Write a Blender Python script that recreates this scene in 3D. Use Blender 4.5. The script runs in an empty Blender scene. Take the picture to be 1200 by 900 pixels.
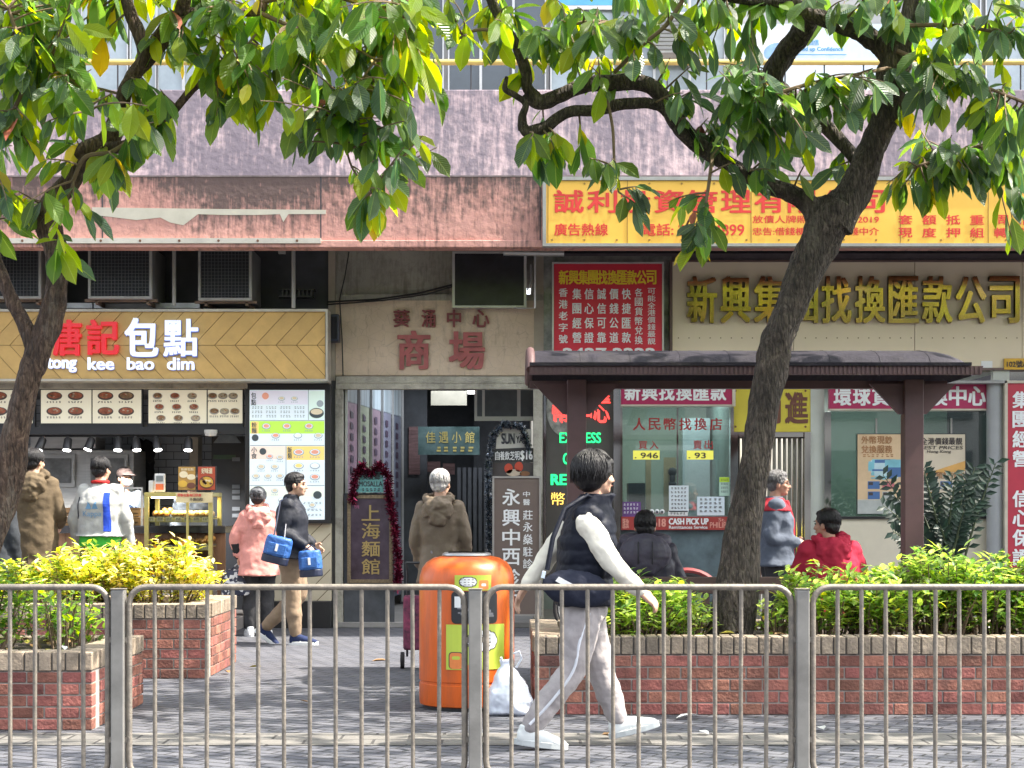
import bpy, bmesh, math, random
from mathutils import Vector, Matrix
import numpy as np
random.seed(7)
rng = np.random.default_rng(7)
R = math.radians
scene = bpy.context.scene
COL = scene.collection

# ---------------------------------------------------------------- camera
CAMH = 1.35
cam = bpy.data.objects.new('camera', bpy.data.cameras.new('camera'))
COL.objects.link(cam)
cam.location = (0, 0, CAMH)
cam.rotation_euler = (R(90), 0, 0)
cam.data.sensor_width = 36
cam.data.lens = 60
cam.data.shift_y = 147 / 1200
cam.data.clip_start = 0.1
cam.data.clip_end = 2000
scene.camera = cam

# ---------------------------------------------------------------- sky, sun, exposure
SUN = Vector((0.56, -0.055, 0.82)).normalized()        # towards the sun
world = bpy.data.worlds.new('World')
scene.world = world
world.use_nodes = True
wn = world.node_tree.nodes
wl = world.node_tree.links
sky = wn.new('ShaderNodeTexSky')
sky.sky_type = 'NISHITA'
sky.sun_disc = False
sky.sun_elevation = math.asin(SUN.z)
sky.sun_rotation = math.atan2(SUN.x, SUN.y)
sky.air_density = 1.0
sky.dust_density = 3.0
sky.ozone_density = 1.0
bg = wn['Background']
hz = wn.new('ShaderNodeHueSaturation')            # hazy city sky: less blue
hz.inputs['Saturation'].default_value = .36
wl.new(sky.outputs[0], hz.inputs['Color'])
wl.new(hz.outputs[0], bg.inputs[0])
bg.inputs[1].default_value = 0.15
sun = bpy.data.objects.new('sun', bpy.data.lights.new('sun', 'SUN'))
COL.objects.link(sun)
sun.data.energy = 3.4
sun.data.angle = R(0.55)
sun.data.color = (1.0, 0.92, 0.80)
sun.rotation_euler = SUN.to_track_quat('Z', 'Y').to_euler()
vs = scene.view_settings
vs.view_transform = 'Standard'
vs.look = 'None'
vs.exposure = 2.1
vs.gamma = 1.0
vs.use_curve_mapping = False
cy = scene.cycles
cy.max_bounces = 8
cy.diffuse_bounces = 4
cy.glossy_bounces = 4
cy.transparent_max_bounces = 16
cy.sample_clamp_indirect = 6
cy.use_denoising = True
cy.caustics_reflective = False
cy.caustics_refractive = False

# ---------------------------------------------------------------- measures
F = 2000.0                       # focal length in photo pixels
HZ = 597.0                       # horizon row
def X(px, d): return (px - 600.0) * d / F
def Z(py, d): return CAMH + (HZ - py) * d / F
def P(px, py, d): return Vector((X(px, d), d, Z(py, d)))
FD = 19.6                        # shop front
OD = 18.0                        # ledge front

# ---------------------------------------------------------------- materials
MATS = {}
def M(name, col, rough=.6, metal=0, var=.18, scale=5, bump=0, bscale=60, col2=None, emit=0, spec=.5, rnd=0, stretch=None, alpha=None, trans=0, veins=0, dirt=0, sheen=0, hue=0):
    if name in MATS: return MATS[name]
    m = bpy.data.materials.new(name)
    m.use_nodes = True
    nt = m.node_tree; N = nt.nodes; L = nt.links
    b = N['Principled BSDF']
    b.inputs['Roughness'].default_value = rough
    b.inputs['Metallic'].default_value = metal
    b.inputs['Specular IOR Level'].default_value = spec
    if sheen: b.inputs['Sheen Weight'].default_value = sheen
    tc = N.new('ShaderNodeTexCoord')
    mp = N.new('ShaderNodeMapping')
    L.new(tc.outputs['Object'], mp.inputs[0])
    if stretch: mp.inputs['Scale'].default_value = stretch
    nz = N.new('ShaderNodeTexNoise')
    nz.inputs['Scale'].default_value = scale
    nz.inputs['Detail'].default_value = 6
    nz.inputs['Roughness'].default_value = .65
    L.new(mp.outputs[0], nz.inputs[0])
    rp = N.new('ShaderNodeValToRGB')
    c = Vector(col)
    c1 = c * (1 - var); c2 = Vector(col2) if col2 else c * (1 + var)
    rp.color_ramp.elements[0].position = .3; rp.color_ramp.elements[1].position = .7
    rp.color_ramp.elements[0].color = (*c1, 1); rp.color_ramp.elements[1].color = (*c2, 1)
    L.new(nz.outputs['Fac'], rp.inputs[0])
    out = rp.outputs[0]
    if rnd:
        at = N.new('ShaderNodeAttribute'); at.attribute_name = 'rnd'
        hs = N.new('ShaderNodeHueSaturation')
        mr = N.new('ShaderNodeMapRange')
        mr.inputs['To Min'].default_value = 1 - rnd; mr.inputs['To Max'].default_value = 1 + rnd
        L.new(at.outputs['Fac'], mr.inputs['Value']); L.new(mr.outputs[0], hs.inputs['Value'])
        if hue:
            m2 = N.new('ShaderNodeMapRange')
            m2.inputs['To Min'].default_value = .5 - hue; m2.inputs['To Max'].default_value = .5 + hue
            mu = N.new('ShaderNodeMath'); mu.operation = 'MULTIPLY'; mu.inputs[1].default_value = 7.31
            fr = N.new('ShaderNodeMath'); fr.operation = 'FRACT'
            L.new(at.outputs['Fac'], mu.inputs[0]); L.new(mu.outputs[0], fr.inputs[0])
            L.new(fr.outputs[0], m2.inputs['Value']); L.new(m2.outputs[0], hs.inputs['Hue'])
        L.new(out, hs.inputs['Color']); out = hs.outputs[0]
    if dirt:                                   # grime blotches with a shape of their own
        n2 = N.new('ShaderNodeTexNoise'); n2.inputs['Scale'].default_value = 2.2; n2.inputs['Detail'].default_value = 9
        n2.inputs['Roughness'].default_value = .72
        L.new(mp.outputs[0], n2.inputs[0])
        r2 = N.new('ShaderNodeValToRGB'); r2.color_ramp.elements[0].position = .50; r2.color_ramp.elements[1].position = .68
        L.new(n2.outputs['Fac'], r2.inputs[0])
        mu = N.new('ShaderNodeMath'); mu.operation = 'MULTIPLY'; mu.inputs[1].default_value = dirt
        L.new(r2.outputs[0], mu.inputs[0])
        mx = N.new('ShaderNodeMixRGB'); mx.inputs[2].default_value = (.06, .055, .05, 1)
        L.new(mu.outputs[0], mx.inputs[0]); L.new(out, mx.inputs[1]); out = mx.outputs[0]
    L.new(out, b.inputs['Base Color'])
    if emit:
        L.new(out, b.inputs['Emission Color']); b.inputs['Emission Strength'].default_value = emit
    if alpha is not None: b.inputs['Alpha'].default_value = alpha
    if veins:                                  # side veins of a leaf and its pale midrib
        lu = N.new('ShaderNodeAttribute'); lu.attribute_name = 'leaf_uv'
        sp = N.new('ShaderNodeSeparateXYZ'); L.new(lu.outputs['Vector'], sp.inputs[0])
        ab = N.new('ShaderNodeMath'); ab.operation = 'ABSOLUTE'; L.new(sp.outputs['Y'], ab.inputs[0])
        w1 = N.new('ShaderNodeMath'); w1.operation = 'MULTIPLY_ADD'; w1.inputs[1].default_value = -.22; L.new(ab.outputs[0], w1.inputs[0]); L.new(sp.outputs['X'], w1.inputs[2])
        w2 = N.new('ShaderNodeMath'); w2.operation = 'MULTIPLY'; w2.inputs[1].default_value = 75; L.new(w1.outputs[0], w2.inputs[0])
        w3 = N.new('ShaderNodeMath'); w3.operation = 'SINE'; L.new(w2.outputs[0], w3.inputs[0])
        bp = N.new('ShaderNodeBump'); bp.inputs['Strength'].default_value = veins; bp.inputs['Distance'].default_value = .004
        L.new(w3.outputs[0], bp.inputs['Height']); L.new(bp.outputs[0], b.inputs['Normal'])
        mr2 = N.new('ShaderNodeMapRange'); mr2.inputs['From Max'].default_value = .09; mr2.inputs['To Min'].default_value = .45; mr2.inputs['To Max'].default_value = 0
        L.new(ab.outputs[0], mr2.inputs['Value'])
        mv = N.new('ShaderNodeMixRGB'); mv.inputs[2].default_value = (.22, .30, .08, 1); L.new(mr2.outputs[0], mv.inputs[0]); L.new(out, mv.inputs[1]); out = mv.outputs[0]
        L.new(out, b.inputs['Base Color'])
    if bump:
        n3 = N.new('ShaderNodeTexNoise'); n3.inputs['Scale'].default_value = bscale; n3.inputs['Detail'].default_value = 5
        L.new(mp.outputs[0], n3.inputs[0])
        bp = N.new('ShaderNodeBump'); bp.inputs['Strength'].default_value = min(bump, 1); bp.inputs['Distance'].default_value = .02
        L.new(n3.outputs['Fac'], bp.inputs['Height']); L.new(bp.outputs[0], b.inputs['Normal'])
    if trans:
        t = N.new('ShaderNodeBsdfTranslucent'); ms = N.new('ShaderNodeMixShader'); ms.inputs[0].default_value = trans
        hs = N.new('ShaderNodeHueSaturation'); hs.inputs['Hue'].default_value = .474; hs.inputs['Saturation'].default_value = 1.15; hs.inputs['Value'].default_value = 5.0
        L.new(out, hs.inputs['Color']); L.new(hs.outputs[0], t.inputs[0])
        L.new(b.outputs[0], ms.inputs[1]); L.new(t.outputs[0], ms.inputs[2])
        L.new(ms.outputs[0], N['Material Output'].inputs[0])
    MATS[name] = m
    return m

def glass(name, tint=(.75, .85, .82), refl=.12, rough=.02):
    m = bpy.data.materials.new(name); m.use_nodes = True
    nt = m.node_tree; N = nt.nodes; L = nt.links
    N.remove(N['Principled BSDF'])
    t = N.new('ShaderNodeBsdfTransparent'); t.inputs[0].default_value = (*tint, 1)
    g = N.new('ShaderNodeBsdfGlossy'); g.inputs['Roughness'].default_value = rough
    ms = N.new('ShaderNodeMixShader')
    lw = N.new('ShaderNodeLayerWeight'); lw.inputs[0].default_value = .25
    ad = N.new('ShaderNodeMath'); ad.operation = 'ADD'; ad.inputs[1].default_value = refl; ad.use_clamp = True
    L.new(lw.outputs['Fresnel'], ad.inputs[0]); L.new(ad.outputs[0], ms.inputs[0])
    L.new(t.outputs[0], ms.inputs[1]); L.new(g.outputs[0], ms.inputs[2])
    L.new(ms.outputs[0], N['Material Output'].inputs[0])
    MATS[name] = m
    return m

# ---------------------------------------------------------------- mesh builder
class MB:
    def __init__(s): s.v = []; s.f = []; s.m = []; s.r = []; s.t = {}
    def face(s, idx, m=0, r=.5): s.f.append(idx); s.m.append(m); s.r.append(r)
    def add(s, vs, fs, m=0, r=.5):
        o = len(s.v); s.v += [tuple(v) for v in vs]
        for f in fs: s.face(tuple(i + o for i in f), m, r)
    def box(s, x0, x1, y0, y1, z0, z1, m=0, r=.5):
        if x0 > x1: x0, x1 = x1, x0
        if y0 > y1: y0, y1 = y1, y0
        if z0 > z1: z0, z1 = z1, z0
        s.add([(x0,y0,z0),(x1,y0,z0),(x1,y1,z0),(x0,y1,z0),(x0,y0,z1),(x1,y0,z1),(x1,y1,z1),(x0,y1,z1)],
              [(0,3,2,1),(4,5,6,7),(0,1,5,4),(1,2,6,5),(2,3,7,6),(3,0,4,7)], m, r)
    def pbox(s, px0, py0, px1, py1, d, th=.03, m=0, r=.5):     # box whose front face fills this rectangle of the view at distance d
        s.box(X(px0, d), X(px1, d), d, d + th, Z(py1, d), Z(py0, d), m, r)
    def obox(s, c, ax, ay, az, m=0, r=.5):                     # oriented box, half axes
        c = Vector(c); ax = Vector(ax); ay = Vector(ay); az = Vector(az)
        vs = [c + i*ax + j*ay + k*az for k in (-1, 1) for (i, j) in ((-1,-1),(1,-1),(1,1),(-1,1))]
        s.add(vs, [(0,3,2,1),(4,5,6,7),(0,1,5,4),(1,2,6,5),(2,3,7,6),(3,0,4,7)], m, r)
    def prism(s, poly, y0, y1, m=0, r=.5):                     # poly of (x,z), counter-clockwise seen from the street
        n = len(poly)
        vs = [(x, y0, z) for x, z in poly] + [(x, y1, z) for x, z in poly]
        fs = [tuple(range(n)), tuple(range(2*n-1, n-1, -1))] + [(i, i+n, (i+1) % n + n, (i+1) % n) for i in range(n)]
        s.add(vs, fs, m, r)
    def ell(s, px, py, rx, ry, d, th=.004, m=0, n=14, r=.5):   # flat disc (printed plate, lamp)
        cx, cz = X(px, d), Z(py, d); a, b = rx*d/F, ry*d/F
        s.prism([(cx + a*math.cos(t*2*math.pi/n), cz + b*math.sin(t*2*math.pi/n)) for t in range(n)], d, d + th, m, r)
    def tube(s, pts, rad, n=8, m=0, r=.5, cap=True, squash=None):
        pts = [Vector(p) for p in pts]
        if not hasattr(rad, '__len__'): rad = [rad] * len(pts)
        rad = [float(x) for x in rad]
        o = len(s.v); k = len(pts); up = None
        for i, p in enumerate(pts):
            t = (pts[min(i+1, k-1)] - pts[max(i-1, 0)])
            if t.length < 1e-9: t = Vector((0, 0, 1))
            t.normalize()
            if up is None:
                up = Vector((0, 0, 1)) if abs(t.z) < .9 else Vector((1, 0, 0))
            a = t.cross(up)
            if a.length < 1e-6: a = t.orthogonal()
            a.normalize(); b = a.cross(t).normalized(); up = b
            for j in range(n):
                th = 2*math.pi*j/n
                s.v.append(tuple(p + rad[i]*(math.cos(th)*a + math.sin(th)*b)))
        for i in range(k-1):
            for j in range(n):
                s.face((o+i*n+j, o+i*n+(j+1) % n, o+(i+1)*n+(j+1) % n, o+(i+1)*n+j), m, r)
        if cap:
            s.face(tuple(o+j for j in range(n-1, -1, -1)), m, r)
            s.face(tuple(o+(k-1)*n+j for j in range(n)), m, r)
    def lathe(s, c, prof, n=24, m=0, r=.5, sx=1, sy=1):        # prof of (radius, z)
        o = len(s.v); k = len(prof)
        for (ra, z) in prof:
            for j in range(n):
                t = 2*math.pi*j/n
                s.v.append((c[0]+ra*sx*math.cos(t), c[1]+ra*sy*math.sin(t), c[2]+z))
        for i in range(k-1):
            for j in range(n):
                s.face((o+i*n+j, o+i*n+(j+1) % n, o+(i+1)*n+(j+1) % n, o+(i+1)*n+j), m, r)
        s.face(tuple(o+j for j in range(n-1, -1, -1)), m, r)
        s.face(tuple(o+(k-1)*n+j for j in range(n)), m, r)
    def sph(s, c, rx, ry=None, rz=None, n=14, m=0, r=.5, rot=None):
        ry = ry or rx; rz = rz or rx
        c = Vector(c); h = n//2; o = len(s.v)
        def q(a, b, z):
            v = Vector((a*rx, b*ry, z*rz))
            if rot is not None: v = rot @ v
            return tuple(c + v)
        s.v.append(q(0, 0, -1))
        for i in range(1, h):
            t = math.pi*i/h
            for j in range(n):
                u = 2*math.pi*j/n
                s.v.append(q(math.sin(t)*math.cos(u), math.sin(t)*math.sin(u), -math.cos(t)))
        s.v.append(q(0, 0, 1)); e = len(s.v)-1
        for j in range(n):
            s.face((o, o+1+(j+1) % n, o+1+j), m, r)
            s.face((e, e-n+j, e-n+(j+1) % n), m, r)
        for i in range(h-2):
            for j in range(n):
                a = o+1+i*n
                s.face((a+j, a+(j+1) % n, a+n+(j+1) % n, a+n+j), m, r)
    def build(s, name, mats, parent=None, smooth=None, bevel=0):
        me = bpy.data.meshes.new(name)
        me.from_pydata(s.v, [], s.f)
        if not isinstance(mats, (list, tuple)): mats = [mats]
        for m in mats: me.materials.append(m)
        me.polygons.foreach_set('material_index', s.m)
        if s.t:
            lu = me.attributes.new('leaf_uv', 'FLOAT_VECTOR', 'POINT'); arr = np.zeros((len(s.v), 3), dtype=np.float32)
            arr[list(s.t.keys())] = list(s.t.values()); lu.data.foreach_set('vector', arr.ravel())
        at = me.attributes.new('rnd', 'FLOAT', 'FACE'); at.data.foreach_set('value', s.r)
        if smooth:
            me.polygons.foreach_set('use_smooth', [True]*len(s.f))
            me.set_sharp_from_angle(angle=R(smooth))
        me.update()
        return link(name, me, parent, bevel)

def link(name, me, parent=None, bevel=0):
    o = bpy.data.objects.new(name, me); COL.objects.link(o)
    if parent is not None: kid(o, parent)
    if bevel:
        bv = o.modifiers.new('bevel', 'BEVEL'); bv.width = bevel; bv.segments = 2; bv.limit_method = 'ANGLE'; bv.angle_limit = R(40)
    return o
def world_of(o):
    m = Matrix.Translation(o.location) @ o.rotation_euler.to_matrix().to_4x4() if o.parent is None else Matrix.Identity(4)
    return m
def kid(o, parent):
    o.parent = parent
    o.matrix_parent_inverse = world_of(parent).inverted() if parent.parent is None else Matrix.Identity(4)
    return o
def tag(o, label, cat, group=None, kind=None):
    o['label'] = label; o['category'] = cat
    if group: o['group'] = group
    if kind: o['kind'] = kind
    return o
def thing(name, label, cat, loc=(0, 0, 0), group=None):
    o = bpy.data.objects.new(name, None); COL.objects.link(o)
    o.empty_display_size = .1
    o.location = loc
    return tag(o, label, cat, group)
def struct(o): o['kind'] = 'structure'; return o
def copy_tree(o, parent=None):
    c = o.copy(); COL.objects.link(c)
    if parent is not None: c.parent = parent
    for ch in list(o.children): copy_tree(ch, c)
    return c

# ---------------------------------------------------------------- lettering
def text_mesh(s, bold=0.0):
    cu = bpy.data.curves.new('lettering', 'FONT'); cu.body = s; cu.size = 1; cu.resolution_u = 3
    cu.offset = bold
    ob = bpy.data.objects.new('lettering', cu); COL.objects.link(ob)
    dg = bpy.context.evaluated_depsgraph_get()
    me = bpy.data.meshes.new_from_object(ob.evaluated_get(dg))
    bpy.data.objects.remove(ob); bpy.data.curves.remove(cu)
    vs = [v.co.copy() for v in me.vertices]; fs = [tuple(p.vertices) for p in me.polygons]
    bpy.data.meshes.remove(me)
    return vs, fs
_tc = {}
def letters(mb, s, x0, y0, x1, y1, d, m=0, bold=.02, depth=0.0, keep=False, slant=0, edge=None):
    """text filling this rectangle of the view at distance d; depth > 0 gives raised letters"""
    key = s
    if key not in _tc: _tc[key] = text_mesh(s)
    vs, fs = _tc[key]
    if not vs: return
    ax0 = min(v.x for v in vs); ax1 = max(v.x for v in vs); az0 = min(v.y for v in vs); az1 = max(v.y for v in vs)
    w = X(x1, d)-X(x0, d); h = Z(y0, d)-Z(y1, d)
    sx = w/max(ax1-ax0, 1e-6); sz = h/max(az1-az0, 1e-6)
    for k, (dx, dz) in enumerate([(-1, -.6), (1, .6), (-1, .6), (1, -.6)] if bold > 0 else [(0, 0)]):
        out = []
        for v in vs:
            u = (v.y-az0)*sz
            out.append((X(x0, d)+(v.x-ax0)*sx+slant*u+dx*bold*h, d-k*.0004, Z(y1, d)+u+dz*bold*h))
        if depth <= 0:
            mb.add(out, fs, m)
            continue
        n = len(out)
        back = [(a, d+depth, c) for a, b, c in out]
        ec = {}
        for f in fs:
            for i in range(len(f)):
                e = (f[i], f[(i+1) % len(f)]); ec[e] = ec.get(e, 0)+1
        side = [(a, a+n, b+n, b) for (a, b) in ec if (b, a) not in ec]
        mb.add(out+back, list(fs), m); o_ = len(mb.v)-2*n
        for q_ in side: mb.face(tuple(i_+o_ for i_ in q_), m if edge is None else edge)
def row(mb, s, x0, y0, x1, y1, d, m=0, bold=.02, depth=0, fill=.9):
    n = len(s); w = (x1-x0)/n
    for i, ch in enumerate(s):
        if ch == ' ': continue
        letters(mb, ch, x0+i*w+w*(1-fill)/2, y0, x0+(i+1)*w-w*(1-fill)/2, y1, d, m, bold, depth)
def col(mb, s, x0, y0, x1, y1, d, m=0, bold=.02, depth=0, fill=.86):
    n = len(s); h = (y1-y0)/n
    for i, ch in enumerate(s):
        if ch == ' ': continue
        letters(mb, ch, x0, y0+i*h+h*(1-fill)/2, x1, y0+(i+1)*h-h*(1-fill)/2, d, m, bold, depth)
def scribble(mb, x0, y0, x1, y1, d, m=0, n=6):                # a line of print too small to read
    w = (x1-x0)/n
    for i in range(n):
        for k in range(2):
            a = x0+i*w+w*.1+random.uniform(0, w*.2); b = a+w*random.uniform(.35, .6)
            h = (y1-y0)/2
            mb.pbox(a, y0+k*h+h*.15, b, y0+k*h+h*.75, d, .002, m)
# ================================================================ ground
def paver_mat(name, c1, c2, mortar, rot, w=.2, h=.1, patch=.25):
    m = bpy.data.materials.new(name); m.use_nodes = True
    N = m.node_tree.nodes; L = m.node_tree.links; b = N['Principled BSDF']
    tc = N.new('ShaderNodeTexCoord'); mp = N.new('ShaderNodeMapping')
    mp.inputs['Rotation'].default_value = (0, 0, R(rot))
    L.new(tc.outputs['Object'], mp.inputs[0])
    nd = N.new('ShaderNodeTexNoise'); nd.inputs['Scale'].default_value = 3; L.new(mp.outputs[0], nd.inputs[0])
    va = N.new('ShaderNodeVectorMath'); va.operation = 'MULTIPLY_ADD'; va.inputs[1].default_value = (.012,)*3
    L.new(nd.outputs['Color'], va.inputs[0]); L.new(mp.outputs[0], va.inputs[2])
    br = N.new('ShaderNodeTexBrick'); br.offset = .5
    br.inputs['Scale'].default_value = 1; br.inputs['Brick Width'].default_value = w; br.inputs['Row Height'].default_value = h
    br.inputs['Mortar Size'].default_value = .009; br.inputs['Mortar Smooth'].default_value = .3
    br.inputs['Color1'].default_value = (*c1, 1); br.inputs['Color2'].default_value = (*c2, 1); br.inputs['Mortar'].default_value = (*mortar, 1)
    br.inputs['Bias'].default_value = 0
    L.new(va.outputs[0], br.inputs[0])
    n1 = N.new('ShaderNodeTexNoise'); n1.inputs['Scale'].default_value = 1.1; n1.inputs['Detail'].default_value = 8; n1.inputs['Roughness'].default_value = .7
    L.new(tc.outputs['Object'], n1.inputs[0])
    n2 = N.new('ShaderNodeTexNoise'); n2.inputs['Scale'].default_value = 90; n2.inputs['Detail'].default_value = 4
    L.new(tc.outputs['Object'], n2.inputs[0])
    ad = N.new('ShaderNodeMath'); ad.operation = 'ADD'; L.new(n1.outputs['Fac'], ad.inputs[0]); L.new(n2.outputs['Fac'], ad.inputs[1])
    mr = N.new('ShaderNodeMapRange'); mr.inputs['From Min'].default_value = .7; mr.inputs['From Max'].default_value = 1.35
    mr.inputs['To Min'].default_value = 1-patch; mr.inputs['To Max'].default_value = 1+patch
    L.new(ad.outputs[0], mr.inputs['Value'])
    hs = N.new('ShaderNodeHueSaturation'); L.new(br.outputs['Color'], hs.inputs['Color']); L.new(mr.outputs[0], hs.inputs['Value'])
    L.new(hs.outputs[0], b.inputs['Base Color'])
    b.inputs['Roughness'].default_value = .8
    iv = N.new('ShaderNodeMath'); iv.operation = 'SUBTRACT'; iv.inputs[0].default_value = 1; L.new(br.outputs['Fac'], iv.inputs[1])
    m2 = N.new('ShaderNodeMath'); m2.operation = 'MULTIPLY_ADD'; m2.inputs[1].default_value = .12; L.new(n2.outputs['Fac'], m2.inputs[0]); L.new(iv.outputs[0], m2.inputs[2])
    bp = N.new('ShaderNodeBump'); bp.inputs['Strength'].default_value = .9; bp.inputs['Distance'].default_value = .008
    L.new(m2.outputs[0], bp.inputs['Height']); L.new(bp.outputs[0], b.inputs['Normal'])
    return m
pav = paver_mat('blue_grey_pavers', (.070, .074, .092), (.105, .108, .125), (.022, .022, .025), 28)
pavband = paver_mat('beige_pavers', (.125, .12, .112), (.16, .152, .14), (.05, .047, .045), 0, .4, .2)
asph = M('asphalt', (.05, .05, .052), .9, var=.25, scale=40, bump=.5, bscale=300)
conc = M('kerb_concrete', (.34, .33, .31), .85, var=.2, scale=8, bump=.3)
def sheet(name, x0, x1, y0, y1, z, m):
    g = MB(); g.add([(x0,y0,z),(x1,y0,z),(x1,y1,z),(x0,y1,z)], [(0,1,2,3)]); return struct(g.build(name, m))
opp = thing('added_opposite_block', 'unseen block of flats added behind the camera for reflections and less sky light', 'building', (0, -32, 0))
g = MB(); g.box(-60, 60, -44, -32, 0, 11); g.build('wall', M('opposite_wall', (.30, .29, .28), .8, var=.15, scale=.5), opp)  # unseen block added to darken reflections and cut the sky light
g = MB()
for i in range(-14, 14):
    for k in range(3): g.box(i*4+.5, i*4+3.2, -32.02, -31.9, 2+k*3.1, 3.8+k*3.1)
g.build('window', M('opposite_glass', (.05, .06, .07), .1), opp)
sheet('ground', -900, 900, -900, 900, -.145, asph)
g = MB(); g.box(-60, 60, 7.25, 40, -.14, 0); struct(g.build('pavement', pav))
sheet('pavement_band', -60, 60, 9.75, 10.28, .004, pavband)
g = MB(); g.box(-60, 60, 7.1, 7.248, -.14, .003); struct(g.build('kerb', conc))
# opposite pavement and kerb, behind the camera
g = MB(); g.box(-60, 60, -14, -6, -.14, 0); struct(g.build('pavement', pav))

# ================================================================ the building
pinkw = M('faded_pink_plaster', (.50, .40, .43), .85, var=.12, scale=1.4, bump=.35, bscale=18, col2=(.62, .52, .55), dirt=0)
# streaked grime that runs down the old paint
def streaky(name, base, base2, stain, lo, hi, amount, sx=1.0, scale=3.0, top=None):
    m = M(name, base, .85, var=.1, scale=2.2, bump=.4, bscale=14, col2=base2)
    N = m.node_tree.nodes; L = m.node_tree.links; b = N['Principled BSDF']
    src = b.inputs['Base Color'].links[0].from_socket
    tc = N.new('ShaderNodeTexCoord')
    mp = N.new('ShaderNodeMapping'); mp.inputs['Scale'].default_value = (sx*7, 1, .8); L.new(tc.outputs['Object'], mp.inputs[0])
    a = N.new('ShaderNodeTexNoise'); a.inputs['Scale'].default_value = scale; a.inputs['Detail'].default_value = 8; a.inputs['Roughness'].default_value = .7; L.new(mp.outputs[0], a.inputs[0])
    c = N.new('ShaderNodeTexNoise'); c.inputs['Scale'].default_value = .9; c.inputs['Detail'].default_value = 7; c.inputs['Roughness'].default_value = .65; L.new(tc.outputs['Object'], c.inputs[0])
    f = N.new('ShaderNodeTexNoise'); f.inputs['Scale'].default_value = 12; f.inputs['Detail'].default_value = 6; L.new(tc.outputs['Object'], f.inputs[0])
    s1 = N.new('ShaderNodeMath'); s1.operation = 'ADD'; L.new(a.outputs['Fac'], s1.inputs[0]); L.new(c.outputs['Fac'], s1.inputs[1])
    s2 = N.new('ShaderNodeMath'); s2.operation = 'MULTIPLY_ADD'; s2.inputs[1].default_value = .5; L.new(f.outputs['Fac'], s2.inputs[0]); L.new(s1.outputs[0], s2.inputs[2])
    last = s2
    if top:                                    # streaks start at a ledge: stain thins out below it
        sp = N.new('ShaderNodeSeparateXYZ'); L.new(tc.outputs['Object'], sp.inputs[0])
        mr0 = N.new('ShaderNodeMapRange'); mr0.inputs['From Min'].default_value = top[0]; mr0.inputs['From Max'].default_value = top[1]
        mr0.inputs['To Min'].default_value = -.14; mr0.inputs['To Max'].default_value = .22
        L.new(sp.outputs['Z'], mr0.inputs['Value'])
        s3 = N.new('ShaderNodeMath'); s3.operation = 'ADD'; L.new(s2.outputs[0], s3.inputs[0]); L.new(mr0.outputs[0], s3.inputs[1]); last = s3
    mr = N.new('ShaderNodeMapRange'); mr.inputs['From Min'].default_value = lo; mr.inputs['From Max'].default_value = hi
    mr.inputs['To Max'].default_value = amount
    L.new(last.outputs[0], mr.inputs['Value'])
    mx = N.new('ShaderNodeMixRGB'); mx.inputs[2].default_value = (*stain, 1)
    L.new(mr.outputs[0], mx.inputs[0]); L.new(src, mx.inputs[1]); L.new(mx.outputs[0], b.inputs['Base Color'])
    # crazed paint
    vo = N.new('ShaderNodeTexVoronoi'); vo.feature = 'DISTANCE_TO_EDGE'; vo.inputs['Scale'].default_value = 9; L.new(tc.outputs['Object'], vo.inputs[0])
    r3 = N.new('ShaderNodeMapRange'); r3.inputs['From Max'].default_value = .02; r3.inputs['To Min'].default_value = .55; r3.inputs['To Max'].default_value = 0
    L.new(vo.outputs['Distance'], r3.inputs['Value'])
    m4 = N.new('ShaderNodeMath'); m4.operation = 'MULTIPLY'; L.new(r3.outputs[0], m4.inputs[0]); L.new(c.outputs['Fac'], m4.inputs[1])
    mx2 = N.new('ShaderNodeMixRGB'); mx2.inputs[2].default_value = (.12, .09, .1, 1)
    L.new(m4.outputs[0], mx2.inputs[0]); L.new(mx.outputs[0], mx2.inputs[1]); L.new(mx2.outputs[0], b.inputs['Base Color'])
    return m
parapet_m = streaky('stained_shaded_plaster', (.36, .265, .29), (.48, .37, .385), (.095, .085, .115), 1.02, 1.32, .85)  # stains, plus a darker tone standing in for shade on the parapet
fascia_m = streaky('stained_pink_plaster', (.46, .23, .19), (.54, .29, .245), (.07, .052, .048), 1.16, 1.42, .92, top=(4.2, 4.88))
soffit_m = M('soffit_paint', (.26, .23, .21), .9, var=.25, scale=3)
dark_m = M('dark_recess', (.035, .037, .045), .8, var=.3)
upper_m = M('upper_wall_paint', (.42, .42, .42), .8, var=.15, scale=2)
BX0, BX1 = -11.5, 11.5
bld = thing('commercial_building', 'old pink commercial building with a stained concrete ledge above a row of shops', 'building', (0, 24, 0))
zf0, zf1, zp1 = Z(287, OD), Z(206, OD), Z(104, OD+.05)
g = MB()
g.box(BX0, BX1, OD, OD+.22, zf0, zf1)
g.box(BX0, BX1, OD-.03, OD+.22, zf0-.03, zf0+.045)
g.build('ledge_fascia', fascia_m, bld, bevel=.008)
g = MB(); g.box(BX0, BX1, OD+.221, 24, zf0+.32, zf0+.42); g.build('soffit', soffit_m, bld)
zp1 += .02
g = MB(); g.add([(BX0, OD+.04, zf1+.002), (BX1, OD+.04, zf1+.002), (BX1, OD+.62, zf1+.002), (BX0, OD+.62, zf1+.002), (BX0, OD+.17, zp1), (BX1, OD+.17, zp1), (BX1, OD+.62, zp1), (BX0, OD+.62, zp1)], [(0,3,2,1),(4,5,6,7),(0,1,5,4),(1,2,6,5),(2,3,7,6),(3,0,4,7)]); g.build('parapet', parapet_m, bld, bevel=.01)
g = MB(); g.box(BX0, BX1, FD+.5, FD+.8, zf1, 13); g.build('upper_wall', upper_m, bld)
g = MB(); g.box(BX0, BX1, 26.2, 26.5, 0, zf0); g.build('rear_wall', dark_m, bld)
g = MB()
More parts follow.
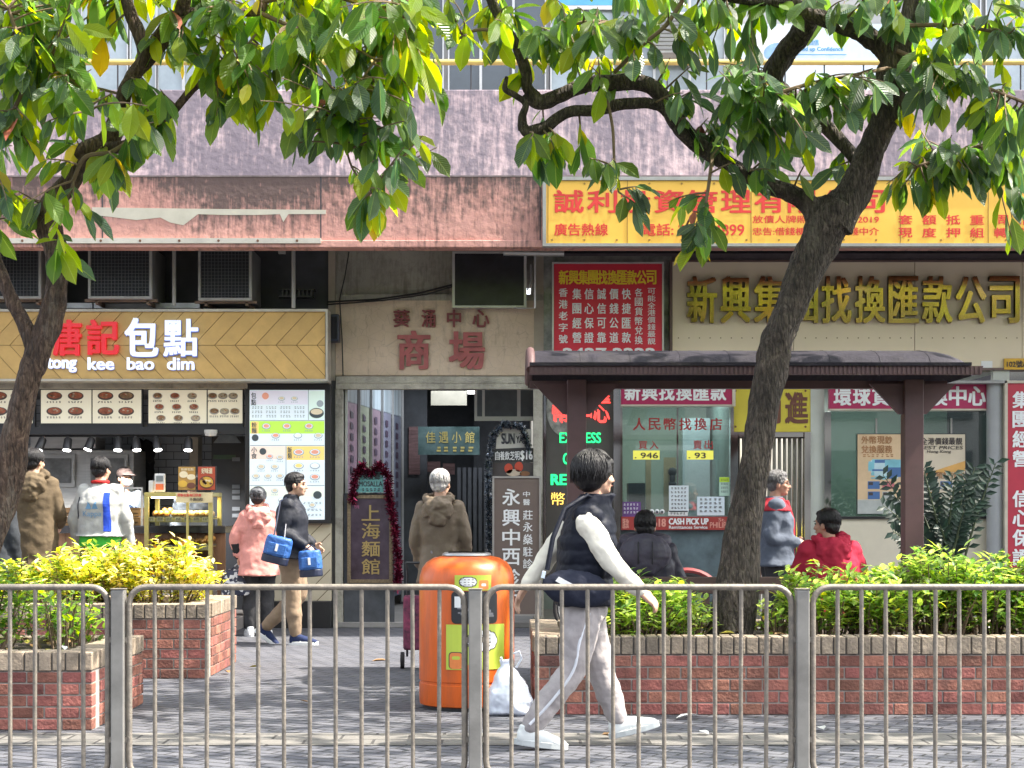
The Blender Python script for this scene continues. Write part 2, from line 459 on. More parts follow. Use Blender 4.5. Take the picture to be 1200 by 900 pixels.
for px in (-180, 120, 376, 633, 900, 1160): g.box(X(px, OD)-.006, X(px, OD)+.006, OD-.0025, OD+.01, zf0+.05, zf1-.004)
g.build('joint', dark_m, bld)
g = MB(); g.box(BX0, BX1, OD-.006, OD+.05, zf1-.012, zf1+.004); g.build('drip_edge', M('dark_edge', (.16, .13, .13), .9, var=.5, scale=6), bld)  # thin dark strip along the fascia top
# patch of bare primer on the ledge, left
g = MB()
pts = [(108, 243), (250, 245), (382, 246), (382, 251), (338, 251), (332, 260), (328, 251), (300, 252), (262, 252), (232, 251), (215, 264), (200, 261), (188, 255), (160, 258), (128, 254), (108, 252)]
g.prism([(X(a, OD), Z(b, OD)) for a, b in reversed(pts)], OD-.004, OD+.01)
g.build('bare_plaster_patch', M('bare_primer', (.42, .40, .33), .8, var=.12, scale=4), bld)
g = MB(); g.pbox(-40, 279, 376, 285, OD-.05, .05)
for k in range(9): g.ell(-20+46*k, 282, 1.6, 1.6, OD-.053, .01, 1, 8)
g.build('trim_strip', [M('cream_metal', (.42, .40, .35), .5, var=.15), M('rust', (.12, .06, .035), .8)], bld)

# upper windows, air conditioners and posters behind the terrace rail
ud = FD+.45
winf = M('aluminium', (.5, .5, .5), .35, metal=.6, var=.1)
pane_up = M('pale_window', (.30, .36, .40), .08, var=.5, scale=.7, spec=.9)
pane_dk = M('dark_window', (.035, .05, .065), .05, var=.6, scale=.6, spec=.9)
def window(px0, px1, py0, py1, m, parent, d=ud, mull=2):
    w = MB(); f = 3
    w.pbox(px0, py0, px1, py0+f, d, .08); w.pbox(px0, py1-f, px1, py1, d, .08)
    for k in range(mull+1):
        c = px0+(px1-px0)*k/mull
        w.pbox(max(px0, c-1.5), py0+f+.1, min(px1, c+1.5), py1-f-.1, d+.005, .07)
    o = w.build('window', winf, parent)
    g = MB(); g.pbox(px0+1, py0+1, px1-1, py1-1, d+.045, .01); g.build('pane', m, o)
for (a, b_, m, k) in [(-60, 40, pane_up, 2), (95, 150, pane_up, 1), (152, 246, pane_up, 3), (270, 330, pane_up, 2), (340, 420, pane_dk, 2), (425, 520, pane_dk, 3), (525, 640, pane_dk, 3), (645, 720, pane_up, 2), (725, 850, pane_up, 3), (1070, 1150, pane_up, 2), (1155, 1280, pane_up, 2)]:
    window(a, b_, -60, 112, m, bld, mull=k)
g = MB(); g.pbox(-80, -46, 1300, -40, ud-.06, .06); g.build('lintel', conc, bld)

def poster(name, label, cat, px0, py0, px1, py1, d, m, th=.02, group=None):
    t = thing(name, label, cat, (X((px0+px1)/2, d), d, Z(py1, d)), group)
    g = MB(); g.pbox(px0, py0, px1, py1, d, th); g.build('board', m, t)
    return t
white = M('white_print', (.75, .76, .76), .5, var=.05)
skyblue = M('sky_blue_print', (.12, .42, .75), .5, var=.1)
pblue = M('pale_blue_print', (.52, .66, .78), .5, var=.12, scale=2, col2=(.68, .74, .8))
t = poster('window_poster', 'bright blue poster with a white edge in the upper window, partly behind leaves', 'poster', 652, -30, 760, 11, ud-.02, white)
g = MB(); g.pbox(655, -28, 757, 6, ud-.024, .003); g.build('print', skyblue, t)
t = poster('window_poster', 'pale blue poster printed with the words Build up Confidence above the yellow rail', 'poster', 862, 28, 1062, 112, ud-.02, pblue)
g = MB()
row(g, '建立自信', 934, 46, 960, 53, ud-.026, 0, .01); letters(g, 'Build up Confidence', 934, 55, 988, 61, ud-.026, 0, .02)
g.pbox(934, 63.5, 992, 64.3, ud-.025, .003); g.ell(905, 56, 26, 22, ud-.0235, .003, 1, 28); g.ell(912, 62, 17, 12, ud-.026, .002, 2, 20)
g.build('print', [M('blue_ink', (.05, .3, .6), .5), white, M('figure_blue', (.25, .42, .68), .5, var=.3)], t)
t = poster('window_poster', 'small blue notice on a pale upper window behind the left tree', 'poster', 120, 30, 128, 48, ud-.02, white)
g = MB(); g.pbox(121, 31, 127, 46, ud-.024, .003); g.build('print', skyblue, t)

railm = M('yellow_paint', (.55, .42, .12), .45, var=.12, scale=5)
rl = thing('terrace_railing', 'yellow painted pipe railing on thin dark uprights along the terrace', 'railing', (0, OD+.5, zp1))
g = MB(); g.tube([(BX0, OD+.5, Z(73, OD+.5)), (BX1, OD+.5, Z(73, OD+.5))], .032, 10); g.build('top_rail', railm, rl, smooth=40)
dkm = M('dark_iron', (.05, .05, .055), .5, metal=.4)
g = MB()
for k in range(-6, 34): g.tube([(X(k*46, OD+.5), OD+.5, zp1-.02), (X(k*46, OD+.5), OD+.5, Z(74, OD+.5))], .009, 6)
g.build('upright', dkm, rl, smooth=40)
ac_w = M('old_white_enamel', (.5, .5, .48), .5, var=.1, dirt=.5)
t = thing('window_air_conditioner', 'white louvred air conditioner in the upper wall behind the middle branches', 'air conditioner', (X(795, ud), ud, Z(60, ud)))
g = MB(); g.pbox(765, 14, 830, 62, ud-.35, .35); g.build('casing', ac_w, t, bevel=.01)
g = MB()
for k in range(9): g.pbox(768, 17+k*4.8, 827, 19.4+k*4.8, ud-.365, .012)
g.build('louvre', M('grey_louvre', (.2, .2, .2), .5), t)

# ---------------------------------------------------------------- ledge hoarding (yellow)
yel = M('yellow_vinyl', (.78, .44, .06), .45, var=.06, scale=1.5, col2=(.82, .50, .08))
redi = M('red_ink', (.60, .035, .03), .45, var=.06)
d = OD-.16
t = thing('yellow_billboard', 'long yellow billboard with red Chinese lettering fixed to the pink ledge', 'billboard', (X(930, d), d, Z(288, d)))
g = MB()
g.pbox(640, 211, 1330, 285, d+.02, .1); g.build('board', yel, t)
g = MB(); g.pbox(636, 207, 1334, 211, d, .14); g.pbox(636, 285, 1334, 288.5, d, .14); g.pbox(636, 211, 640, 285, d, .14)
g.build('frame', M('grey_metal_frame', (.32, .32, .31), .45, metal=.5, var=.15), t)
g = MB()
for x in (642, 735, 880, 1055, 1158): g.pbox(x, 211.5, x+.7, 284.5, d+.016, .005)
for k in range(16):
    for y in (215, 281): g.ell(647+k*38, y, 1.2, 1.2, d+.014, .01, 0, 8)
g.build('seam', M('seam_line', (.3, .17, .03), .6), t)
g = MB(); e = d+.014
for i, ch in enumerate('誠利投資管理有限公司'): letters(g, ch, 649.5+39.2*i, 223, 683.5+39.2*i, 249, e, 0, .028)
row(g, '廣告熱線', 649, 262, 713, 276, e, 0, .02); letters(g, '電話:', 753, 262, 789, 276, e, 0, .02); letters(g, '2418 4899', 795, 263, 872, 276, e, 0, .02)
letters(g, '放債人牌照號碼:0374/2019', 882, 252.5, 1030, 261.5, e, 0, .015); letters(g, '忠告:借錢梗要還,咪俾錢中介', 882, 266.5, 1030, 276, e, 0, .015)
for i, (a, b_) in enumerate(['套現', '額度', '抵押', '重組', '周轉', '借貸', '清數', '加按']):
    x = 1061+28*i; letters(g, a, x-8, 252, x+8, 263, e, 0, .025); letters(g, b_, x-8, 267, x+8, 278, e, 0, .025)
g.build('lettering', redi, t)

# ================================================================ shop-front wall pieces behind the ledge
wallc = M('beige_render', (.40, .35, .28), .85, var=.12, scale=2.5, bump=.6, bscale=7, col2=(.46, .41, .34))
wallg = M('dark_tile_wall', (.05, .055, .065), .55, var=.3, scale=3)
greenst = M('green_marble', (.07, .10, .085), .2, var=.5, scale=3, col2=(.30, .33, .30), spec=.7)
topz = zf0+.318
g = MB()
g.box(X(-420, FD), X(392, FD), FD+.02, FD+.2, Z(366, FD), topz)
g.build('left_upper_wall', wallg, bld)
# party walls between the units (inside)
g = MB(); g.box(X(385, FD), X(393, FD), FD-.02, 26, 0, Z(292, FD)); g.build('party_wall', wallc, bld)
g = MB(); g.box(X(626, FD), X(637, FD), FD-.02, 26, 0, Z(292, FD)); g.build('party_wall', wallc, bld)
# corridor header
header = streaky('weathered_beige_render', (.60, .47, .35), (.67, .54, .42), (.18, .14, .11), 1.32, 1.6, .6)
g = MB(); g.pbox(393.2, 352, 625.8, 440, FD-.02, .22); g.build('arcade_header', header, bld)
g = MB(); g.pbox(393.2, 294, 531, 345, FD+.03, .15); g.pbox(393.2, 345, 636.8, 352, FD-.03, .2); g.build('arcade_upper_panel', streaky('grimy_panel', (.34, .33, .28), (.42, .41, .35), (.12, .11, .09), 1.22, 1.5, .6), bld)
for (x0, x1) in ((393.2, 402), (626, 637)): pass
fr = M('flaking_cream_paint', (.40, .38, .32), .7, var=.2, scale=6, dirt=.7, bump=.4)
ar = thing('arcade_gate_frame', 'flaking cream steel frame round the arcade entrance', 'door frame', (X(513, FD), FD, 0))
g = MB(); g.pbox(393.4, 441, 636, 456, FD-.07, .14); g.pbox(393.4, 447, 636, 449, FD-.08, .01); g.build('lintel', fr, ar, bevel=.004)
for (x0, x1) in ((393.4, 402.5), (625, 636)):
    g = MB(); g.box(X(x0, FD), X(x1, FD), FD-.06, FD+.06, 0, Z(456.3, FD)); g.build('jamb', fr, ar, bevel=.004)
# arcade lettering (applied to the wall, part of the building front)
maroon = M('maroon_paint', (.20, .045, .05), .6, var=.15); dusty = M('dusty_red_paint', (.36, .10, .10), .6, var=.25, scale=8)
t = thing('arcade_name_sign', 'raised dark red characters reading 葵涌中心 商場 on the beige wall over the arcade entrance', 'sign', (X(515, FD), FD-.05, Z(432, FD)))
g = MB(); e = FD-.05
for ch, a, b_ in (('葵', 461, 480), ('涌', 494, 510), ('中', 524, 540), ('心', 554, 573)): letters(g, ch, a, 363, b_, 383, e, 0, .02, .028)
g.build('small_characters', maroon, t)
g = MB(); letters(g, '商', 467, 388, 503, 432, e, 0, .03, .028); letters(g, '場', 527, 389, 567, 432, e, 0, .03, .028); g.build('large_characters', dusty, t)
# dark hanging panel above the arcade
t = thing('black_signboard', 'blank black signboard box hung over the arcade entrance below the pink ledge', 'signboard', (X(574, FD), FD-.15, Z(360, FD)))
g = MB(); g.pbox(533, 297, 614, 358, FD-.17, .12); g.build('board', M('black_acrylic', (.022, .023, .028), .25, var=.3), t)
g = MB(); g.pbox(530, 294.5, 617, 297, FD-.18, .14); g.pbox(530, 358, 617, 360.5, FD-.18, .14); g.pbox(530, 297, 533, 358, FD-.18, .14); g.pbox(614, 297, 617, 358, FD-.18, .14); g.build('frame', winf, t)
g = MB(); g.tube([P(590, 296, FD-.25), P(661, 297, FD-.25)], .035, 8); g.tube([P(606, 361, FD-.2), P(627, 361, FD-.2), P(627, 296, FD-.2)], .012, 6); g.tube([P(622, 310, FD-.1), P(622, 330, FD-.1), P(618, 340, FD-.1)], .01, 6)
tag(g.build('light_tube_bracket', winf, smooth=40), 'grey metal tube and thin conduit beside the black signboard', 'bracket')
cab = M('black_cable', (.02, .02, .02), .6)
g = MB(); g.tube([P(383, 354, FD-.1), P(440, 351, FD-.1), P(490, 344, FD-.1), P(533, 333, FD-.1)], .011, 5); g.tube([P(383, 357, FD-.12), P(450, 352, FD-.12), P(500, 345, FD-.12), P(533, 335, FD-.12)], .009, 5)
g.tube([P(409, 295, FD-.05), P(404, 325, FD-.05), P(398, 350, FD-.05), P(401, 400, FD-.05), P(402, 440, FD-.05)], .007, 5)
tag(g.build('cable', cab, smooth=40), 'loose black cables sagging across the beige wall beside the black signboard', 'cable')
t = thing('speaker_box', 'small navy loudspeaker box fixed to the wall right of the wooden sign', 'speaker', (X(390, FD), FD-.2, Z(400, FD)))
g = MB(); g.pbox(384, 368, 397, 400, FD-.25, .2); g.build('casing', M('navy_plastic', (.025, .03, .06), .4), t, bevel=.01)
g = MB(); g.pbox(386, 371, 395, 397, FD-.257, .006); g.build('grille', M('black_mesh', (.015, .015, .02), .7, bump=.5, bscale=300), t)

# arcade interior
adk = M('arcade_dark_wall', (.06, .065, .075), .7, var=.3)  # one dark base colour for the end wall and door
cor = thing('arcade_interior', 'dim shopping arcade passage seen through the entrance between the bun shop and money changer', 'passage', (X(515, 24), 24, 0))
panels = [(.34, .22, .30), (.30, .33, .25), (.22, .16, .20), (.2, .2, .27), (.17, .19, .26)]
yA, yB, xA, xB = FD+.1, 23.2, X(404, FD), X(471, 23.2)
g = MB(); g.add([(xA, yA, 1.2+1.40), (xB, yB, 1.2+1.40), (xB, yB, 3.2), (xA, yA, 3.2)], [(0, 1, 2, 3)]); 
g.build('frosted_transom', M('frosted_glass', (.36, .42, .46), .35, var=.5, scale=1, stretch=(9, 9, .1)), cor)
for k, c in enumerate(panels):
    t0, t1 = k/5, (k+1)/5-.02
    g = MB(); a = Vector((xA+(xB-xA)*t0, yA+(yB-yA)*t0, 0)); b_ = Vector((xA+(xB-xA)*t1, yA+(yB-yA)*t1, 0))
    ht = 1.35+1.26
    g.add([(a.x, a.y, .2), (b_.x, b_.y, .2), (b_.x, b_.y, ht), (a.x, a.y, ht)], [(0, 1, 2, 3)], 0)
    c2 = a.lerp(b_, .45)
    for q in range(10):
        z = 2.42-q*.13
        u = a.lerp(b_, .38); w_ = a.lerp(b_, .62)
        g.add([(u.x+.01, u.y-.004, z), (w_.x+.01, w_.y-.004, z), (w_.x+.01, w_.y-.004, z+.09*random.uniform(.6, 1)), (u.x+.01, u.y-.004, z+.09)], [(0, 1, 2, 3)], 1)
    g.build('wall_panel', [M('arcade_panel_%s' % 'abcde'[k], c, .4, var=.1), M('panel_ink', (.06, .04, .07), .6)], cor)
g = MB()
for k in range(6):
    q = Vector((xA+(xB-xA)*k/5+.012, yA+(yB-yA)*k/5-.02, 0)); g.box(q.x-.015, q.x+.015, q.y-.02, q.y+.02, .1, 3.2)
g.build('panel_strip', winf, cor)
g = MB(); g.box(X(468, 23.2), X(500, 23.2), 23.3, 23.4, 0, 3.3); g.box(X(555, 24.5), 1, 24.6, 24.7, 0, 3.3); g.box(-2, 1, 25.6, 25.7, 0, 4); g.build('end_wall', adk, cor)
g = MB(); g.box(-2.1, .6, 19.8, 26, 3.25, 3.3); g.build('ceiling', M('arcade_ceiling', (.10, .10, .11), .8), cor)
brk = M('arcade_brick', (.16, .09, .09), .7, var=.5, scale=4, stretch=(1, 1, 9))
g = MB(); g.pbox(479, 500, 492, 556, 23.25, .06); g.pbox(494, 541, 516, 553, 24.4, .05); g.pbox(519, 543, 533, 556, 24.4, .05); g.build('brick_pier', brk, cor)
g = MB()
for k in range(7): g.pbox(536+k*6.2, 548, 540+k*6.2, 655, 24.3, .03, 0)
g.build('shutter', M('shutter_metal', (.13, .14, .16), .4, metal=.4), cor)
g = MB(); g.pbox(505, 458, 547, 475, 22, .05); g.build('ceiling_panel', M('ivory_panel', (.2, .185, .145), .6), cor)
t = thing('fluorescent_lamp', 'short lit lamp high inside the arcade passage', 'lamp', (X(552, 23), 23, Z(462, 23)))
g = MB(); g.pbox(548, 457.8, 556, 461, 23, .08); g.build('tube', M('lamp_white', (1, 1, 1), .5, emit=4, var=0), t)
la = bpy.data.lights.new('area_light', 'AREA'); la.energy = 15; la.size = 1.0; la.color = (.85, .92, 1); lo = bpy.data.objects.new('area_light', la); COL.objects.link(lo); lo.location = (X(540, 22), 21.6, 3.2); kid(lo, t)
g = MB()
g.pbox(556, 457, 559, 492, 20.4, .05, 1); g.pbox(565, 457, 568, 492, 20.4, .05, 1); g.pbox(556, 488, 640, 493, 20.38, .06, 1); g.pbox(606, 457, 610, 488, 20.4, .05, 1)
g.pbox(559, 457, 625, 488, 20.6, .05, 0)
g.build('fan_light_frame', [M('grey_window_glass', (.13, .15, .17), .2), winf], cor)
# step
g = MB(); g.box(X(393, FD), X(637, FD), FD-.12, 26, 0, .06); g.build('threshold', M('threshold_stone', (.24, .23, .22), .7, var=.2), cor, bevel=.006)
# hanging green name board
t = thing('hanging_signboard', 'dark green glass signboard with gold characters hanging inside the arcade', 'signboard', (X(526, 22.6), 22.6, Z(532, 22.6)))
g = MB(); g.pbox(490, 500, 562, 533, 22.6, .06); g.build('board', M('green_glass_board', (.05, .10, .10), .12, var=.5, scale=2.5, col2=(.13, .2, .2)), t)
g = MB(); row(g, '佳遇小館', 497, 506, 558, 519, 22.59, 0, .01, fill=.72); scribble(g, 510, 523, 556, 530, 22.59, 0, 5); g.build('lettering', M('dull_gold', (.45, .38, .13), .4, metal=.3), t)
# tinsel garlands
def tinsel(name, label, pts, d, cols, n, rad):
    g = MB()
    Pt = [P(a, b_, d) for a, b_ in pts]; seg = [(Pt[i+1]-Pt[i]).length for i in range(len(Pt)-1)]; tot = sum(seg)
    for k in range(n):
        u = random.uniform(0, tot); i = 0
        while i < len(seg)-1 and u > seg[i]: u -= seg[i]; i += 1
        c = Pt[i].lerp(Pt[i+1], u/seg[i])
        v = Vector((random.gauss(0, 1), random.gauss(0, 1), random.gauss(0, 1))).normalized()
        w_ = v.orthogonal().normalized()*.006
        e1 = c+v*rad*random.uniform(.5, 1)
        g.add([c-w_, c+w_, e1+w_, e1-w_], [(0, 1, 2, 3)], random.randrange(len(cols)), random.random())
    return tag(g.build(name, cols), label, 'garland', 'tinsel garlands at the arcade entrance')
tr = [M('maroon_foil', (.30, .03, .08), .25, metal=.8), M('dark_maroon_foil', (.12, .015, .04), .25, metal=.8)]
ts = [M('silver_foil', (.4, .42, .45), .25, metal=.9), M('blue_silver_foil', (.16, .2, .25), .25, metal=.9)]
tinsel('tinsel_garland', 'maroon tinsel garland draped round the teal sign and down beside the noodle board', [(413, 588), (416, 560), (424, 545), (433, 556), (445, 545), (455, 558), (456, 585), (463, 620), (467, 660), (466, 690)], FD-.14, tr, 2300, .075)
tinsel('tinsel_garland', 'silver tinsel garland hanging down beside the white and black menu placards', [(620, 528), (612, 500), (590, 497), (576, 512), (572, 550), (573, 600), (574, 650)], FD-.08, ts, 2300, .06)
# boards leaning in the entrance
d = FD-.11
t = thing('teal_shop_sign', 'small teal sign with dark lettering wrapped in maroon tinsel', 'sign', (X(433, d), d, Z(578, d)))
g = MB(); g.prism([(X(a, d), Z(b_, d)) for a, b_ in ((417, 577), (449, 577), (449, 551), (424, 551))][::1], d, d+.05); g.build('board', M('teal_paint', (.12, .32, .31), .5, var=.1), t)
g = MB(); row(g, '女髮廊', 424, 554, 446, 562, d-.004, 0, .02); letters(g, 'MOSALLA', 421, 564, 448, 570, d-.004, 0, .02); scribble(g, 424, 572, 446, 576, d-.004, 0, 5); g.build('lettering', dark_m, t)
d = FD-.1
def framed(t, x0, y0, x1, y1, d, f, mf, mb_):
    g = MB(); g.pbox(x0+f, y0+f, x1-f, y1-f, d+.015, .03); g.build('board', mb_, t)
    g = MB(); g.pbox(x0, y0, x1, y0+f, d, .06); g.pbox(x0, y1-f, x1, y1, d, .06); g.pbox(x0, y0+f, x0+f, y1-f, d, .06); g.pbox(x1-f, y0+f, x1, y1-f, d, .06); g.build('frame', mf, t)
t = thing('noodle_shop_board', 'tall framed dark purple board with gold characters 上海麵館 standing by the arcade wall', 'signboard', (X(433, d), d, Z(683, d)))
framed(t, 407, 580, 460, 683, d, 4, M('carved_gilt', (.20, .15, .09), .5, metal=.3, var=.5, scale=40), M('purple_lacquer', (.055, .03, .05), .2, var=.6, scale=2, col2=(.12, .09, .12)))
g = MB(); e = d+.01
for ch, y in (('上', 592), ('海', 613), ('麵', 634), ('館', 655)): letters(g, ch, 424, y, 445, y+18, e, 0, .015)
row(g, '老字號', 415, 592, 421, 596, e, 1, .0)
g.build('lettering', [M('gold_leaf', (.42, .31, .12), .35, metal=.5), M('pink_ink', (.5, .15, .3), .5)], t)
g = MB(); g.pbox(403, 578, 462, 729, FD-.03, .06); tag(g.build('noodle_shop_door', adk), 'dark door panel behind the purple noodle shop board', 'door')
d = FD-.02
t = thing('menu_placard', 'white and black menu placards reading SUN YAT hung in the arcade doorway', 'placard', (X(602, d), d, Z(560, d)))
g = MB(); g.prism([(X(a, d), Z(b_, d)) for a, b_ in ((581, 526), (622, 524), (623, 503), (583, 502))], d, d+.02); g.build('white_plate', M('ivory_plate', (.45, .44, .40), .5), t)
g = MB(); g.pbox(577, 525.5, 626, 542, d+.001, .02); g.pbox(577, 542.3, 626, 560, d+.001, .02, 1)
for x, y, a, b_, mm in ((596, 549, 5, 6, 2), (608, 547, 5, 6, 2), (602, 554, 9, 4, 3), (615, 555, 6, 3, 4)): g.ell(x, y, a, b_, d-.003, .004, mm)
g.build('photo_strip', [M('black_print', (.03, .03, .032), .4), M('dark_food_print', (.06, .05, .05), .4), M('red_food', (.45, .06, .03), .5), M('pale_food', (.5, .4, .3), .5), M('brown_food', (.2, .09, .04), .5)], t)
g = MB(); letters(g, 'SUN', 588, 508, 603, 520, d-.004, 0, .05); letters(g, 'YAT', 605, 511, 616, 519, d-.004, 0, .03); row(g, '自養飲芝明', 580, 529, 609, 539, d-.004, 1, .01); letters(g, '$16', 610, 528, 624, 540, d-.004, 1, .03); g.build('lettering', [dark_m, white], t)
d = FD-.3
t = thing('clinic_board', 'tall brown board with white characters 永興中西 in a grey frame right of the arcade entrance', 'signboard', (X(605, d), d, Z(722, d)))
framed(t, 577, 558, 634, 722, d, 2.2, M('pewter_frame', (.36, .34, .32), .4, metal=.4), M('brown_enamel', (.14, .105, .09), .4, var=.08))
g = MB(); e = d+.01
for ch, y in (('永', 573), ('興', 597), ('中', 620), ('西', 643), ('診', 667), ('所', 690)): letters(g, ch, 589, y, 609, y+19, e, 0, .02)
for ch, y, w_, h in (('中', 576, 6, 6), ('醫', 585, 6, 7), ('莊', 598, 9, 11), ('永', 612, 9, 11), ('燊', 626, 9, 12), ('駐', 641, 9, 11), ('診', 655, 9, 11)): letters(g, ch, 613, y, 613+w_+2, y+h, e, 0, .012)
g.build('lettering', white, t)
# ================================================================ bun shop
def clip(poly, x0, x1):
    for s, lim in ((1, x0), (-1, x1)):
        out = []
        for i in range(len(poly)):
            a, b_ = poly[i], poly[(i+1) % len(poly)]
            ia, ib = s*(a[0]-lim) >= 0, s*(b_[0]-lim) >= 0
            if ia: out.append(a)
            if ia != ib:
                t = (lim-a[0])/(b_[0]-a[0]); out.append((lim, a[1]+t*(b_[1]-a[1])))
        poly = out
        if not poly: return []
    return poly
d = 19.0
t = thing('bun_shop_sign', 'long wooden chevron shop sign reading 唐記包點 tong kee bao dim over the bun counter', 'shop sign', (X(180, d), d, Z(445, d)))
woodm = M('pale_oak_plank', (.56, .36, .12), .5, var=.12, scale=5, stretch=(1, 1, 1), rnd=.10)
groove = M('plank_groove', (.10, .06, .03), .8)
g = MB(); g.pbox(-330, 365, 381.5, 444, d+.02, .3, 1)
for k in range(-30, 34):
    a = 12*k+60; w_ = 23.2; sh = 36
    a = 24*k+60
    for (ya, yb, s) in ((365.3, 404.2, 1), (404.8, 443.8, -1)):
        xa, xb = (a+sh, a) if s > 0 else (a, a+sh)
        q = clip([(xa, ya), (xa+w_, ya), (xb+w_, yb), (xb, yb)], -329, 381)
        if len(q) >= 3: g.prism([(X(u, d), Z(v, d)) for u, v in reversed(q)], d, d+.02, 0, random.random())
g.build('board', [woodm, groove], t)
g = MB(); g.pbox(-333, 362, 384, 365, d-.03, .34); g.pbox(-333, 444, 384, 446.5, d-.03, .34); g.pbox(381.5, 365, 384, 444, d-.03, .34); g.build('frame', M('champagne_metal', (.45, .42, .36), .4, metal=.4), t)
redl = M('red_lit_acrylic', (.65, .02, .03), .3, emit=.1, var=.05); whl = M('white_lit_acrylic', (.80, .86, 1.0), .3, emit=.12, var=.02); blu = M('blue_letter_edge', (.16, .22, .55), .4)
g = MB(); letters(g, '唐', 63, 375, 94, 416, d-.05, 0, .03, .045); letters(g, '記', 102, 375, 138, 415, d-.05, 0, .03, .045); g.build('red_characters', redl, t)
g = MB(); letters(g, '包', 147, 373, 184, 417, d-.05, 0, .03, .02); letters(g, '點', 192, 374, 231, 417, d-.05, 0, .02, .02); 
letters(g, '包', 147.5, 374, 184.5, 418, d-.02, 1, .04, .015); letters(g, '點', 192.5, 375, 231.5, 418, d-.02, 1, .035, .015); g.build('white_characters', [whl, blu], t)
g = MB()
for s, a, b_, y0, y1 in (('tong', 55, 89, 420, 436), ('kee', 103, 133, 419, 433), ('bao', 149, 180, 419, 433), ('dim', 196, 227, 419, 433)):
    letters(g, s, a, y0, b_, y1, d-.04, 0, .04, .02); letters(g, s, a+.6, y0+.8, b_+.6, y1+.8, d-.015, 1, .04, .012)
g.build('romanised_name', [whl, blu], t)
# roller box and dark frame
t = thing('roller_shutter_box', 'grimy beige roller shutter housing below the wooden sign', 'shutter box', (X(140, FD), FD, Z(457, FD)))
g = MB(); g.pbox(-420, 446.5, 290, 455, FD-.25, .3); g.pbox(-420, 448.5, 290, 449.3, FD-.262, .012); g.build('housing', fr, t, bevel=.006)
g = MB(); g.pbox(-330, 355, 108, 361, 19.2, .25); g.pbox(110, 355, 234, 361, 19.2, .25); tag(g.build('lamp_trough', M('galvanised', (.45, .46, .47), .4, metal=.5)), 'grey metal lamp troughs above the wooden chevron sign', 'lamp')
# menu light boxes
creaml = M('lit_menu_panel', (.74, .69, .54), .4, emit=.09, var=.03)
blkf = M('black_frame', (.018, .018, .02), .4)
platem = M('plate_print', (.10, .07, .06), .5); foodr = M('red_dish_print', (.42, .12, .06), .5, var=.5, scale=30); foodb = M('brown_dish_print', (.30, .18, .09), .5, var=.5, scale=30); foodg = M('pale_dish_print', (.52, .45, .33), .5, var=.4, scale=30); inkm = M('menu_ink', (.05, .04, .04), .6)
d = FD-.12
menus = [(-74, 41, 'menu light box partly hidden behind the left tree trunk', [(-70, -17), (-15, 38)]), (47, 167, 'menu light box with dark bowls of red noodles, right of the tree trunk', [(48, 107), (108.5, 165.5)]), (173, 285, 'menu light box with pale dim sum dishes, beside the tall digital menu', [(174, 242), (243.5, 284)])]
for mi, (a, b_, lab, subs) in enumerate(menus):
    t = thing('menu_light_box', lab, 'menu board', (X((a+b_)/2, d), d, Z(498, d)), 'menu light boxes over the bun counter')
    g = MB(); g.pbox(a, 455.2, b_, 500, d+.015, .06); g.build('case', blkf, t)
    for (u, v) in subs:
        g = MB(); g.pbox(u, 457, v, 496, d+.008, .01); g.build('menu_panel', creaml, t)
    g = MB()
    for (u, v) in subs:
        n = 2 if mi < 2 else 3
        rows_ = 2 if mi < 2 else (3 if v-u > 50 else 2)
        for j in range(rows_):
            for i in range(n):
                cx = u+(v-u)*(i+.62)/(n+.35)+(0 if mi < 2 else (j-1)*2); yy = 464+j*(18 if rows_ == 2 else 13)
                rx, ry = (9.3, 5.0) if mi < 2 else (5.6, 3.8)
                g.ell(cx, yy, rx, ry, d+.0045, .003, 0, 18)
                g.ell(cx, yy-.6, rx*.82, ry*.72, d+.003, .003, 1+random.randrange(3) if mi == 2 else random.choice((1, 1, 2)), 16)
                for q in range(5): g.ell(cx+random.uniform(-.5, .5)*rx, yy-.6+random.uniform(-.4, .4)*ry, rx*.16, ry*.16, d+.0018, .003, random.choice((1, 2, 3)), 7)
                scribble(g, cx-rx, yy+ry+1, cx+rx*.9, yy+ry+3.4, d+.004, 4, 5)
    g.build('dish_print', [platem if mi < 2 else M('grey_plate', (.38, .35, .32), .5), foodr, foodb, foodg, inkm], t)
g = MB(); g.pbox(-420, 500, 287, 509, FD-.16, .14); tag(g.build('menu_rail', blkf), 'black steel rail under the menu light boxes', 'rail')
# digital menu
d = FD-.24
t = thing('digital_menu', 'tall lit digital menu screen in a black frame right of the bun counter', 'screen', (X(337, d), d, Z(613, d)))
g = MB(); g.pbox(287, 450, 388, 613, d+.02, .12); g.build('case', blkf, t, bevel=.006)
scr = lambda n, c, e=.10: M('screen_'+n, c, .35, emit=e, var=.02)
g = MB()
S = [scr('pale', (.74, .84, .90)), scr('lilac', (.74, .74, .86)), scr('lime', (.48, .80, .10)), scr('peach', (.90, .72, .62)), scr('orange', (.92, .66, .22)), scr('cream', (.80, .86, .74)), scr('ink', (.07, .09, .10), .05), scr('food', (.62, .28, .2), .15), scr('tan', (.56, .48, .34), .15), scr('mint', (.70, .86, .80)), scr('line', (.30, .36, .40), .1)]
def sp(a, b_, c, e, m, k=0): g.pbox(a, b_, c, e, d+.012-k*.003, .006, m)
sp(292.5, 457, 380.5, 609, 0)
sp(293, 458, 360.5, 474, 1, 1); sp(362, 458, 380, 491, 9, 1); sp(293, 493.5, 380, 508, 2, 1); sp(293, 523, 334.5, 538, 3, 1); sp(336, 523, 380, 539, 4, 1); sp(293, 570, 380, 582, 5, 1); sp(294, 494, 303, 508, 4, 2) 
for a in (492.2, 521.5, 568.5): sp(293, a, 380, a+.9, 10, 2)
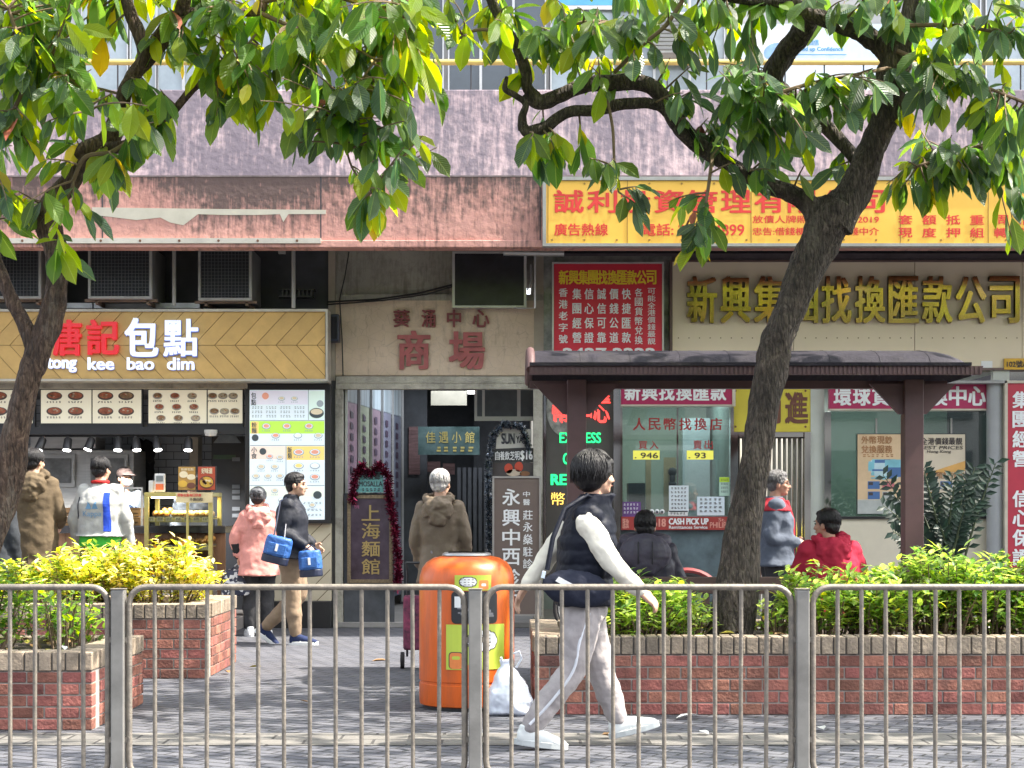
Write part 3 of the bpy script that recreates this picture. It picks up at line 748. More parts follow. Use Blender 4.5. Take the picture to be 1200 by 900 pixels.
sp(334.7, 523, 335.6, 568, 10, 2); sp(361, 457, 361.8, 492, 10, 2)
for i, ch in enumerate('包點'): letters(g, ch, 294.5, 460+i*8, 300, 467+i*8, d-.002, 6, .02)
for i, ch in enumerate('粉麵'): letters(g, ch, 295, 495+i*6.5, 300.5, 501+i*6.5, d-.002, 6, .02)
for i, ch in enumerate('小食'): letters(g, ch, 294.5, 524+i*7, 301, 530.5+i*7, d-.002, 6, .02)
for i, ch in enumerate('飯類'): letters(g, ch, 337, 524+i*7, 342, 530.5+i*7, d-.002, 6, .02)
def dish(cx, cy_, rx, ry, mm=7):
    g.ell(cx, cy_, rx, ry, d+.003, .003, 10, 16); g.ell(cx, cy_-.3, rx*.85, ry*.8, d+.001, .003, 0, 16); g.ell(cx, cy_-.4, rx*.68, ry*.6, d-.001, .003, mm, 14)
    scribble(g, cx-rx, cy_+ry+.8, cx+rx, cy_+ry+2.6, d+.003, 10, 4)
for c in range(4):
    for r_ in range(3): scribble(g, 295+16.5*c, 476+r_*5, 308+16.5*c, 479.5+r_*5, d+.003, 10, 4)
for x in (311,): g.ell(x, 464, 4, 4, d+.001, .003, 7)
for x in (330, 345): dish(x, 467, 4, 2.6, 8)
g.ell(371, 484, 8.5, 6, d+.001, .003, 6, 20); g.ell(371, 482.5, 7, 3.4, d-.001, .003, 8, 18); g.ell(375, 473, 4, 4, d+.001, .003, 10)
for x in (312, 336, 362): dish(x, 499.5, 5, 3.6)
for x, mm in ((323, 7), (349, 5), (373, 8)): dish(x, 510.5, 5, 3.4, mm)
g.ell(299, 513, 4, 4, d+.001, .003, 6)
g.ell(308, 529, 4, 4, d+.001, .003, 6); dish(316, 535, 4, 3); dish(328, 536, 4, 3, 8)
for x in (306, 322): dish(x, 547, 4.6, 3.2, 8)
for x in (300, 314, 328): dish(x, 558, 4.4, 3, 8)
for x in (350, 369): dish(x, 530, 6.5, 4)
for x, mm in ((350, 4), (369, 5)): dish(x, 546, 6, 3.8, mm)
for x, mm in ((350, 5), (369, 7)): dish(x, 559, 6, 3.8, mm)
for x in (304, 322, 340): dish(x, 575, 4, 3, 8)
dish(330, 586, 4, 3, 5); g.ell(372, 580, 5, 4.6, d+.001, .003, 6); dish(366, 592, 4, 3, 8); dish(310, 592, 5, 3.6, 7)
for y in (588, 596, 602): scribble(g, 355, y, 378, y+3, d+.003, 10, 5)
g.build('screen', S, t)
# panel below the screen
d = FD-.12
t = thing('plank_cladding', 'cream diagonal plank panel on a black plinth below the digital menu', 'panel', (X(340, d), d, 0))
g = MB(); g.pbox(287, 613.3, 388, 704, d, .1)
for k in range(-4, 10):
    xa, xb = 287+k*21, 287+k*21+90
    pl = clip([(xa, 704), (xb, 613.6), (xb+1, 613.6), (xa+1, 704)], 288, 387)
    if len(pl) >= 3: g.prism([(X(u, d), Z(v, d)) for u, v in pl], d-.003, d+.002, 1)
g.build('plank_face', [M('cream_plank', (.54, .48, .36), .6, var=.06), groove], t)
g = MB(); g.box(X(287, d), X(389, d), d-.08, d+.1, 0, Z(704.4, d)); g.build('plinth', blkf, t, bevel=.006)
g = MB(); g.pbox(388.3, 446, 393, 735, FD-.03, .1); tag(g.build('shop_corner_post', M('dark_grey_metal', (.07, .07, .07), .5, metal=.3)), 'dark steel post between the bun shop and the arcade', 'post')
# air conditioners above
acf = M('pale_grey_enamel', (.30, .30, .29), .5, var=.12, dirt=.35); acg = M('condenser_mesh', (.02, .023, .03), .6, bump=.8, bscale=160); acs = M('dark_grey_enamel', (.16, .16, .16), .5, var=.2)  # casing enamel is a darker grey than the front frame
def acunit(lab, x0, x1, y0, y1, d, dp=.75):
    t = thing('air_conditioner', lab, 'air conditioner', (X((x0+x1)/2, d), d, Z(y1, d)), 'air conditioner condensers above the wooden sign')
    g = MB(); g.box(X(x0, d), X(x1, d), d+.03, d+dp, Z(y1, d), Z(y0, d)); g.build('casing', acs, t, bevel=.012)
    g = MB(); f = 3.2
    g.pbox(x0, y0, x1, y0+f, d, .05); g.pbox(x0, y1-f, x1, y1, d, .05); g.pbox(x0, y0+f, x0+f, y1-f, d, .05); g.pbox(x1-f, y0+f, x1, y1-f, d, .05); g.build('front_frame', acf, t, bevel=.006)
    g = MB(); g.pbox(x0+f, y0+f, x1-f, y1-f, d+.022, .006)
    n = int((x1-x0)/4)
    for k in range(n): g.pbox(x0+f+k*4, y0+f, x0+f+k*4+.55, y1-f, d+.012, .008, 1)
    for k in range(int((y1-y0)/4)): g.pbox(x0+f, y0+f+k*4, x1-f, y0+f+k*4+.5, d+.008, .006, 1)
    g.build('condenser_grille', [acg, M('grille_wire', (.075, .08, .09), .5)], t)
    g = MB(); g.pbox(x0-4, y1+.5, x1+6, y1+3.4, d+.1, .05); g.box(X(x0+6, d), X(x0+9, d), d+.1, FD, Z(y1+5, d), Z(y1+.6, d)); g.box(X(x1-9, d), X(x1-6, d), d+.1, FD, Z(y1+5, d), Z(y1+.6, d)); g.build('bracket', M('rusty_steel', (.18, .13, .10), .8, var=.4), t)
acunit('air conditioner partly behind the left tree trunk', -36, 48, 289, 350, 18.75)
acunit('air conditioner in the middle of the three above the wooden sign', 103, 178, 289, 350, 18.75)
acunit('air conditioner at the right of the three, smallest and set lowest', 232, 295, 291, 352, 18.85, .7)
g = MB(); g.tube([P(204, 288, 18.9), P(204, 358, 18.9)], .022, 8); tag(g.build('drain_pipe', acf, smooth=40), 'white vertical pipe between two air conditioners', 'pipe')
g = MB(); g.tube([P(344, 288, 18.9), P(344, 361, 18.9)], .022, 8); tag(g.build('drain_pipe', acf, smooth=40), 'white vertical pipe right of the last air conditioner', 'pipe')
t = thing('cable_tray', 'short black slotted tray by the right white pipe', 'tray', P(348, 348, 19.3))
g = MB(); g.pbox(328, 338, 368, 340, 19.3, .2); g.pbox(326, 346, 366, 348, 19.3, .2)
for k in range(8): g.pbox(330+k*4.8, 340, 332.4+k*4.8, 346, 19.31, .05)
g.build('slotted_tray', blkf, t)
g = MB(); g.pbox(298, 291, 334, 293, 19.0, .03); g.pbox(326, 290, 334, 297, 18.98, .06); tag(g.build('conduit', acf), 'thin white conduit under the ledge by the right air conditioner', 'conduit')

# interior of the bun shop
ist = M('brushed_steel', (.5, .5, .49), .38, metal=.5, var=.15, scale=3, stretch=(1, 1, 12)); sdk = M('dark_steel', (.12, .12, .13), .35, metal=.5)  # second steel is a darker tone for the bun trays
tile = bpy.data.materials.new('grey_glazed_tile'); tile.use_nodes = True
N = tile.node_tree.nodes; L = tile.node_tree.links
tc = N.new('ShaderNodeTexCoord'); mp = N.new('ShaderNodeMapping'); mp.inputs['Rotation'].default_value = (R(90), 0, 0); L.new(tc.outputs['Object'], mp.inputs[0])
br = N.new('ShaderNodeTexBrick'); br.inputs['Scale'].default_value = 1; br.inputs['Brick Width'].default_value = .2; br.inputs['Row Height'].default_value = .1; br.inputs['Mortar Size'].default_value = .005
br.inputs['Color1'].default_value = (.45, .48, .52, 1); br.inputs['Color2'].default_value = (.45, .48, .52, 1); br.inputs['Mortar'].default_value = (.12, .13, .14, 1)
L.new(mp.outputs[0], br.inputs[0]); L.new(br.outputs[0], N['Principled BSDF'].inputs[0]); N['Principled BSDF'].inputs['Roughness'].default_value = .2
shp = thing('bun_shop_interior', 'steel and tile kitchen interior of the bun shop behind its counter', 'shop interior', (X(130, 22), 22, 0))
BS0, BS1 = X(-430, FD), X(287, FD)
g = MB(); g.box(BS0, BS1, 22.2, 22.3, 0, 3.1); g.build('tiled_wall', tile, shp)
g = MB(); g.box(BS0, X(383, FD), FD+.05, 22.3, 2.78, 2.86); g.build('ceiling', M('kitchen_ceiling', (.16, .16, .17), .8), shp)
g = MB(); g.box(BS0, X(232, 16.6), 15.9, FD, 0, .14); g.box(BS0, X(383, FD), FD+.02, 23, 0, .14); g.build('floor_step', M('shop_step', (.22, .2, .19), .8, var=.2), shp, bevel=.01)
g = MB(); g.box(X(383, FD), X(386, FD), FD+.1, 22.3, 0, 2.9); g.box(BS0-.1, BS0, FD, 22.3, 0, 3.1); g.build('side_wall', wallg, shp)
g = MB(); g.pbox(222, 508, 232, 575, 21.5, .3); g.build('tiled_pillar', M('beige_tile', (.5, .44, .34), .4), shp)
t = thing('steaming_cabinet', 'large brushed steel steaming cabinet with glazed doors behind the bun counter', 'cabinet', (X(95, 21), 21, .14))
g = MB(); g.box(X(-20, 21), X(157, 21), 21, 21.7, .14, Z(527, 21)); g.build('body', ist, t, bevel=.01)
for (a, b_) in ((-16, 30), (42, 88), (101, 150)):
    dr = MB(); dr.pbox(a, 532, b_, 571, 20.97, .03); o = dr.build('door', ist, t, bevel=.006)
    dr = MB(); dr.pbox(a+5, 537, b_-5, 566, 20.955, .012); dr.build('door_glass', M('steamed_glass', (.20, .21, .215), .3, var=.5, scale=5), o)
    dr = MB(); dr.tube([P(b_-2, 540, 20.93), P(b_-2, 562, 20.93)], .012, 6); dr.build('handle', ist, o, smooth=40)
g = MB(); g.pbox(36, 512, 112, 525, 20.8, .5); g.build('hood', ist, t)
t = thing('black_apron_rack', 'black coats hanging on the tiled wall right of the steel cabinet', 'coats', P(165, 575, 21.6))
g = MB()
for k in range(26): g.sph(P(158+random.uniform(0, 16), random.uniform(525, 600), 21.8+random.uniform(-.1, .1)), .10, .06, .16, 8)
g.build('coats', M('black_cloth', (.015, .015, .017), .9), t, smooth=60)
# right dark cupboard
t = thing('dark_cupboard', 'black cupboard with a row of small labels at the right end of the bun shop', 'cupboard', (X(270, 20.6), 20.6, .14))
g = MB(); g.box(X(248, 20.6), X(287, 20.6), 20.6, 21.2, .14, Z(512, 20.6)); g.build('body', M('charcoal_panel', (.028, .03, .036), .4), t)
g = MB()
for y in (536, 568, 574, 581, 594, 602): g.pbox(272, y, 281, y+4.4, 20.585, .012, 0)
for y in (533,): g.pbox(250, y, 276, y+5, 20.588, .01, 1)
g.build('label_strip', [M('label_grey', (.22, .23, .25), .5), M('green_strip', (.06, .11, .06), .5)], t)
g = MB()
for (a, y) in ((252, 512), ): g.prism([(X(u, 20.2), Z(v, 20.2)) for u, v in ((250, 519), (282, 519), (272, 506), (262, 504))], 20.2, 20.24)
tag(g.build('crumpled_sheet', M('grey_sheet', (.22, .26, .3), .5, var=.3)), 'crumpled grey plastic sheet above the dark cupboard', 'sheet')
g = MB(); g.lathe(P(247, 511, 19.4), [(.0, 0), (.06, 0), (.075, .04), (.075, .07), (0, .07)], 16); tag(g.build('dome_camera', M('white_plastic', (.6, .6, .58), .4), smooth=50), 'white dome security camera under the black menu rail', 'camera')
# track lights
trk = MB(); trk.pbox(10, 509, 236, 512, 19.55, .05); tag(trk.build('lighting_track', blkf), 'black lighting track over the bun counter', 'track')
lampw = M('lit_lamp_face', (1, .97, .92), .4, emit=6, var=0)
for i, (px, py, tilt) in enumerate([(29, 521, .25), (51, 520, .35), (80, 521, .05), (108, 521, .3), (139, 520, 0), (159, 519, -.15), (183, 520, -.2), (221, 520, 0)]):
    d = 19.45
    lab = ['track spotlight half hidden behind the left trunk', 'tilted track spotlight above the man in the brown coat', 'track spotlight second to the right of the brown coat', 'track spotlight right above the man in the white jacket, tilted left', 'upright track spotlight above the masked server', 'track spotlight right of the masked server against black coats', 'brightest bluish track spotlight against the grey tiles', 'rightmost track spotlight, dim, beside the beige pillar'][i]
    t = thing('track_spotlight', lab, 'spotlight', P(px, 511, d), 'black track spotlights over the bun counter')
    dirv = Vector((-tilt, -.25, -1)).normalized(); a = P(px, 513, d); b_ = a+dirv*.145
    g = MB(); g.tube([a, a+dirv*.02, a+dirv*.14, b_], [.03, .046, .05, .05], 14); g.tube([P(px, 511, d), a], .012, 6); g.build('housing', M('spot_black', (.02, .02, .022), .35), t, smooth=40)
    g = MB(); g.tube([b_, b_+dirv*.008], .043, 14); g.build('lamp_face', lampw, t)
    la = bpy.data.lights.new('spot_light', 'SPOT'); la.energy = 30; la.spot_size = R(95); la.spot_blend = .6; la.color = (1, .95, .88) if i != 6 else (.85, .95, 1); la.shadow_soft_size = .04
    lo = bpy.data.objects.new('spot_light', la); COL.objects.link(lo); lo.location = b_+dirv*.03; lo.rotation_euler = (Vector((-tilt*.6, .55, -1))).to_track_quat('-Z', 'Y').to_euler(); kid(lo, t)
# counter
cwood = M('counter_wood', (.24, .13, .07), .5, var=.25, scale=3, stretch=(8, 1, .5), rnd=.2)
d = 18.6
t = thing('bun_counter', 'brown plank counter with a dark worktop in front of the steaming cabinet', 'counter', (X(90, d), d, .14))
g = MB()
for k in range(-8, 24): g.box(X(k*11, d)+.002, X(k*11+11, d)-.002, d, d+.05, .14, Z(625, d), 0, random.random())
g.build('front_planks', cwood, t)
g = MB(); g.box(X(-90, d), X(265, d), d-.06, d+.75, Z(625, d)+.002, Z(616, d)); g.build('worktop', M('black_stone', (.05, .05, .055), .15), t, bevel=.006)
bam = M('bamboo', (.34, .19, .08), .6, var=.2, rnd=.25, scale=20); d = 18.75
for i, (a, b_, n) in enumerate([(22, 34, 2), (60, 72, 2), (73, 85, 2), (112, 124, 2), (140, 152, 2), (153, 165, 2)]):
    for k in range(n):
        t = thing('bamboo_steamer', 'bamboo steamer box %s on the bun counter' % (['behind the trunk', 'beside the brown coat', 'left of the white jacket', 'hidden behind the white jacket', 'under the glass screen', 'by the display cabinet'][i])+(', upper' if k else ', lower'), 'steamer', (X((a+b_)/2, d), d+.12, Z(616, d)+k*.09), 'bamboo steamer boxes on the counter')
        g = MB(); x0, x1 = X(a, d), X(b_, d); z = Z(616, d)+.002+k*.1
        g.box(x0, x1, d, d+.28, z, z+.075, 0, random.random()); g.box(x0-.004, x1+.004, d-.004, d+.284, z+.0755, z+.095, 0, random.random()); g.build('box', bam, t, bevel=.005)
        g = MB(); g.box((x0+x1)/2-.025, (x0+x1)/2+.025, d-.012, d, z+.03, z+.04); g.build('handle', groove, t)
gl = glass('clear_glass', (.95, .97, .96), -.02)
t = thing('sneeze_guard', 'small glass screen in a steel frame on the counter in front of the masked server', 'screen', P(155, 616, 18.66))
g = MB(); g.pbox(146, 573, 165, 615, 18.66, .008); g.build('glass_pane', gl, t)
g = MB(); g.pbox(144, 571, 167, 573, 18.65, .03); g.pbox(144, 573, 146, 616, 18.65, .03); g.pbox(165, 573, 167, 616, 18.65, .03); g.build('frame', ist, t)
t = thing('plastic_bag', 'crumpled blue plastic bag behind the counter screen', 'bag', P(154, 605, 18.95))
g = MB()
for k in range(12): g.sph(P(154+random.uniform(-6, 6), random.uniform(597, 604), 18.95+random.uniform(-.05, .05)), random.uniform(.03, .06), None, None, 7)
g.build('bag', M('blue_film', (.12, .22, .5), .3, var=.4, scale=20), t, smooth=30)
# display cabinet
d = 18.2
gold = M('yellow_lit_steel', (.52, .45, .16), .3, metal=.5, var=.2)  # yellow light on the steel frame is put into its colour
t = thing('bread_display_cabinet', 'glass display cabinet in a steel frame coloured yellow as lit with two shelves of buns', 'display cabinet', (X(209, d), d, .14))
x0, x1 = X(169, d), X(249, d); zt, zb = Z(577, d), .14; y1 = d+.6; w_ = .045
g = MB()
for (a, y) in ((x0, d), (x1-w_, d), (x0, y1-w_), (x1-w_, y1-w_)): g.box(a, a+w_, y, y+w_, zb, zt-w_)
g.box(x0, x1, d, d+w_, zt-w_+.001, zt); g.box(x0, x1, y1-w_, y1, zt-w_+.001, zt); g.box(x0, x0+w_, d+w_, y1-w_, zt-w_+.001, zt); g.box(x1-w_, x1, d+w_, y1-w_, zt-w_+.001, zt)
g.box(X(218, d), X(221, d), d+.002, d+.03, Z(658, d), zt-w_); g.build('frame', gold, t, bevel=.004)
g = MB(); g.box(x0+w_, x1-w_, d+.012, d+.018, Z(660, d), zt-w_); g.build('glass_front', gl, t)
for y in (607, 640):
    g = MB(); g.box(x0+.03, x1-.03, d+.05, y1-.05, Z(y+1.5, d), Z(y, d)); g.pbox(172, y, 246, y+5, d+.03, .015); g.build('shelf', gold, t)
g = MB(); g.box(x0+.02, x1-.02, d+.03, y1-.03, zb+.1, Z(662, d)); g.build('base', ist, t)
g = MB()
for y in (603, 636):
    for k in range(7): g.pbox(173+k*10.6, y+3, 181+k*10.6, y+8, d+.02, .006, 0, random.random()); scribble(g, 174+k*10.6, y+4, 180+k*10.6, y+7, d+.016, 1, 3)
lmp = MB(); lmp.box(x0+.06, x1-.06, d+.06, d+.09, zt-.062, zt-.047); lmp.build('lamp_tube', M('warm_tube', (1, .86, .5), .5, emit=2.5, var=0), t)
la = bpy.data.lights.new('area_light', 'AREA'); la.energy = 4; la.size = .5; la.color = (1, .85, .5); lo = bpy.data.objects.new('area_light', la); COL.objects.link(lo); lo.location = ((x0+x1)/2, d+.25, zt-.07); kid(lo, t)
g.build('price_tags', [M('cream_card', (.62, .55, .32), .5, rnd=.2), inkm], t)
bunm = [M('golden_bun', (.50, .25, .06), .4, var=.25, scale=15), M('pale_bun', (.58, .40, .18), .5, var=.15, scale=15), M('brown_bun', (.30, .13, .05), .4, var=.3, scale=15)]
tri = 0
for y, sets in ((607, [(175, 195, 0), (197, 221, 1), (223, 245, 1)]), (640, [(174, 188, 2), (189, 204, 0), (205, 221, 1), (224, 246, 0)])):
    for (a, b_, mm) in sets:
        lab = ['golden buns piled at the upper left', 'pale pastries in the upper middle', 'pale pastries at the upper right', 'brown rolls at the lower left', 'golden rolls in the lower shelf beside the brown rolls', 'pale flat cakes in the lower middle', 'golden rolls at the lower right'][tri]; tri += 1
        tt = thing('bun_tray', lab+' of the display cabinet', 'tray of buns', P((a+b_)/2, y, d+.25), 'trays of buns in the display cabinet')
        g = MB(); g.box(X(a, d), X(b_, d), d+.07, d+.5, Z(y, d)+.001, Z(y, d)+.015); g.build('tray', sdk, tt)
        for q in range(6):
            g = MB(); c = Vector((X(a+(b_-a)*(.18+.32*(q % 3)), d), d+.16+.2*(q//3), Z(y, d)+.045+(.03 if mm == 0 and q > 3 else 0))); g.sph(c, (X(b_, d)-X(a, d))*.17, .085, .035, 12); g.build('bun', bunm[mm], tt, smooth=60)
for (a, b_, lab, cbase, cc) in ((208, 230, 'upright poster card of yellow buns on the display cabinet', (.42, .24, .06), 1), (231, 253, 'upright red poster card of a round dish on the display cabinet', (.42, .07, .03), 0)):
    t = poster('poster_card', lab, 'poster', a, 546, b_, 575, 18.25, blkf, .02)
    g = MB(); g.pbox(a+1, 547, b_-1, 574, 18.244, .004, 0)
    if cc:
        for (x, y, rx, ry, mm) in ((215, 556, 5, 4, 1), (224, 559, 5, 3.4, 1), (214, 567, 5.4, 4, 2), (224, 569, 5, 3.6, 3)): g.ell(x, y, rx, ry, 18.238, .004, mm, 16)
        row(g, '新鮮包點', 212, 548.5, 227, 551.5, 18.238, 1, .02)
    else:
        g.ell(242, 565, 9, 7.5, 18.24, .004, 3, 20); g.ell(242, 565, 7.6, 6.2, 18.237, .004, 2, 18)
        for q in range(9): g.ell(242+random.uniform(-5, 5), 565+random.uniform(-4, 4), 1.7, 1.3, 18.233, .004, random.choice((1, 3)), 8)
        row(g, '好味道', 236, 548.5, 249, 555, 18.238, 1, .03)
    g.build('print', [M('poster_'+('ochre' if cc else 'red'), cbase, .4, var=.1), M('print_cream', (.7, .6, .4), .5), M('print_yellow', (.62, .38, .05), .5), M('print_brown', (.14, .05, .03), .5)], t)
t = poster('price_strip', 'cream paper strip with red lettering along the top of the display cabinet', 'notice', 206, 577, 249, 589, 18.17, M('cream_paper', (.60, .50, .28), .6), .006)
g = MB(); row(g, '即製包點每日供應', 208, 578.5, 236, 582, 18.165, 0, .02); row(g, '外賣自取', 222, 583.5, 238, 587, 18.165, 1, .02); g.build('lettering', [redi, inkm], t)
t = thing('payment_terminal', 'white card terminal with an orange sticker on the display cabinet', 'terminal', P(186, 577, 18.3))
g = MB(); g.pbox(181, 555, 193, 576, 18.3, .05); g.build('body', M('white_plastic', (.6, .6, .58), .4), t, bevel=.008)
g = MB(); g.pbox(183, 557.5, 191, 564, 18.294, .006, 0); g.pbox(182.4, 567, 191.6, 574, 18.294, .006, 1); g.build('screen', [M('grey_lcd', (.2, .22, .22), .2), M('orange_sticker', (.7, .16, .05), .5)], t)
g = MB(); g.pbox(174, 563, 180, 577, 18.35, .06); tag(g.build('paper_cup_stack', M('white_plastic', (.6, .6, .58), .4), bevel=.01), 'small white box left of the card terminal', 'box')

# ================================================================ money changer
cream = M('cream_panel_paint', (.74, .64, .47), .5, var=.05, scale=1, spec=.4)
d = FD-.12
t = thing('money_changer_sign', 'wide cream fascia with raised gold mirror characters 新興集團找換匯款公司', 'shop sign', (X(1000, d), d, Z(432, d)))
g = MB()
for a, b_ in ((788, 929.6), (930.3, 1071.5), (1072.2, 1197.5), (1198.2, 1420)): g.pbox(a, 307, b_, 431, d, .06)
g.build('board', cream, t, bevel=.003)
g = MB(); g.pbox(785, 305, 1420, 307, d-.02, .1); g.pbox(785, 431, 1420, 433.5, d-.02, .1); g.pbox(785, 307, 788, 431, d-.02, .1); g.build('frame', M('brown_trim', (.14, .09, .08), .4), t)
mir = M('gold_mirror', (.60, .36, .19), .1, metal=1, var=.03)
edge = M('brass_edge', (.22, .14, .06), .3, metal=.8)
g = MB()
for i, ch in enumerate('新興集團找換匯款公司'): letters(g, ch, 806+39.4*i, 324, 839.5+39.4*i, 378, d-.07, 0, .02, .068, edge=1)
g.build('mirror_characters', [mir, edge], t)
g = MB()
for k in range(34): g.ell(795+k*12.4, 396, .8, .8, d-.003, .006, 0, 6)
g.build('rivets', edge, t)
g = MB(); g.pbox(637, 290, 1420, 297, FD+.05, .1, 0); g.pbox(637, 297, 1420, 305, FD-.01, .06, 1)  # upper strip is coloured dark as the shaded recess under the ledge
tag(g.build('shaded_gap_beam', [dark_m, M('dark_lilac_metal', (.14, .12, .14), .5, var=.25)]), 'dark strip for the shaded gap and a metal beam above the cream sign', 'beam')
g = MB(); g.pbox(637, 300, 787, 440, FD-.02, .1); tag(g.build('marble_pilaster', M('green_white_marble', (.05, .075, .06), .15, var=.3, scale=2.2, col2=(.5, .52, .5), spec=.7)), 'green and white marble wall behind the red notice board', 'wall')
# red notice
crim = M('crimson_vinyl', (.55, .02, .045), .4, var=.05); wpr = white; ypr = M('yellow_print', (.80, .58, .03), .5, var=.05)
d = FD-.3
t = thing('red_notice_board', 'large red board listing services in white columns under a yellow title', 'notice board', (X(712, d), d, Z(424, d)))
framed(t, 647, 307, 778, 424, d, 2, winf, crim)
g = MB(); e = d+.01
row(g, '新興集團找換匯款公司', 655, 317, 769, 333, e, 1, .03, fill=.95)
for s, a, b_ in (('香港老字號', 655, 665), ('集團經營', 671, 681), ('信心保證', 685, 695.5), ('誠信可靠', 700, 710), ('價錢公道', 714.5, 724.5), ('快捷匯款', 729, 739)): col(g, s, a, 336, b_, 404, e, 0, .02, fill=.72)
col(g, '各國貨幣兌換', 744, 337, 753, 404, e, 0, .012); col(g, '可能全港價錢最靚', 759, 337, 768, 404, e, 0, .008)
letters(g, '2427 2222', 660, 408, 768, 421, e, 0, .05); g.build('lettering', [wpr, ypr], t)
# LED column
d = FD-.06
t = thing('led_sign', 'tall dark LED sign with red Chinese characters and green words EXPRESS and REMIT', 'led sign', (X(680, d), d, .5))
g = MB(); g.pbox(640, 446, 722, 690, d+.02, .12); g.build('cabinet', M('led_panel', (.075, .068, .062), .3, var=.1), t)
g = MB(); g.pbox(637, 446, 640, 690, d-.01, .14); g.pbox(719, 446, 727, 690, d-.04, .2); g.build('steel_frame', M('polished_steel', (.6, .6, .6), .08, metal=1, var=.05), t)
g = MB(); g.ell(661, 478, 21, 33, d+.012, .004, 0, 30); g.build('fern_pattern', M('grey_etched_glass', (.24, .24, .22), .3, var=.6, scale=12), t)
rled = M('red_led', (1, .06, .05), .5, emit=.5, var=0); gled = M('green_led', (.02, .8, .22), .5, emit=.4, var=0); yled = M('amber_led', (.9, .55, .1), .5, emit=.5, var=0)
g = MB(); e = d+.006
for s, a, b_, y0, y1 in (('外', 647, 668, 450, 470), ('匯', 696, 714, 450, 471), ('幣', 647, 668, 474, 494), ('中', 676, 692, 474, 494), ('心', 695, 713, 474, 494)):
    letters(g, s, a, y0, b_, y1, e, 0, .0); letters(g, s, a+1.6, y0+1.6, b_+1.6, y1+1.6, e+.001, 0, .0)
letters(g, 'EXPRESS', 656, 507, 704, 519, e, 1, .03); letters(g, 'GLOBAL', 660, 531, 702, 544, e, 1, .03); letters(g, 'REMIT', 646, 556, 692, 568, e, 1, .06); letters(g, '幣', 646, 577, 662, 592, e, 2, .0)
g.build('lit_characters', [rled, gled, yled], t)
# magenta signs
mag = M('magenta_vinyl', (.36, .015, .085), .4, var=.05)
for (x0, x1, y0, y1, s, a, b_, ya, yb, lab) in ((728, 858, 446, 476, '新興找換匯款', 731, 852, 450, 469, 'magenta sign 新興找換匯款 over the rate window'), (972, 1157, 449, 481, '環球貨幣兌換中心', 976, 1156, 453, 475, 'magenta sign 環球貨幣兌換中心 over the poster window')):
    d = FD-.14
    t = thing('magenta_sign', lab, 'shop sign', (X((x0+x1)/2, d), d, Z(y1, d)), 'magenta signs of the money changers')
    g = MB(); g.pbox(x0, y0, x1, y1-2, d+.015, .1); g.build('board', mag, t)
    g = MB(); g.pbox(x0, y1-2, x1, y1, d, .12); g.pbox(x1+.2, y0, x1+4, y1, d, .12); g.build('trim', M('ivory_trim', (.5, .45, .36), .4), t)
    g = MB(); row(g, s, a, ya, b_, yb, d+.01, 0, .035, fill=.86); g.build('lettering', white, t)
# shop walls
pale = M('pale_green_wall', (.50, .52, .47), .5, var=.06); lowc = M('cream_low_wall', (.66, .60, .47), .45, var=.05); blug = M('blue_grey_panel', (.09, .125, .14), .35, var=.35, scale=5)
mc = thing('money_changer_shop', 'cream and blue grey shop front of the money changer with two glazed windows', 'shop front', (X(940, FD), FD, 0))
x = lambda p: X(p, FD)
g = MB(); g.pbox(727, 605, 858, 760, FD-.02, .15); g.build('blue_base', blug, mc)
g = MB(); g.pbox(966, 608, 1176, 760, FD-.02, .15); g.build('cream_base', lowc, mc)
g = MB(); g.pbox(966, 605, 1160, 608, FD-.05, .2); g.build('dark_sill', blkf, mc)
g = MB(); g.pbox(858, 449, 950, 506, FD, .1); g.build('yellow_board', M('yellow_board', (.60, .50, .05), .45, var=.05), mc)
g = MB(); g.ell(862, 458, 1.3, 1.3, FD-.004, .01); g.ell(944, 458, 1.3, 1.3, FD-.004, .01); g.ell(862, 500, 1.3, 1.3, FD-.004, .01); g.ell(944, 500, 1.3, 1.3, FD-.004, .01)
letters(g, '內', 878, 462, 914, 496, FD-.006, 0, .03); letters(g, '進', 921, 460, 946, 496, FD-.006, 0, .035); g.build('entrance_characters', M('brown_ink', (.14, .05, .03), .5), mc)
g = MB(); g.pbox(950, 449, 966, 760, FD-.01, .1); g.build('pale_post', pale, mc)
chrome = M('chrome', (.62, .6, .55), .06, metal=1, var=.04)
g = MB(); g.pbox(966.3, 483, 974, 760, FD-.06, .14); g.pbox(856, 477, 860, 605, FD-.06, .12); g.pbox(727, 477, 729.5, 605, FD-.05, .1); g.pbox(858.5, 506.3, 865, 760, FD-.05, .14); g.pbox(943, 506.3, 950, 760, FD-.05, .14); g.build('chrome_post', chrome, mc)
gate = thing('steel_gate', 'polished steel bar gate standing below the yellow 內進 board', 'gate', (X(904, FD), FD, 0))
g = MB()
for k in range(13): g.tube([P(868+k*6, 514, FD+.03), (X(868+k*6, FD+.03), FD+.03, .05)], .011, 6)
g.build('bars', chrome, gate, smooth=40)
g = MB(); g.pbox(865.4, 506.5, 942.6, 512, FD, .06); g.pbox(865.4, 630, 942.6, 636, FD, .06); g.build('crossbar', chrome, gate)
g = MB(); g.pbox(866, 512, 942, 740, FD+.12, .03); g.build('ivory_door', M('ivory_gate_back', (.40, .37, .30), .4), gate)
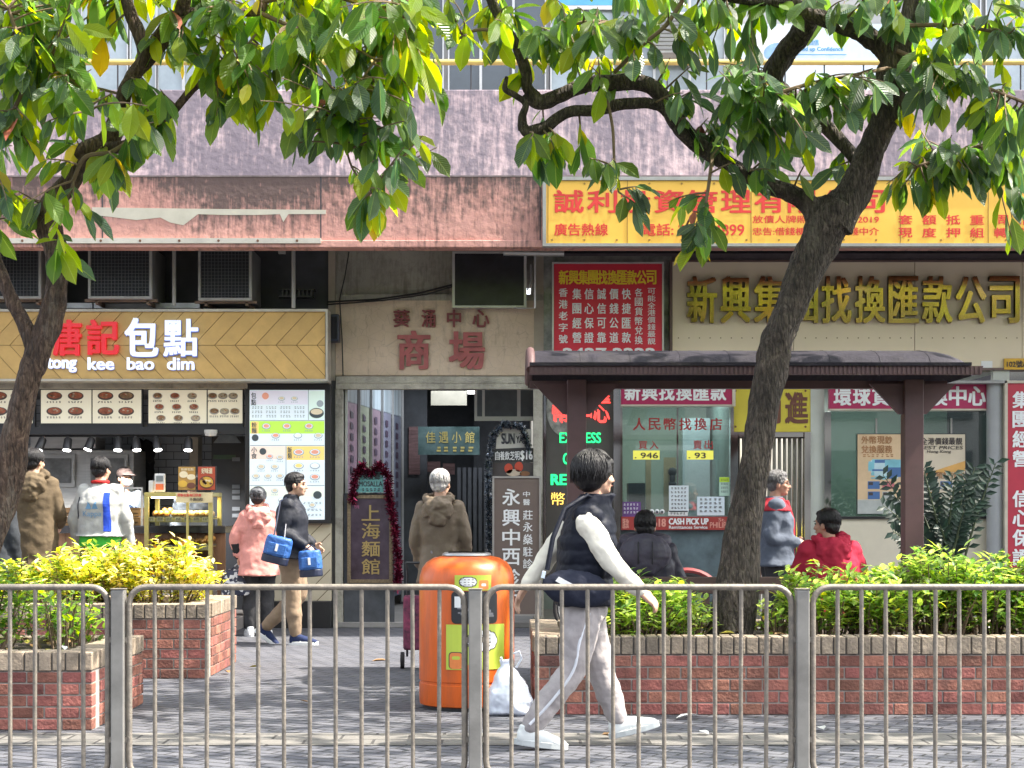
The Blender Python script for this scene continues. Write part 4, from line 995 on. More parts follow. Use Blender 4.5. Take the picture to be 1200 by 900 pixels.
# rooms
g = MB(); g.box(x(637), x(1180), 22.3, 22.4, 0, 3.2); g.build('room_wall', M('room_wall_paint', (.34, .41, .37), .6, var=.06), mc)
g = MB(); g.box(x(637), x(1180), FD+.3, 22.4, 2.95, 3.0); g.build('room_ceiling', pale, mc)
g = MB(); g.box(x(859), x(861), FD+.1, 22.3, 0, 3); g.box(x(946), x(949), FD+.1, 22.3, 0, 3); g.build('room_partition', M('teal_partition', (.15, .2, .2), .5), mc)
g = MB(); g.box(x(637), x(1180), FD+.05, 22.4, 0, .05); g.build('room_floor', M('room_floor', (.2, .19, .18), .4), mc)
t = thing('ceiling_lamp', 'lit ceiling lamp inside the rate window room', 'lamp', (x(800), 20.9, 2.9))
g = MB(); g.box(x(770), x(850), 20.7, 21.1, 2.92, 2.945); la = bpy.data.lights.new('area_light', 'AREA'); la.energy = 9; la.size = 1.2; lo = bpy.data.objects.new('area_light', la); COL.objects.link(lo); lo.location = (x(800), 20.9, 2.88); kid(lo, t)
g.build('diffuser', M('diffuser_white', (1, 1, .97), .5, emit=3.5, var=0), t)
t = thing('ceiling_lamp', 'lit strip lamp above the poster window behind the yellow entrance board', 'lamp', (x(1050), 20.9, 2.9))
g = MB(); g.box(x(1000), x(1100), 20.7, 21.1, 2.92, 2.945)
la = bpy.data.lights.new('area_light', 'AREA'); la.energy = 11; la.size = 1.2; lo = bpy.data.objects.new('area_light', la); COL.objects.link(lo); lo.location = (x(1050), 20.9, 2.88); kid(lo, t)
g.build('diffuser', MATS['diffuser_white'], t)
gt = glass('tinted_glass', (.74, .84, .80), .16)
g = MB(); g.pbox(729.5, 477, 793, 604.8, FD+.01, .01); g.build('rate_window', gt, mc)
g = MB(); g.pbox(795, 477, 856, 604.8, FD+.01, .01); g.build('rate_window', gt, mc)
g = MB(); g.pbox(793, 477, 795, 604.8, FD, .03); g.build('window_bar', chrome, mc)
g = MB(); g.pbox(974, 482, 1157, 604.8, FD+.01, .01); g.build('poster_window', glass('dark_tinted_glass', (.46, .56, .52), .16), mc)
g = MB()
for a in (1026, 1114): g.pbox(a, 490, a+2, 510, FD-.02, .02)
g.build('glass_clip', chrome, mc)
g = MB(); g.pbox(737, 566, 756, 604, FD+1.2, .4, 0); g.pbox(757, 530, 763, 600, FD+1.5, .1, 1); g.pbox(778, 536, 792, 600, FD+1.4, .06, 1); g.pbox(800, 490, 832, 604, FD+2.0, .1, 2); g.pbox(838, 490, 850, 604, FD+1.9, .1, 3); g.pbox(845, 500, 852, 604, FD+1.6, .05, 4)
g.build('office_partition', [M('office_dark', (.05, .06, .07), .5), M('office_ply', (.42, .34, .22), .5), M('office_bluegrey', (.30, .36, .40), .4, var=.1), M('office_white', (.62, .65, .66), .4), M('office_lime', (.45, .48, .08), .5)], mc)
g = MB(); g.box(x(729), x(857), FD+.12, FD+.6, Z(606, FD)-.04, Z(605, FD)); g.build('service_counter', M('grey_counter', (.25, .26, .27), .3), mc)
g = MB(); g.sph(P(788, 553, FD+1.38), .055, .02, .055, 10); g.sph(P(788, 561, FD+1.38), .035, .02, .06, 10); g.sph(P(788, 567, FD+1.38), .05, .02, .035, 10); tag(g.build('wall_sticker', dark_m, smooth=60), 'black silhouette sticker on the plywood board inside the rate window', 'sticker')
# window print
wred = M('window_red_ink', (.30, .015, .02), .5); yplate = M('yellow_rate_plate', (.72, .68, .10), .5, emit=.12, var=.03)
g = MB(); d = FD-.004
row(g, '人民幣找換店', 740, 490, 848, 504, d, 0, .02, fill=.78); row(g, '買入', 747, 517, 773, 526, d, 0, .02, fill=.75); row(g, '賣出', 811, 516, 837, 526, d, 0, .02, fill=.75)
g.build('window_lettering', wred, mc)
for (a, b_, s, lab, u, v) in ((742, 773, '. 946', 'yellow rate plate reading 946 in the left half of the rate window', 744, 771), (805, 836, '. 93', 'yellow rate plate reading 93 in the right half of the rate window', 807, 827)):
    t = poster('rate_plate', lab, 'rate plate', a, 528, b_, 538.5, FD-.02, yplate, .012, 'yellow rate plates in the window')
    g = MB(); letters(g, s, u, 530.5, v, 537, FD-.025, 0, .03); g.build('lettering', inkm, t)
for (nm, lab, a, y0, b_, y1, c, ink) in (('purple_leaflet', 'purple leaflet at the lower left of the rate window', 728.5, 588, 751, 606, (.12, .05, .20), white), ('white_notice', 'upright white notice in the middle of the rate window', 784, 569, 807, 600, (.62, .68, .72), inkm), ('white_notice', 'wide white ruled notice at the right of the rate window', 817, 582, 849, 604, (.60, .68, .74), inkm), ('small_notice', 'small white caption strip under the upright notice', 783, 598.5, 806, 604.5, (.66, .68, .68), inkm), ('green_sticker', 'lime and mint sticker at the right edge of the rate window', 843, 559, 855, 581, (.40, .56, .48), inkm)):
    t = poster(nm, lab, 'notice', a, y0, b_, y1, FD-.03, M(nm+lab[:5], c, .5, var=.04), .008)
    g = MB()
    for q in range(max(1, int((y1-y0)/5))): scribble(g, a+2, y0+2+q*4.6, b_-2, y0+4.6+q*4.6, FD-.034, 0, 5)
    if nm == 'green_sticker': g.pbox(a+.2, y0+.2, b_-.2, y0+6, FD-.033, .002, 1)
    g.build('print', [ink, M('lime_print', (.42, .60, .03), .5)], t)
for k, xx in enumerate((764, 770, 776)):
    g = MB(); g.sph(P(xx, 599.5, FD-.05), .028, .028, .03, 10); g.ell(xx, 600, 1.4, 1.4, FD-.083, .01, 1, 8)
    tag(g.build('white_ornament', [white, dark_m], smooth=50), 'small round white ornament on the rate window ledge, %s of three' % ('left', 'middle', 'right')[k], 'ornament', 'round ornaments on the window ledge')
d = FD-.09
t = poster('cash_pick_up_strip', 'dark red strip reading CASH PICK UP Remittances Service under the rate window', 'sign', 728, 605.5, 853, 621, d, M('brick_red_print', (.30, .035, .03), .45, var=.15), .05)
g = MB(); letters(g, '$618', 760, 608, 780, 618.5, d-.004, 1, .04); letters(g, 'CASH PICK UP', 784, 607.5, 830, 614.5, d-.004, 0, .05); letters(g, 'Remittances Service', 784, 616, 829, 619.6, d-.004, 0, .03); letters(g, 'St.', 842, 607, 850, 611, d-.004, 1, .02); letters(g, 'PHILIP', 832, 612, 851, 618.5, d-.004, 1, .015); row(g, '匯款', 729.5, 608, 737, 619, d-.004, 1, .02); g.build('lettering', [white, M('salmon_ink', (.62, .28, .22), .5)], t)
# poster in right window
d = FD-.025
t = poster('exchange_poster', 'large cream and orange exchange service poster with coloured flags in the right window', 'poster', 1004, 508, 1132, 603, d, blkf, .02)
g = MB(); e = d-.004
g.pbox(1005, 509, 1131, 602, e, .003, 0); g.pbox(1005, 509, 1066, 585, e-.001, .003, 6)
for x0_, y0_, w_, h in ((1017, 538, 46, 24),):
    for q in range(60): g.pbox(x0_+random.uniform(0, w_-8), y0_+random.uniform(0, h), x0_+random.uniform(8, w_), y0_+h*random.random(), e-.002-q*.00005, .002, random.choice((2, 3, 2, 8)))
g.prism([(X(a, e), Z(b_, e)) for a, b_ in ((1082, 556), (1131, 552), (1131, 540))], e-.002, e, 1)
row(g, '外幣現鈔', 1009, 511, 1046, 520, e-.006, 4, .02); row(g, '兌換服務', 1009, 522, 1046, 531, e-.006, 4, .02); row(g, '全港價錢最靚', 1079, 513, 1128, 521, e-.006, 5, .02); letters(g, 'The BEST PRICES', 1060, 522.5, 1128, 526.5, e-.006, 5, .02, slant=.2); letters(g, 'Hong Kong', 1086, 527.5, 1114, 531.5, e-.006, 5, .02, slant=.2); row(g, '歡迎預訂外幣', 1080, 553, 1130, 561, e-.006, 4, .015)
scribble(g, 1010, 532, 1048, 536, e-.003, 4, 7); scribble(g, 1008, 588, 1060, 599, e-.003, 7, 8); g.pbox(1005, 586, 1131, 602, e-.0015, .002, 7)
for (a, y, mm) in ((1017, 564, 3), (1034, 564, 9), (1017, 576, 3), (1034, 576, 7), (1102, 564, 3), (1086, 565, 7), (1086, 576, 5)):
    g.pbox(a, y, a+14, y+9, e-.004, .002, mm); g.pbox(a+1, y+1, a+6, y+4.5, e-.006, .002, 5 if mm != 5 else 1); 
g.build('print', [M('poster_cream', (.62, .53, .40), .5, var=.06), M('poster_orange', (.66, .36, .10), .5), M('poster_cyan', (.20, .48, .56), .5), M('poster_blue', (.06, .14, .32), .5), M('poster_brown', (.36, .17, .07), .5), inkm, M('poster_peach', (.64, .46, .28), .5, var=.12, scale=4), M('poster_grey', (.42, .44, .42), .5), M('poster_pale_cyan', (.45, .6, .64), .5), M('poster_rose', (.5, .14, .16), .5)], t)
# grey round column, right red sign, number plate
g = MB(); g.tube([(X(1166, FD-.15), FD-.15, .0), (X(1166, FD-.15), FD-.15, Z(446, FD-.15))], .095, 20); tag(g.build('round_column', M('grey_steel_paint', (.34, .35, .36), .35, var=.08), smooth=40), 'pale grey round column between the poster window and the red vertical sign', 'column')
g = MB(); g.pbox(1100, 446, 1180, 449, FD-.3, .2); tag(g.build('white_conduit', acf), 'white conduit box running above the right window', 'conduit')
g = MB(); g.pbox(1164, 433.6, 1183, 446, FD-.1, .1, 0); g.pbox(1150, 423, 1163, 432, FD-.13, .01, 1); tag(g.build('wall_notice', [pale, white]), 'small white notice under the cream sign near the shelter roof end', 'notice')
d = FD-.2
t = poster('number_plate', 'small yellow street number plate reading 102號A', 'number plate', 1177, 420, 1206, 433, FD-.15, M('ochre_plate', (.62, .36, .03), .5), .02)
g = MB(); letters(g, '102號A', 1180, 422.5, 1204, 430.5, FD-.156, 0, .02); g.build('lettering', inkm, t)
d = FD-.3
t = thing('vertical_red_sign', 'tall vertical red sign with white characters 集團經營信心保證 at the right edge', 'shop sign', (X(1200, d), d, Z(668, d)))
g = MB(); g.pbox(1181, 449, 1240, 668, d+.02, .2); g.build('board', M('faded_red_vinyl', (.42, .03, .055), .4, var=.08), t)
g = MB(); g.pbox(1177.5, 446, 1181, 670, d, .24); g.pbox(1181, 446, 1240, 449, d, .24); g.build('frame', M('ivory_trim', (.5, .45, .36), .4), t)
g = MB()
for i, ch in enumerate('集團經營 信心保證'):
    if ch != ' ': letters(g, ch, 1187, 459+i*(23 if i < 4 else 22.8)+(2 if i > 4 else 0), 1207, 478+i*(23 if i < 4 else 22.8)+(2 if i > 4 else 0), d+.014, 0, .03)
g.build('lettering', white, t)
g = MB(); g.box(x(1172), x(1178), FD-.2, FD, 0, Z(450, FD)); g.box(x(1181), x(1420), FD, FD+.1, 0, Z(433, FD)); tag(g.build('mirror_pilaster', chrome), 'mirror finished strip left of the vertical red sign', 'pilaster')
# ================================================================ brick planters
brick = M('red_brick', (.235, .088, .066), .85, var=.4, scale=9, bump=.5, bscale=45, rnd=.38, hue=.012, dirt=.35)
cap = M('buff_brick', (.27, .215, .16), .85, var=.3, scale=9, bump=.5, bscale=45, rnd=.22, dirt=.55)
mortar = M('mortar', (.33, .30, .27), .95, var=.2, scale=20)
mortd = M('dirty_mortar', (.12, .11, .10), .95, var=.25, scale=20)
soil = M('soil', (.05, .037, .028), .95, var=.4, scale=18, bump=1, bscale=30)
def wall_run(bm_, cm_, A, B, out, H, capw, course=.075, bl=.215, gap=.010):
    """bricks on the outer face of a straight run A->B; out = outward unit normal"""
    A = Vector((A[0], A[1], 0)); B = Vector((B[0], B[1], 0)); L_ = (B-A).length; u = (B-A)/L_; n = Vector((out[0], out[1], 0))
    nc = int(round((H-.125)/course)); hh = (H-.125)/nc
    for c in range(nc):
        s = -bl/2 if c % 2 else 0
        while s < L_-.002:
            a = max(s, 0)+gap/2; b_ = min(s+bl, L_)-gap/2
            if b_-a > .02:
                m = A+u*(a+b_)/2+Vector((0, 0, (c+.5)*hh))-n*(.05-random.uniform(-.002, .002))
                bm_.obox(m, u*(b_-a)/2, n*.05, Vector((0, 0, (hh-gap)/2)), 0, random.random())
            s += bl
    s = 0
    k = max(1, int(L_/capw)); w_ = L_/k
    for i in range(k):
        m = A+u*(i+.5)*w_+Vector((0, 0, H-.0625))-n*(.095-random.uniform(-.002, .003))
        cm_.obox(m, u*(w_/2-gap/2), n*.1, Vector((0, 0, .0575+random.uniform(-.002, .002))), 0, random.random())
def planter(label, x0, x1, y0, y1, H, sides, soilz):
    t = thing('brick_planter', label, 'planter', ((x0+x1)/2, (y0+y1)/2, 0), 'brick planters on the pavement')
    run = []
    if 'f' in sides: run.append((MB(), MB())); wall_run(*run[-1], (x0, y0), (x1, y0), (0, -1), H, .082)
    if 'r' in sides: run.append((MB(), MB())); wall_run(*run[-1], (x1, y0+.2), (x1, y1), (1, 0), H, .082)
    if 'l' in sides: run.append((MB(), MB())); wall_run(*run[-1], (x0, y1), (x0, y0+.2), (-1, 0), H, .082)
    if 'b' in sides: run.append((MB(), MB())); wall_run(*run[-1], (x0+.2, y1), (x1-.2, y1), (0, 1), H, .082)
    for b_, c in run: b_.build('brick_face', brick, t, bevel=.004); c.build('coping', cap, t, bevel=.006)
    g = MB(); e = .009
    g.box(x0+e, x1-e, y0+e, y0+.19, 0, H-.127, 0); g.box(x0+e, x1-e, y1-.19, y1-e, 0, H-.127, 0); g.box(x0+e, x0+.19, y0+.19, y1-.19, 0, H-.127, 0); g.box(x1-.19, x1-e, y0+.19, y1-.19, 0, H-.127, 0)
    h2 = H-.012
    g.box(x0+e, x1-e, y0+e, y0+.185, H-.127, h2, 1); g.box(x0+e, x1-e, y1-.185, y1-e, H-.127, h2, 1); g.box(x0+e, x0+.185, y0+.185, y1-.185, H-.127, h2, 1); g.box(x1-.185, x1-e, y0+.185, y1-.185, H-.127, h2, 1)
    g.build('mortar_bed', [mortar, mortd], t)
    g = MB(); nx = max(4, int((x1-x0-.38)/.12)); ny = max(4, int((y1-y0-.38)/.12)); o = 0
    for j in range(ny+1):
        for i in range(nx+1): g.v.append((x0+.19+(x1-x0-.38)*i/nx, y0+.19+(y1-y0-.38)*j/ny, soilz+random.uniform(-.02, .025)))
    for j in range(ny):
        for i in range(nx): g.face((j*(nx+1)+i, j*(nx+1)+i+1, (j+1)*(nx+1)+i+1, (j+1)*(nx+1)+i))
    g.build('soil', soil, t, smooth=80)
planter('low red brick planter in the front left corner with a buff brick coping', -4.9, -2.56, 10.42, 11.85, .485, 'frb', .42)
planter('taller red brick planter behind at left with the golden shrub, its right side sunlit', -5.6, -2.43, 13.6, 15.05, .60, 'frb', .54)
planter('long red brick planter at the right with green shrubs and a tree', .14, 10.4, 11.2, 12.95, .52, 'flb', .44)

# leaves and twigs lying about
litm = [M('dry_leaf', (.30, .17, .07), .7, var=.3, rnd=.3), M('yellow_leaf', (.42, .36, .05), .6, rnd=.3), M('pale_scrap', (.6, .6, .58), .6)]
def litter_leaf(mb, c, L_, m):
    a = random.uniform(0, 6.28); u = Vector((math.cos(a), math.sin(a), random.uniform(-.1, .25))).normalized(); v = Vector((-math.sin(a), math.cos(a), random.uniform(-.2, .2))).normalized()
    c = Vector(c); k = random.uniform(.03, .12)*L_
    P_ = [c-u*L_/2, c-u*.15*L_+v*.22*L_+Vector((0, 0, k)), c+u*.2*L_+v*.18*L_+Vector((0, 0, k)), c+u*L_/2, c+u*.2*L_-v*.18*L_+Vector((0, 0, k)), c-u*.15*L_-v*.22*L_+Vector((0, 0, k)), c+Vector((0, 0, -.002))]
    mb.add(P_, [(0, 1, 6), (1, 2, 6), (2, 3, 6), (3, 4, 6), (4, 5, 6), (5, 0, 6)], m, random.random())
g = MB()
for (x0, x1, y0, y1, z, n) in ((.4, 6.2, 11.42, 12.7, .475, 230), (-4.8, -2.8, 10.65, 11.6, .455, 60), (-5.4, -2.7, 13.85, 14.8, .575, 40)):
    for k in range(n): litter_leaf(g, (random.uniform(x0, x1), random.uniform(y0, y1), z+random.uniform(0, .02)), random.uniform(.05, .13), random.choice((0, 0, 0, 1, 2) if k % 4 else (0,)))
tag(g.build('leaf_litter', litm), 'dry fallen leaves lying on the planter soil', 'leaf litter', kind='stuff')
fallen = [(900, 720, 0, 0), (800, 524+262, 2, 1)]
for (px, py, L_, m, lab) in ((805, 843, .16, 2, 'white scrap on the pavers left of the tree shade under the railing'), (961, 857, .16, 2, 'white paper scrap on the paver band right of the middle railing post'), (715, 866, .13, 0, 'brown leaf lying between the walking man\'s shoes'), (266, 790, .12, 0, 'brown leaf beside the sunlit planter corner'), (299, 784, .11, 1, 'yellow green leaf on the sunlit pavement'), (445, 777, .15, 0, 'brown leaf left of the orange bin'), (1106, 831, .13, 2, 'pale leaf at the foot of the right planter'), (825, 862, .1, 2, 'small pale scrap near the right railing panel'), (357, 825, .08, 0, 'small dark leaf on the shaded pavers in the left middle')):
    d = CAMH*F/(py-HZ); g = MB()
    litter_leaf(g, (X(px, d), d, .02), L_, 0)
    tag(g.build('fallen_leaf' if m < 2 else 'paper_scrap', litm[m]), lab, 'leaf' if m < 2 else 'scrap', 'scraps and leaves on the pavement')
d = CAMH*F/(872-HZ)

# ================================================================ shelter
mar = M('dark_red_steel', (.10, .052, .052), .5, var=.15, scale=6, dirt=.3); roofm = M('slate_blue_roof', (.026, .024, .032), .75, var=.35, scale=4, dirt=.4, bump=.3, bscale=30, spec=.12)
sh = thing('shelter', 'dark red rain shelter with a rounded slate blue roof on two steel posts', 'shelter', (1.9, 13.5, 0))
rx0, rx1, ryc, rd, rz0, rh = X(622, 12.95), X(1151, 12.95), 13.65, .72, 2.415, .19
g = MB(); nu, nv = 40, 14
def roofpt(i, j, sc=1, dz=0):
    u = i/nu; v = -1+2*j/nv
    x_ = rx0+(rx1-rx0)*u
    e = min(1, (1-u)*(rx1-rx0)/.38)
    prof = (1-abs(v*sc)**2.4)**.55 if abs(v*sc) < 1 else 0
    return (x_, ryc+rd*v*(.6+.4*math.sqrt(max(0, 1-(1-e)**2))), rz0+dz+rh*prof*math.sqrt(max(0, 1-(1-e)**2)))
for s, dz in ((0, 0), (1, -.03)):
    o = len(g.v)
    for i in range(nu+1):
        for j in range(nv+1): g.v.append(roofpt(i, j, 1, dz))
    for i in range(nu):
        for j in range(nv):
            f = (o+i*(nv+1)+j, o+(i+1)*(nv+1)+j, o+(i+1)*(nv+1)+j+1, o+i*(nv+1)+j+1)
            g.face(f if s == 0 else f[::-1])
g.build('roof', roofm, sh, smooth=50)
g = MB()                                            # ribs across the curved roof
for k in range(1, 9):
    i = nu*k/9
    g.tube([Vector(roofpt(i, j*nv/14, 1, -.003)) for j in range(15)], .006, 6)
g.build('roof_rib', roofm, sh, smooth=50)
g = MB()
pts_ = [(rx0-.01, rz0-.045), (rx1-.02, rz0-.045), (rx1-.005, rz0+.02), (rx0-.01, rz0+.02)]
g.prism(pts_, ryc-rd-.025, ryc-rd+.02); g.prism(pts_, ryc+rd-.02, ryc+rd+.025)
n = 100
for k in range(n): g.box(rx0+(rx1-rx0)*k/n, rx0+(rx1-rx0)*k/n+.018, ryc-rd-.034, ryc-rd-.024, rz0-.042, rz0+.015, 0)
g.box(rx0-.01, rx1-.1, ryc-rd-.06, ryc-rd-.026, rz0+.02, rz0+.045, 1)
g.box(rx0, rx1-.1, ryc-.05, ryc+.05, rz0-.10, rz0-.04)
g.build('eave_fascia', [mar, roofm], sh)
g = MB()                                            # arched end at the left
arc = [Vector(roofpt(0, j, 1, -.005)) for j in range(nv+1)]
g.tube(arc, .035, 8)
g.build('end_arch', mar, sh, smooth=50)
for px in (676, 1071.5):
    x_ = X(px, 13.45); b_ = MB(); b_.box(x_-.075, x_+.075, 13.45, 13.6, 0, rz0-.041); o = b_.build('post', mar, sh, bevel=.006)
    for sgn in (-1, 1):
        b_ = MB(); q = [(x_+sgn*.0751, rz0-.07), (x_+sgn*.0751, rz0-.31), (x_+sgn*.11, rz0-.31), (x_+sgn*.34, rz0-.07)]
        b_.prism(q if sgn > 0 else q[::-1], 13.5, 13.55); b_.build('gusset', mar, o)
bn = thing('bench', 'dark brown bench with a backrest rail under the shelter, behind the hedge', 'bench', (2.0, 13.4, 0))
benchm = M('bench_brown', (.085, .05, .045), .5, var=.2)
g = MB(); g.box(.75, 3.05, 13.22, 13.68, .42, .46); g.build('seat', benchm, bn, bevel=.006)
g = MB(); g.box(.75, 2.23, 13.14, 13.20, .70, .83); g.build('backrest', benchm, bn, bevel=.006)
for x_ in (.82, 1.5, 2.18):
    g = MB(); g.box(x_-.025, x_+.025, 13.165, 13.215, .46, .699); g.build('back_post', benchm, bn)
for x_ in (.9, 1.9, 2.95):
    g = MB(); g.box(x_-.03, x_+.03, 13.27, 13.62, 0, .419); g.build('leg', benchm, bn)

# ================================================================ litter bin
orange = M('orange_plastic', (.62, .11, .012), .36, var=.16, scale=3, stretch=(3, 3, .6), spec=.5, dirt=.3)
bx, by = X(547, 11.68), 11.68
bn = thing('litter_bin', 'round orange litter bin with a domed top, dark slot and lime green stickers', 'litter bin', (bx, by, 0))
RB = .325
g = MB()
g.lathe((bx, by, 0), [(RB-.03, .02), (RB-.005, .03), (RB, .06), (RB, .17), (RB-.006, .175), (RB-.006, .19), (RB, .195), (RB, .86), (RB-.004, .90), (RB-.02, .95), (RB-.05, .99), (RB-.10, 1.02), (RB-.17, 1.035), (.05, 1.04), (0, 1.04)], 64)
g.build('body', orange, bn, smooth=50)
g = MB(); g.lathe((bx, by, 0), [(RB-.05, 0), (RB-.03, .0), (RB-.03, .025), (RB-.05, .025)], 48); g.build('base_ring', blkf, bn, smooth=40)
g = MB(); g.lathe((bx, by, 1.037), [(.17, 0), (.165, .014), (.15, .02), (.05, .012), (0, .012)], 32)
for k in range(9): g.obox((bx, by, 1.058), (.13*math.sqrt(1-((k-4)/5)**2), 0, 0), (0, .006, 0), (0, 0, .004))
for v_ in g.v[:]: pass
o = MB(); o.v = [(a, by+(b_-by), c) for a, b_, c in g.v]; 
g.build('ashtray', M('worn_steel', (.38, .38, .38), .35, metal=.8, var=.2), bn, smooth=40)
def on_bin(mb, a0, a1, z0, z1, off, m, n=10, round_=0):
    """patch that follows the curve of the bin; a = angle in metres along the skin from the front centre"""
    vs = []; fs = []
    if round_:
        w_, h = (a1-a0)/2, (z1-z0)/2; ca, cz = (a0+a1)/2, (z0+z1)/2; n = 16; round_ = min(round_, w_*.99, h*.99)
        for i in range(n+1):
            a = ca-w_*math.cos(math.pi*i/n); e = max(0, abs(a-ca)-(w_-round_)); hh = h-round_+math.sqrt(max(0, round_**2-e*e))
            for z in (cz-hh, cz+hh): vs.append((bx+(RB+off)*math.sin(a/RB), by-(RB+off)*math.cos(a/RB), z))
        fs = [(2*i, 2*i+2, 2*i+3, 2*i+1) for i in range(n)]
    else:
        n = max(n, 3)
        for i in range(n+1):
            a = a0+(a1-a0)*i/n
            for z in (z0, z1): vs.append((bx+(RB+off)*math.sin(a/RB), by-(RB+off)*math.cos(a/RB), z))
        fs = [(2*i, 2*i+2, 2*i+3, 2*i+1) for i in range(n)]
    mb.add(vs, fs, m)
pz = lambda py: Z(py, 11.36)
pa = lambda px: RB*math.asin(max(-.98, min(.98, (X(px, 11.36)-bx)/RB)))
g = MB(); on_bin(g, pa(529), pa(582), pz(731), pz(693), .004, 0, round_=.03); g.build('slot_rim', M('black_rubber', (.02, .02, .02), .5), bn)
g = MB(); on_bin(g, pa(531), pa(580), pz(729), pz(695), .006, 0, round_=.025)
for k in range(22):
    a = random.uniform(pa(534), pa(572)); z = random.uniform(pz(727), pz(712)); on_bin(g, a, a+random.uniform(.01, .05), z, z+random.uniform(.005, .03), .007+k*.0001, random.choice((1, 1, 2)), 4)
on_bin(g, pa(533), pa(540), pz(712), pz(699), .0095, 3, 3)
g.build('slot', [M('bin_slot_dark', (.02, .022, .028), .6), M('bin_rubbish', (.06, .065, .08), .6), M('bin_rubbish_pale', (.2, .2, .22), .6), white], bn)
lime = M('lime_sticker', (.46, .56, .07), .45, var=.04); orst = M('orange_sticker_print', (.72, .22, .06), .45)
g = MB()
on_bin(g, pa(533), pa(575), pz(692), pz(674), .005, 0); on_bin(g, pa(523), pa(590), pz(785), pz(732), .005, 0)
def cloud(cx, cz, w_, h, off):
    for lobes, m, gr in (((1,), 2, .005), ((1,), 1, 0)):
        for k in range(10):
            t_ = k/10*2*math.pi; on_bin(g, cx+w_*.62*math.cos(t_)-w_*.38-gr, cx+w_*.62*math.cos(t_)+w_*.38+gr, cz+h*.55*math.sin(t_)-h*.45-gr, cz+h*.55*math.sin(t_)+h*.45+gr, off+(.0004 if m == 1 else 0)+k*.00003, m, round_=min(w_*.36, h*.42))
        on_bin(g, cx-w_*.75, cx+w_*.75, cz-h*.7, cz+h*.7, off+(.001 if m == 1 else .0002), m, round_=.01)
cloud((pa(537)+pa(560))/2, pz(682), .055, .03, .006); cloud((pa(540)+pa(587))/2, pz(751), .105, .07, .006)
on_bin(g, pa(561), pa(572), pz(691), pz(680), .0058, 3, round_=.012); on_bin(g, pa(564), pa(569), pz(687), pz(684), .0062, 1, round_=.004)
on_bin(g, pa(526), pa(543), pz(784), pz(764), .0058, 2, round_=.025); on_bin(g, pa(527), pa(542), pz(784), pz(765), .0062, 3, round_=.023); on_bin(g, pa(530), pa(539), pz(773), pz(769), .0066, 0, round_=.008)
on_bin(g, pa(545), pa(557), pz(785), pz(779), .0062, 3)
for k in range(4):
    for q in range(5):
        a = pa(546)+q*.036+random.uniform(0, .006); z = pz(744+k*4.2); on_bin(g, a, a+random.uniform(.015, .028), z-.006, z, .0085, 2, 3)
for k in range(3):
    for q in range(4):
        a = pa(539)+q*.026; z = pz(679+k*3); on_bin(g, a, a+random.uniform(.01, .02), z-.004, z, .0085, 2, 3)
g.build('sticker', [lime, white, inkm, orst], bn)

# tied white bag beside the bin
t = thing('plastic_bag', 'tied white plastic bag slumped against the orange bin', 'bag', (X(596, 11.2), 11.2, 0))

# ================================================================ railing
steel = M('weathered_galvanised_steel', (.19, .175, .155), .5, metal=.3, var=.35, scale=22, col2=(.27, .235, .19), bump=.15, bscale=80, dirt=.3)
postm = M('painted_steel_post', (.24, .235, .22), .45, metal=.3, var=.2, scale=5, dirt=.4)
YF = 7.7
topz, botz = Z(688, YF), .14
posts = [139, 557, 940]
sp_ = [(-258, 139), (139, 557), (557, 940), (940, 1338)]
for px in posts:
    x_ = X(px, YF)
    t = thing('railing_post', 'square steel railing post %s' % {139: 'in front of the left brick planters', 557: 'in front of the orange bin', 940: 'right of the large tree trunk'}[px], 'post', (x_, YF, 0), 'square posts of the street railing')
    g = MB(); g.box(x_-.030, x_+.030, YF-.03, YF+.03, -.02, Z(691, YF)); g.build('shaft', postm, t, bevel=.006)
    g = MB(); g.box(x_-.033, x_+.033, YF-.033, YF+.033, Z(691, YF)+.001, Z(689.5, YF)); g.build('post_cap', steel, t, bevel=.003)
    g = MB()
    for z in (.3, .75): g.box(x_-.048, x_+.048, YF-.012, YF+.012, z, z+.025)
    g.build('clamp', steel, t)
labs = ['railing panel at the far left edge', 'railing panel between the left post and the bin post', 'railing panel in front of the walking man', 'railing panel at the right in front of the long planter']
for i, (a, b_) in enumerate(sp_):
    x0, x1 = X(a, YF)+.048, X(b_, YF)-.048
    t = thing('street_railing', 'grey steel '+labs[i], 'railing', ((x0+x1)/2, YF, botz), 'panels of the street railing')
    r_ = .075; pts_ = []
    for (cx, cz, st) in ((x0+r_, botz+r_, 270), (x0+r_, topz-r_, 180), (x1-r_, topz-r_, 90), (x1-r_, botz+r_, 0)):
        q = [(cx+r_*math.cos(R(st-k*18)), cz+r_*math.sin(R(st-k*18))) for k in range(6)]
        pts_ += [Vector((u, YF, v)) for u, v in q]
    pts_.append(pts_[0])
    g = MB(); g.tube(pts_, .0142, 12); g.build('tube_frame', steel, t, smooth=50)
    n = 13 if i != 2 else 12
    for k in range(1, n):
        x_ = x0+(x1-x0)*k/n
        g = MB(); g.tube([(x_+random.uniform(-.003, .003), YF, topz-.01), (x_, YF, botz+.01)], .0098, 10); g.build('bar', steel, t, smooth=50)
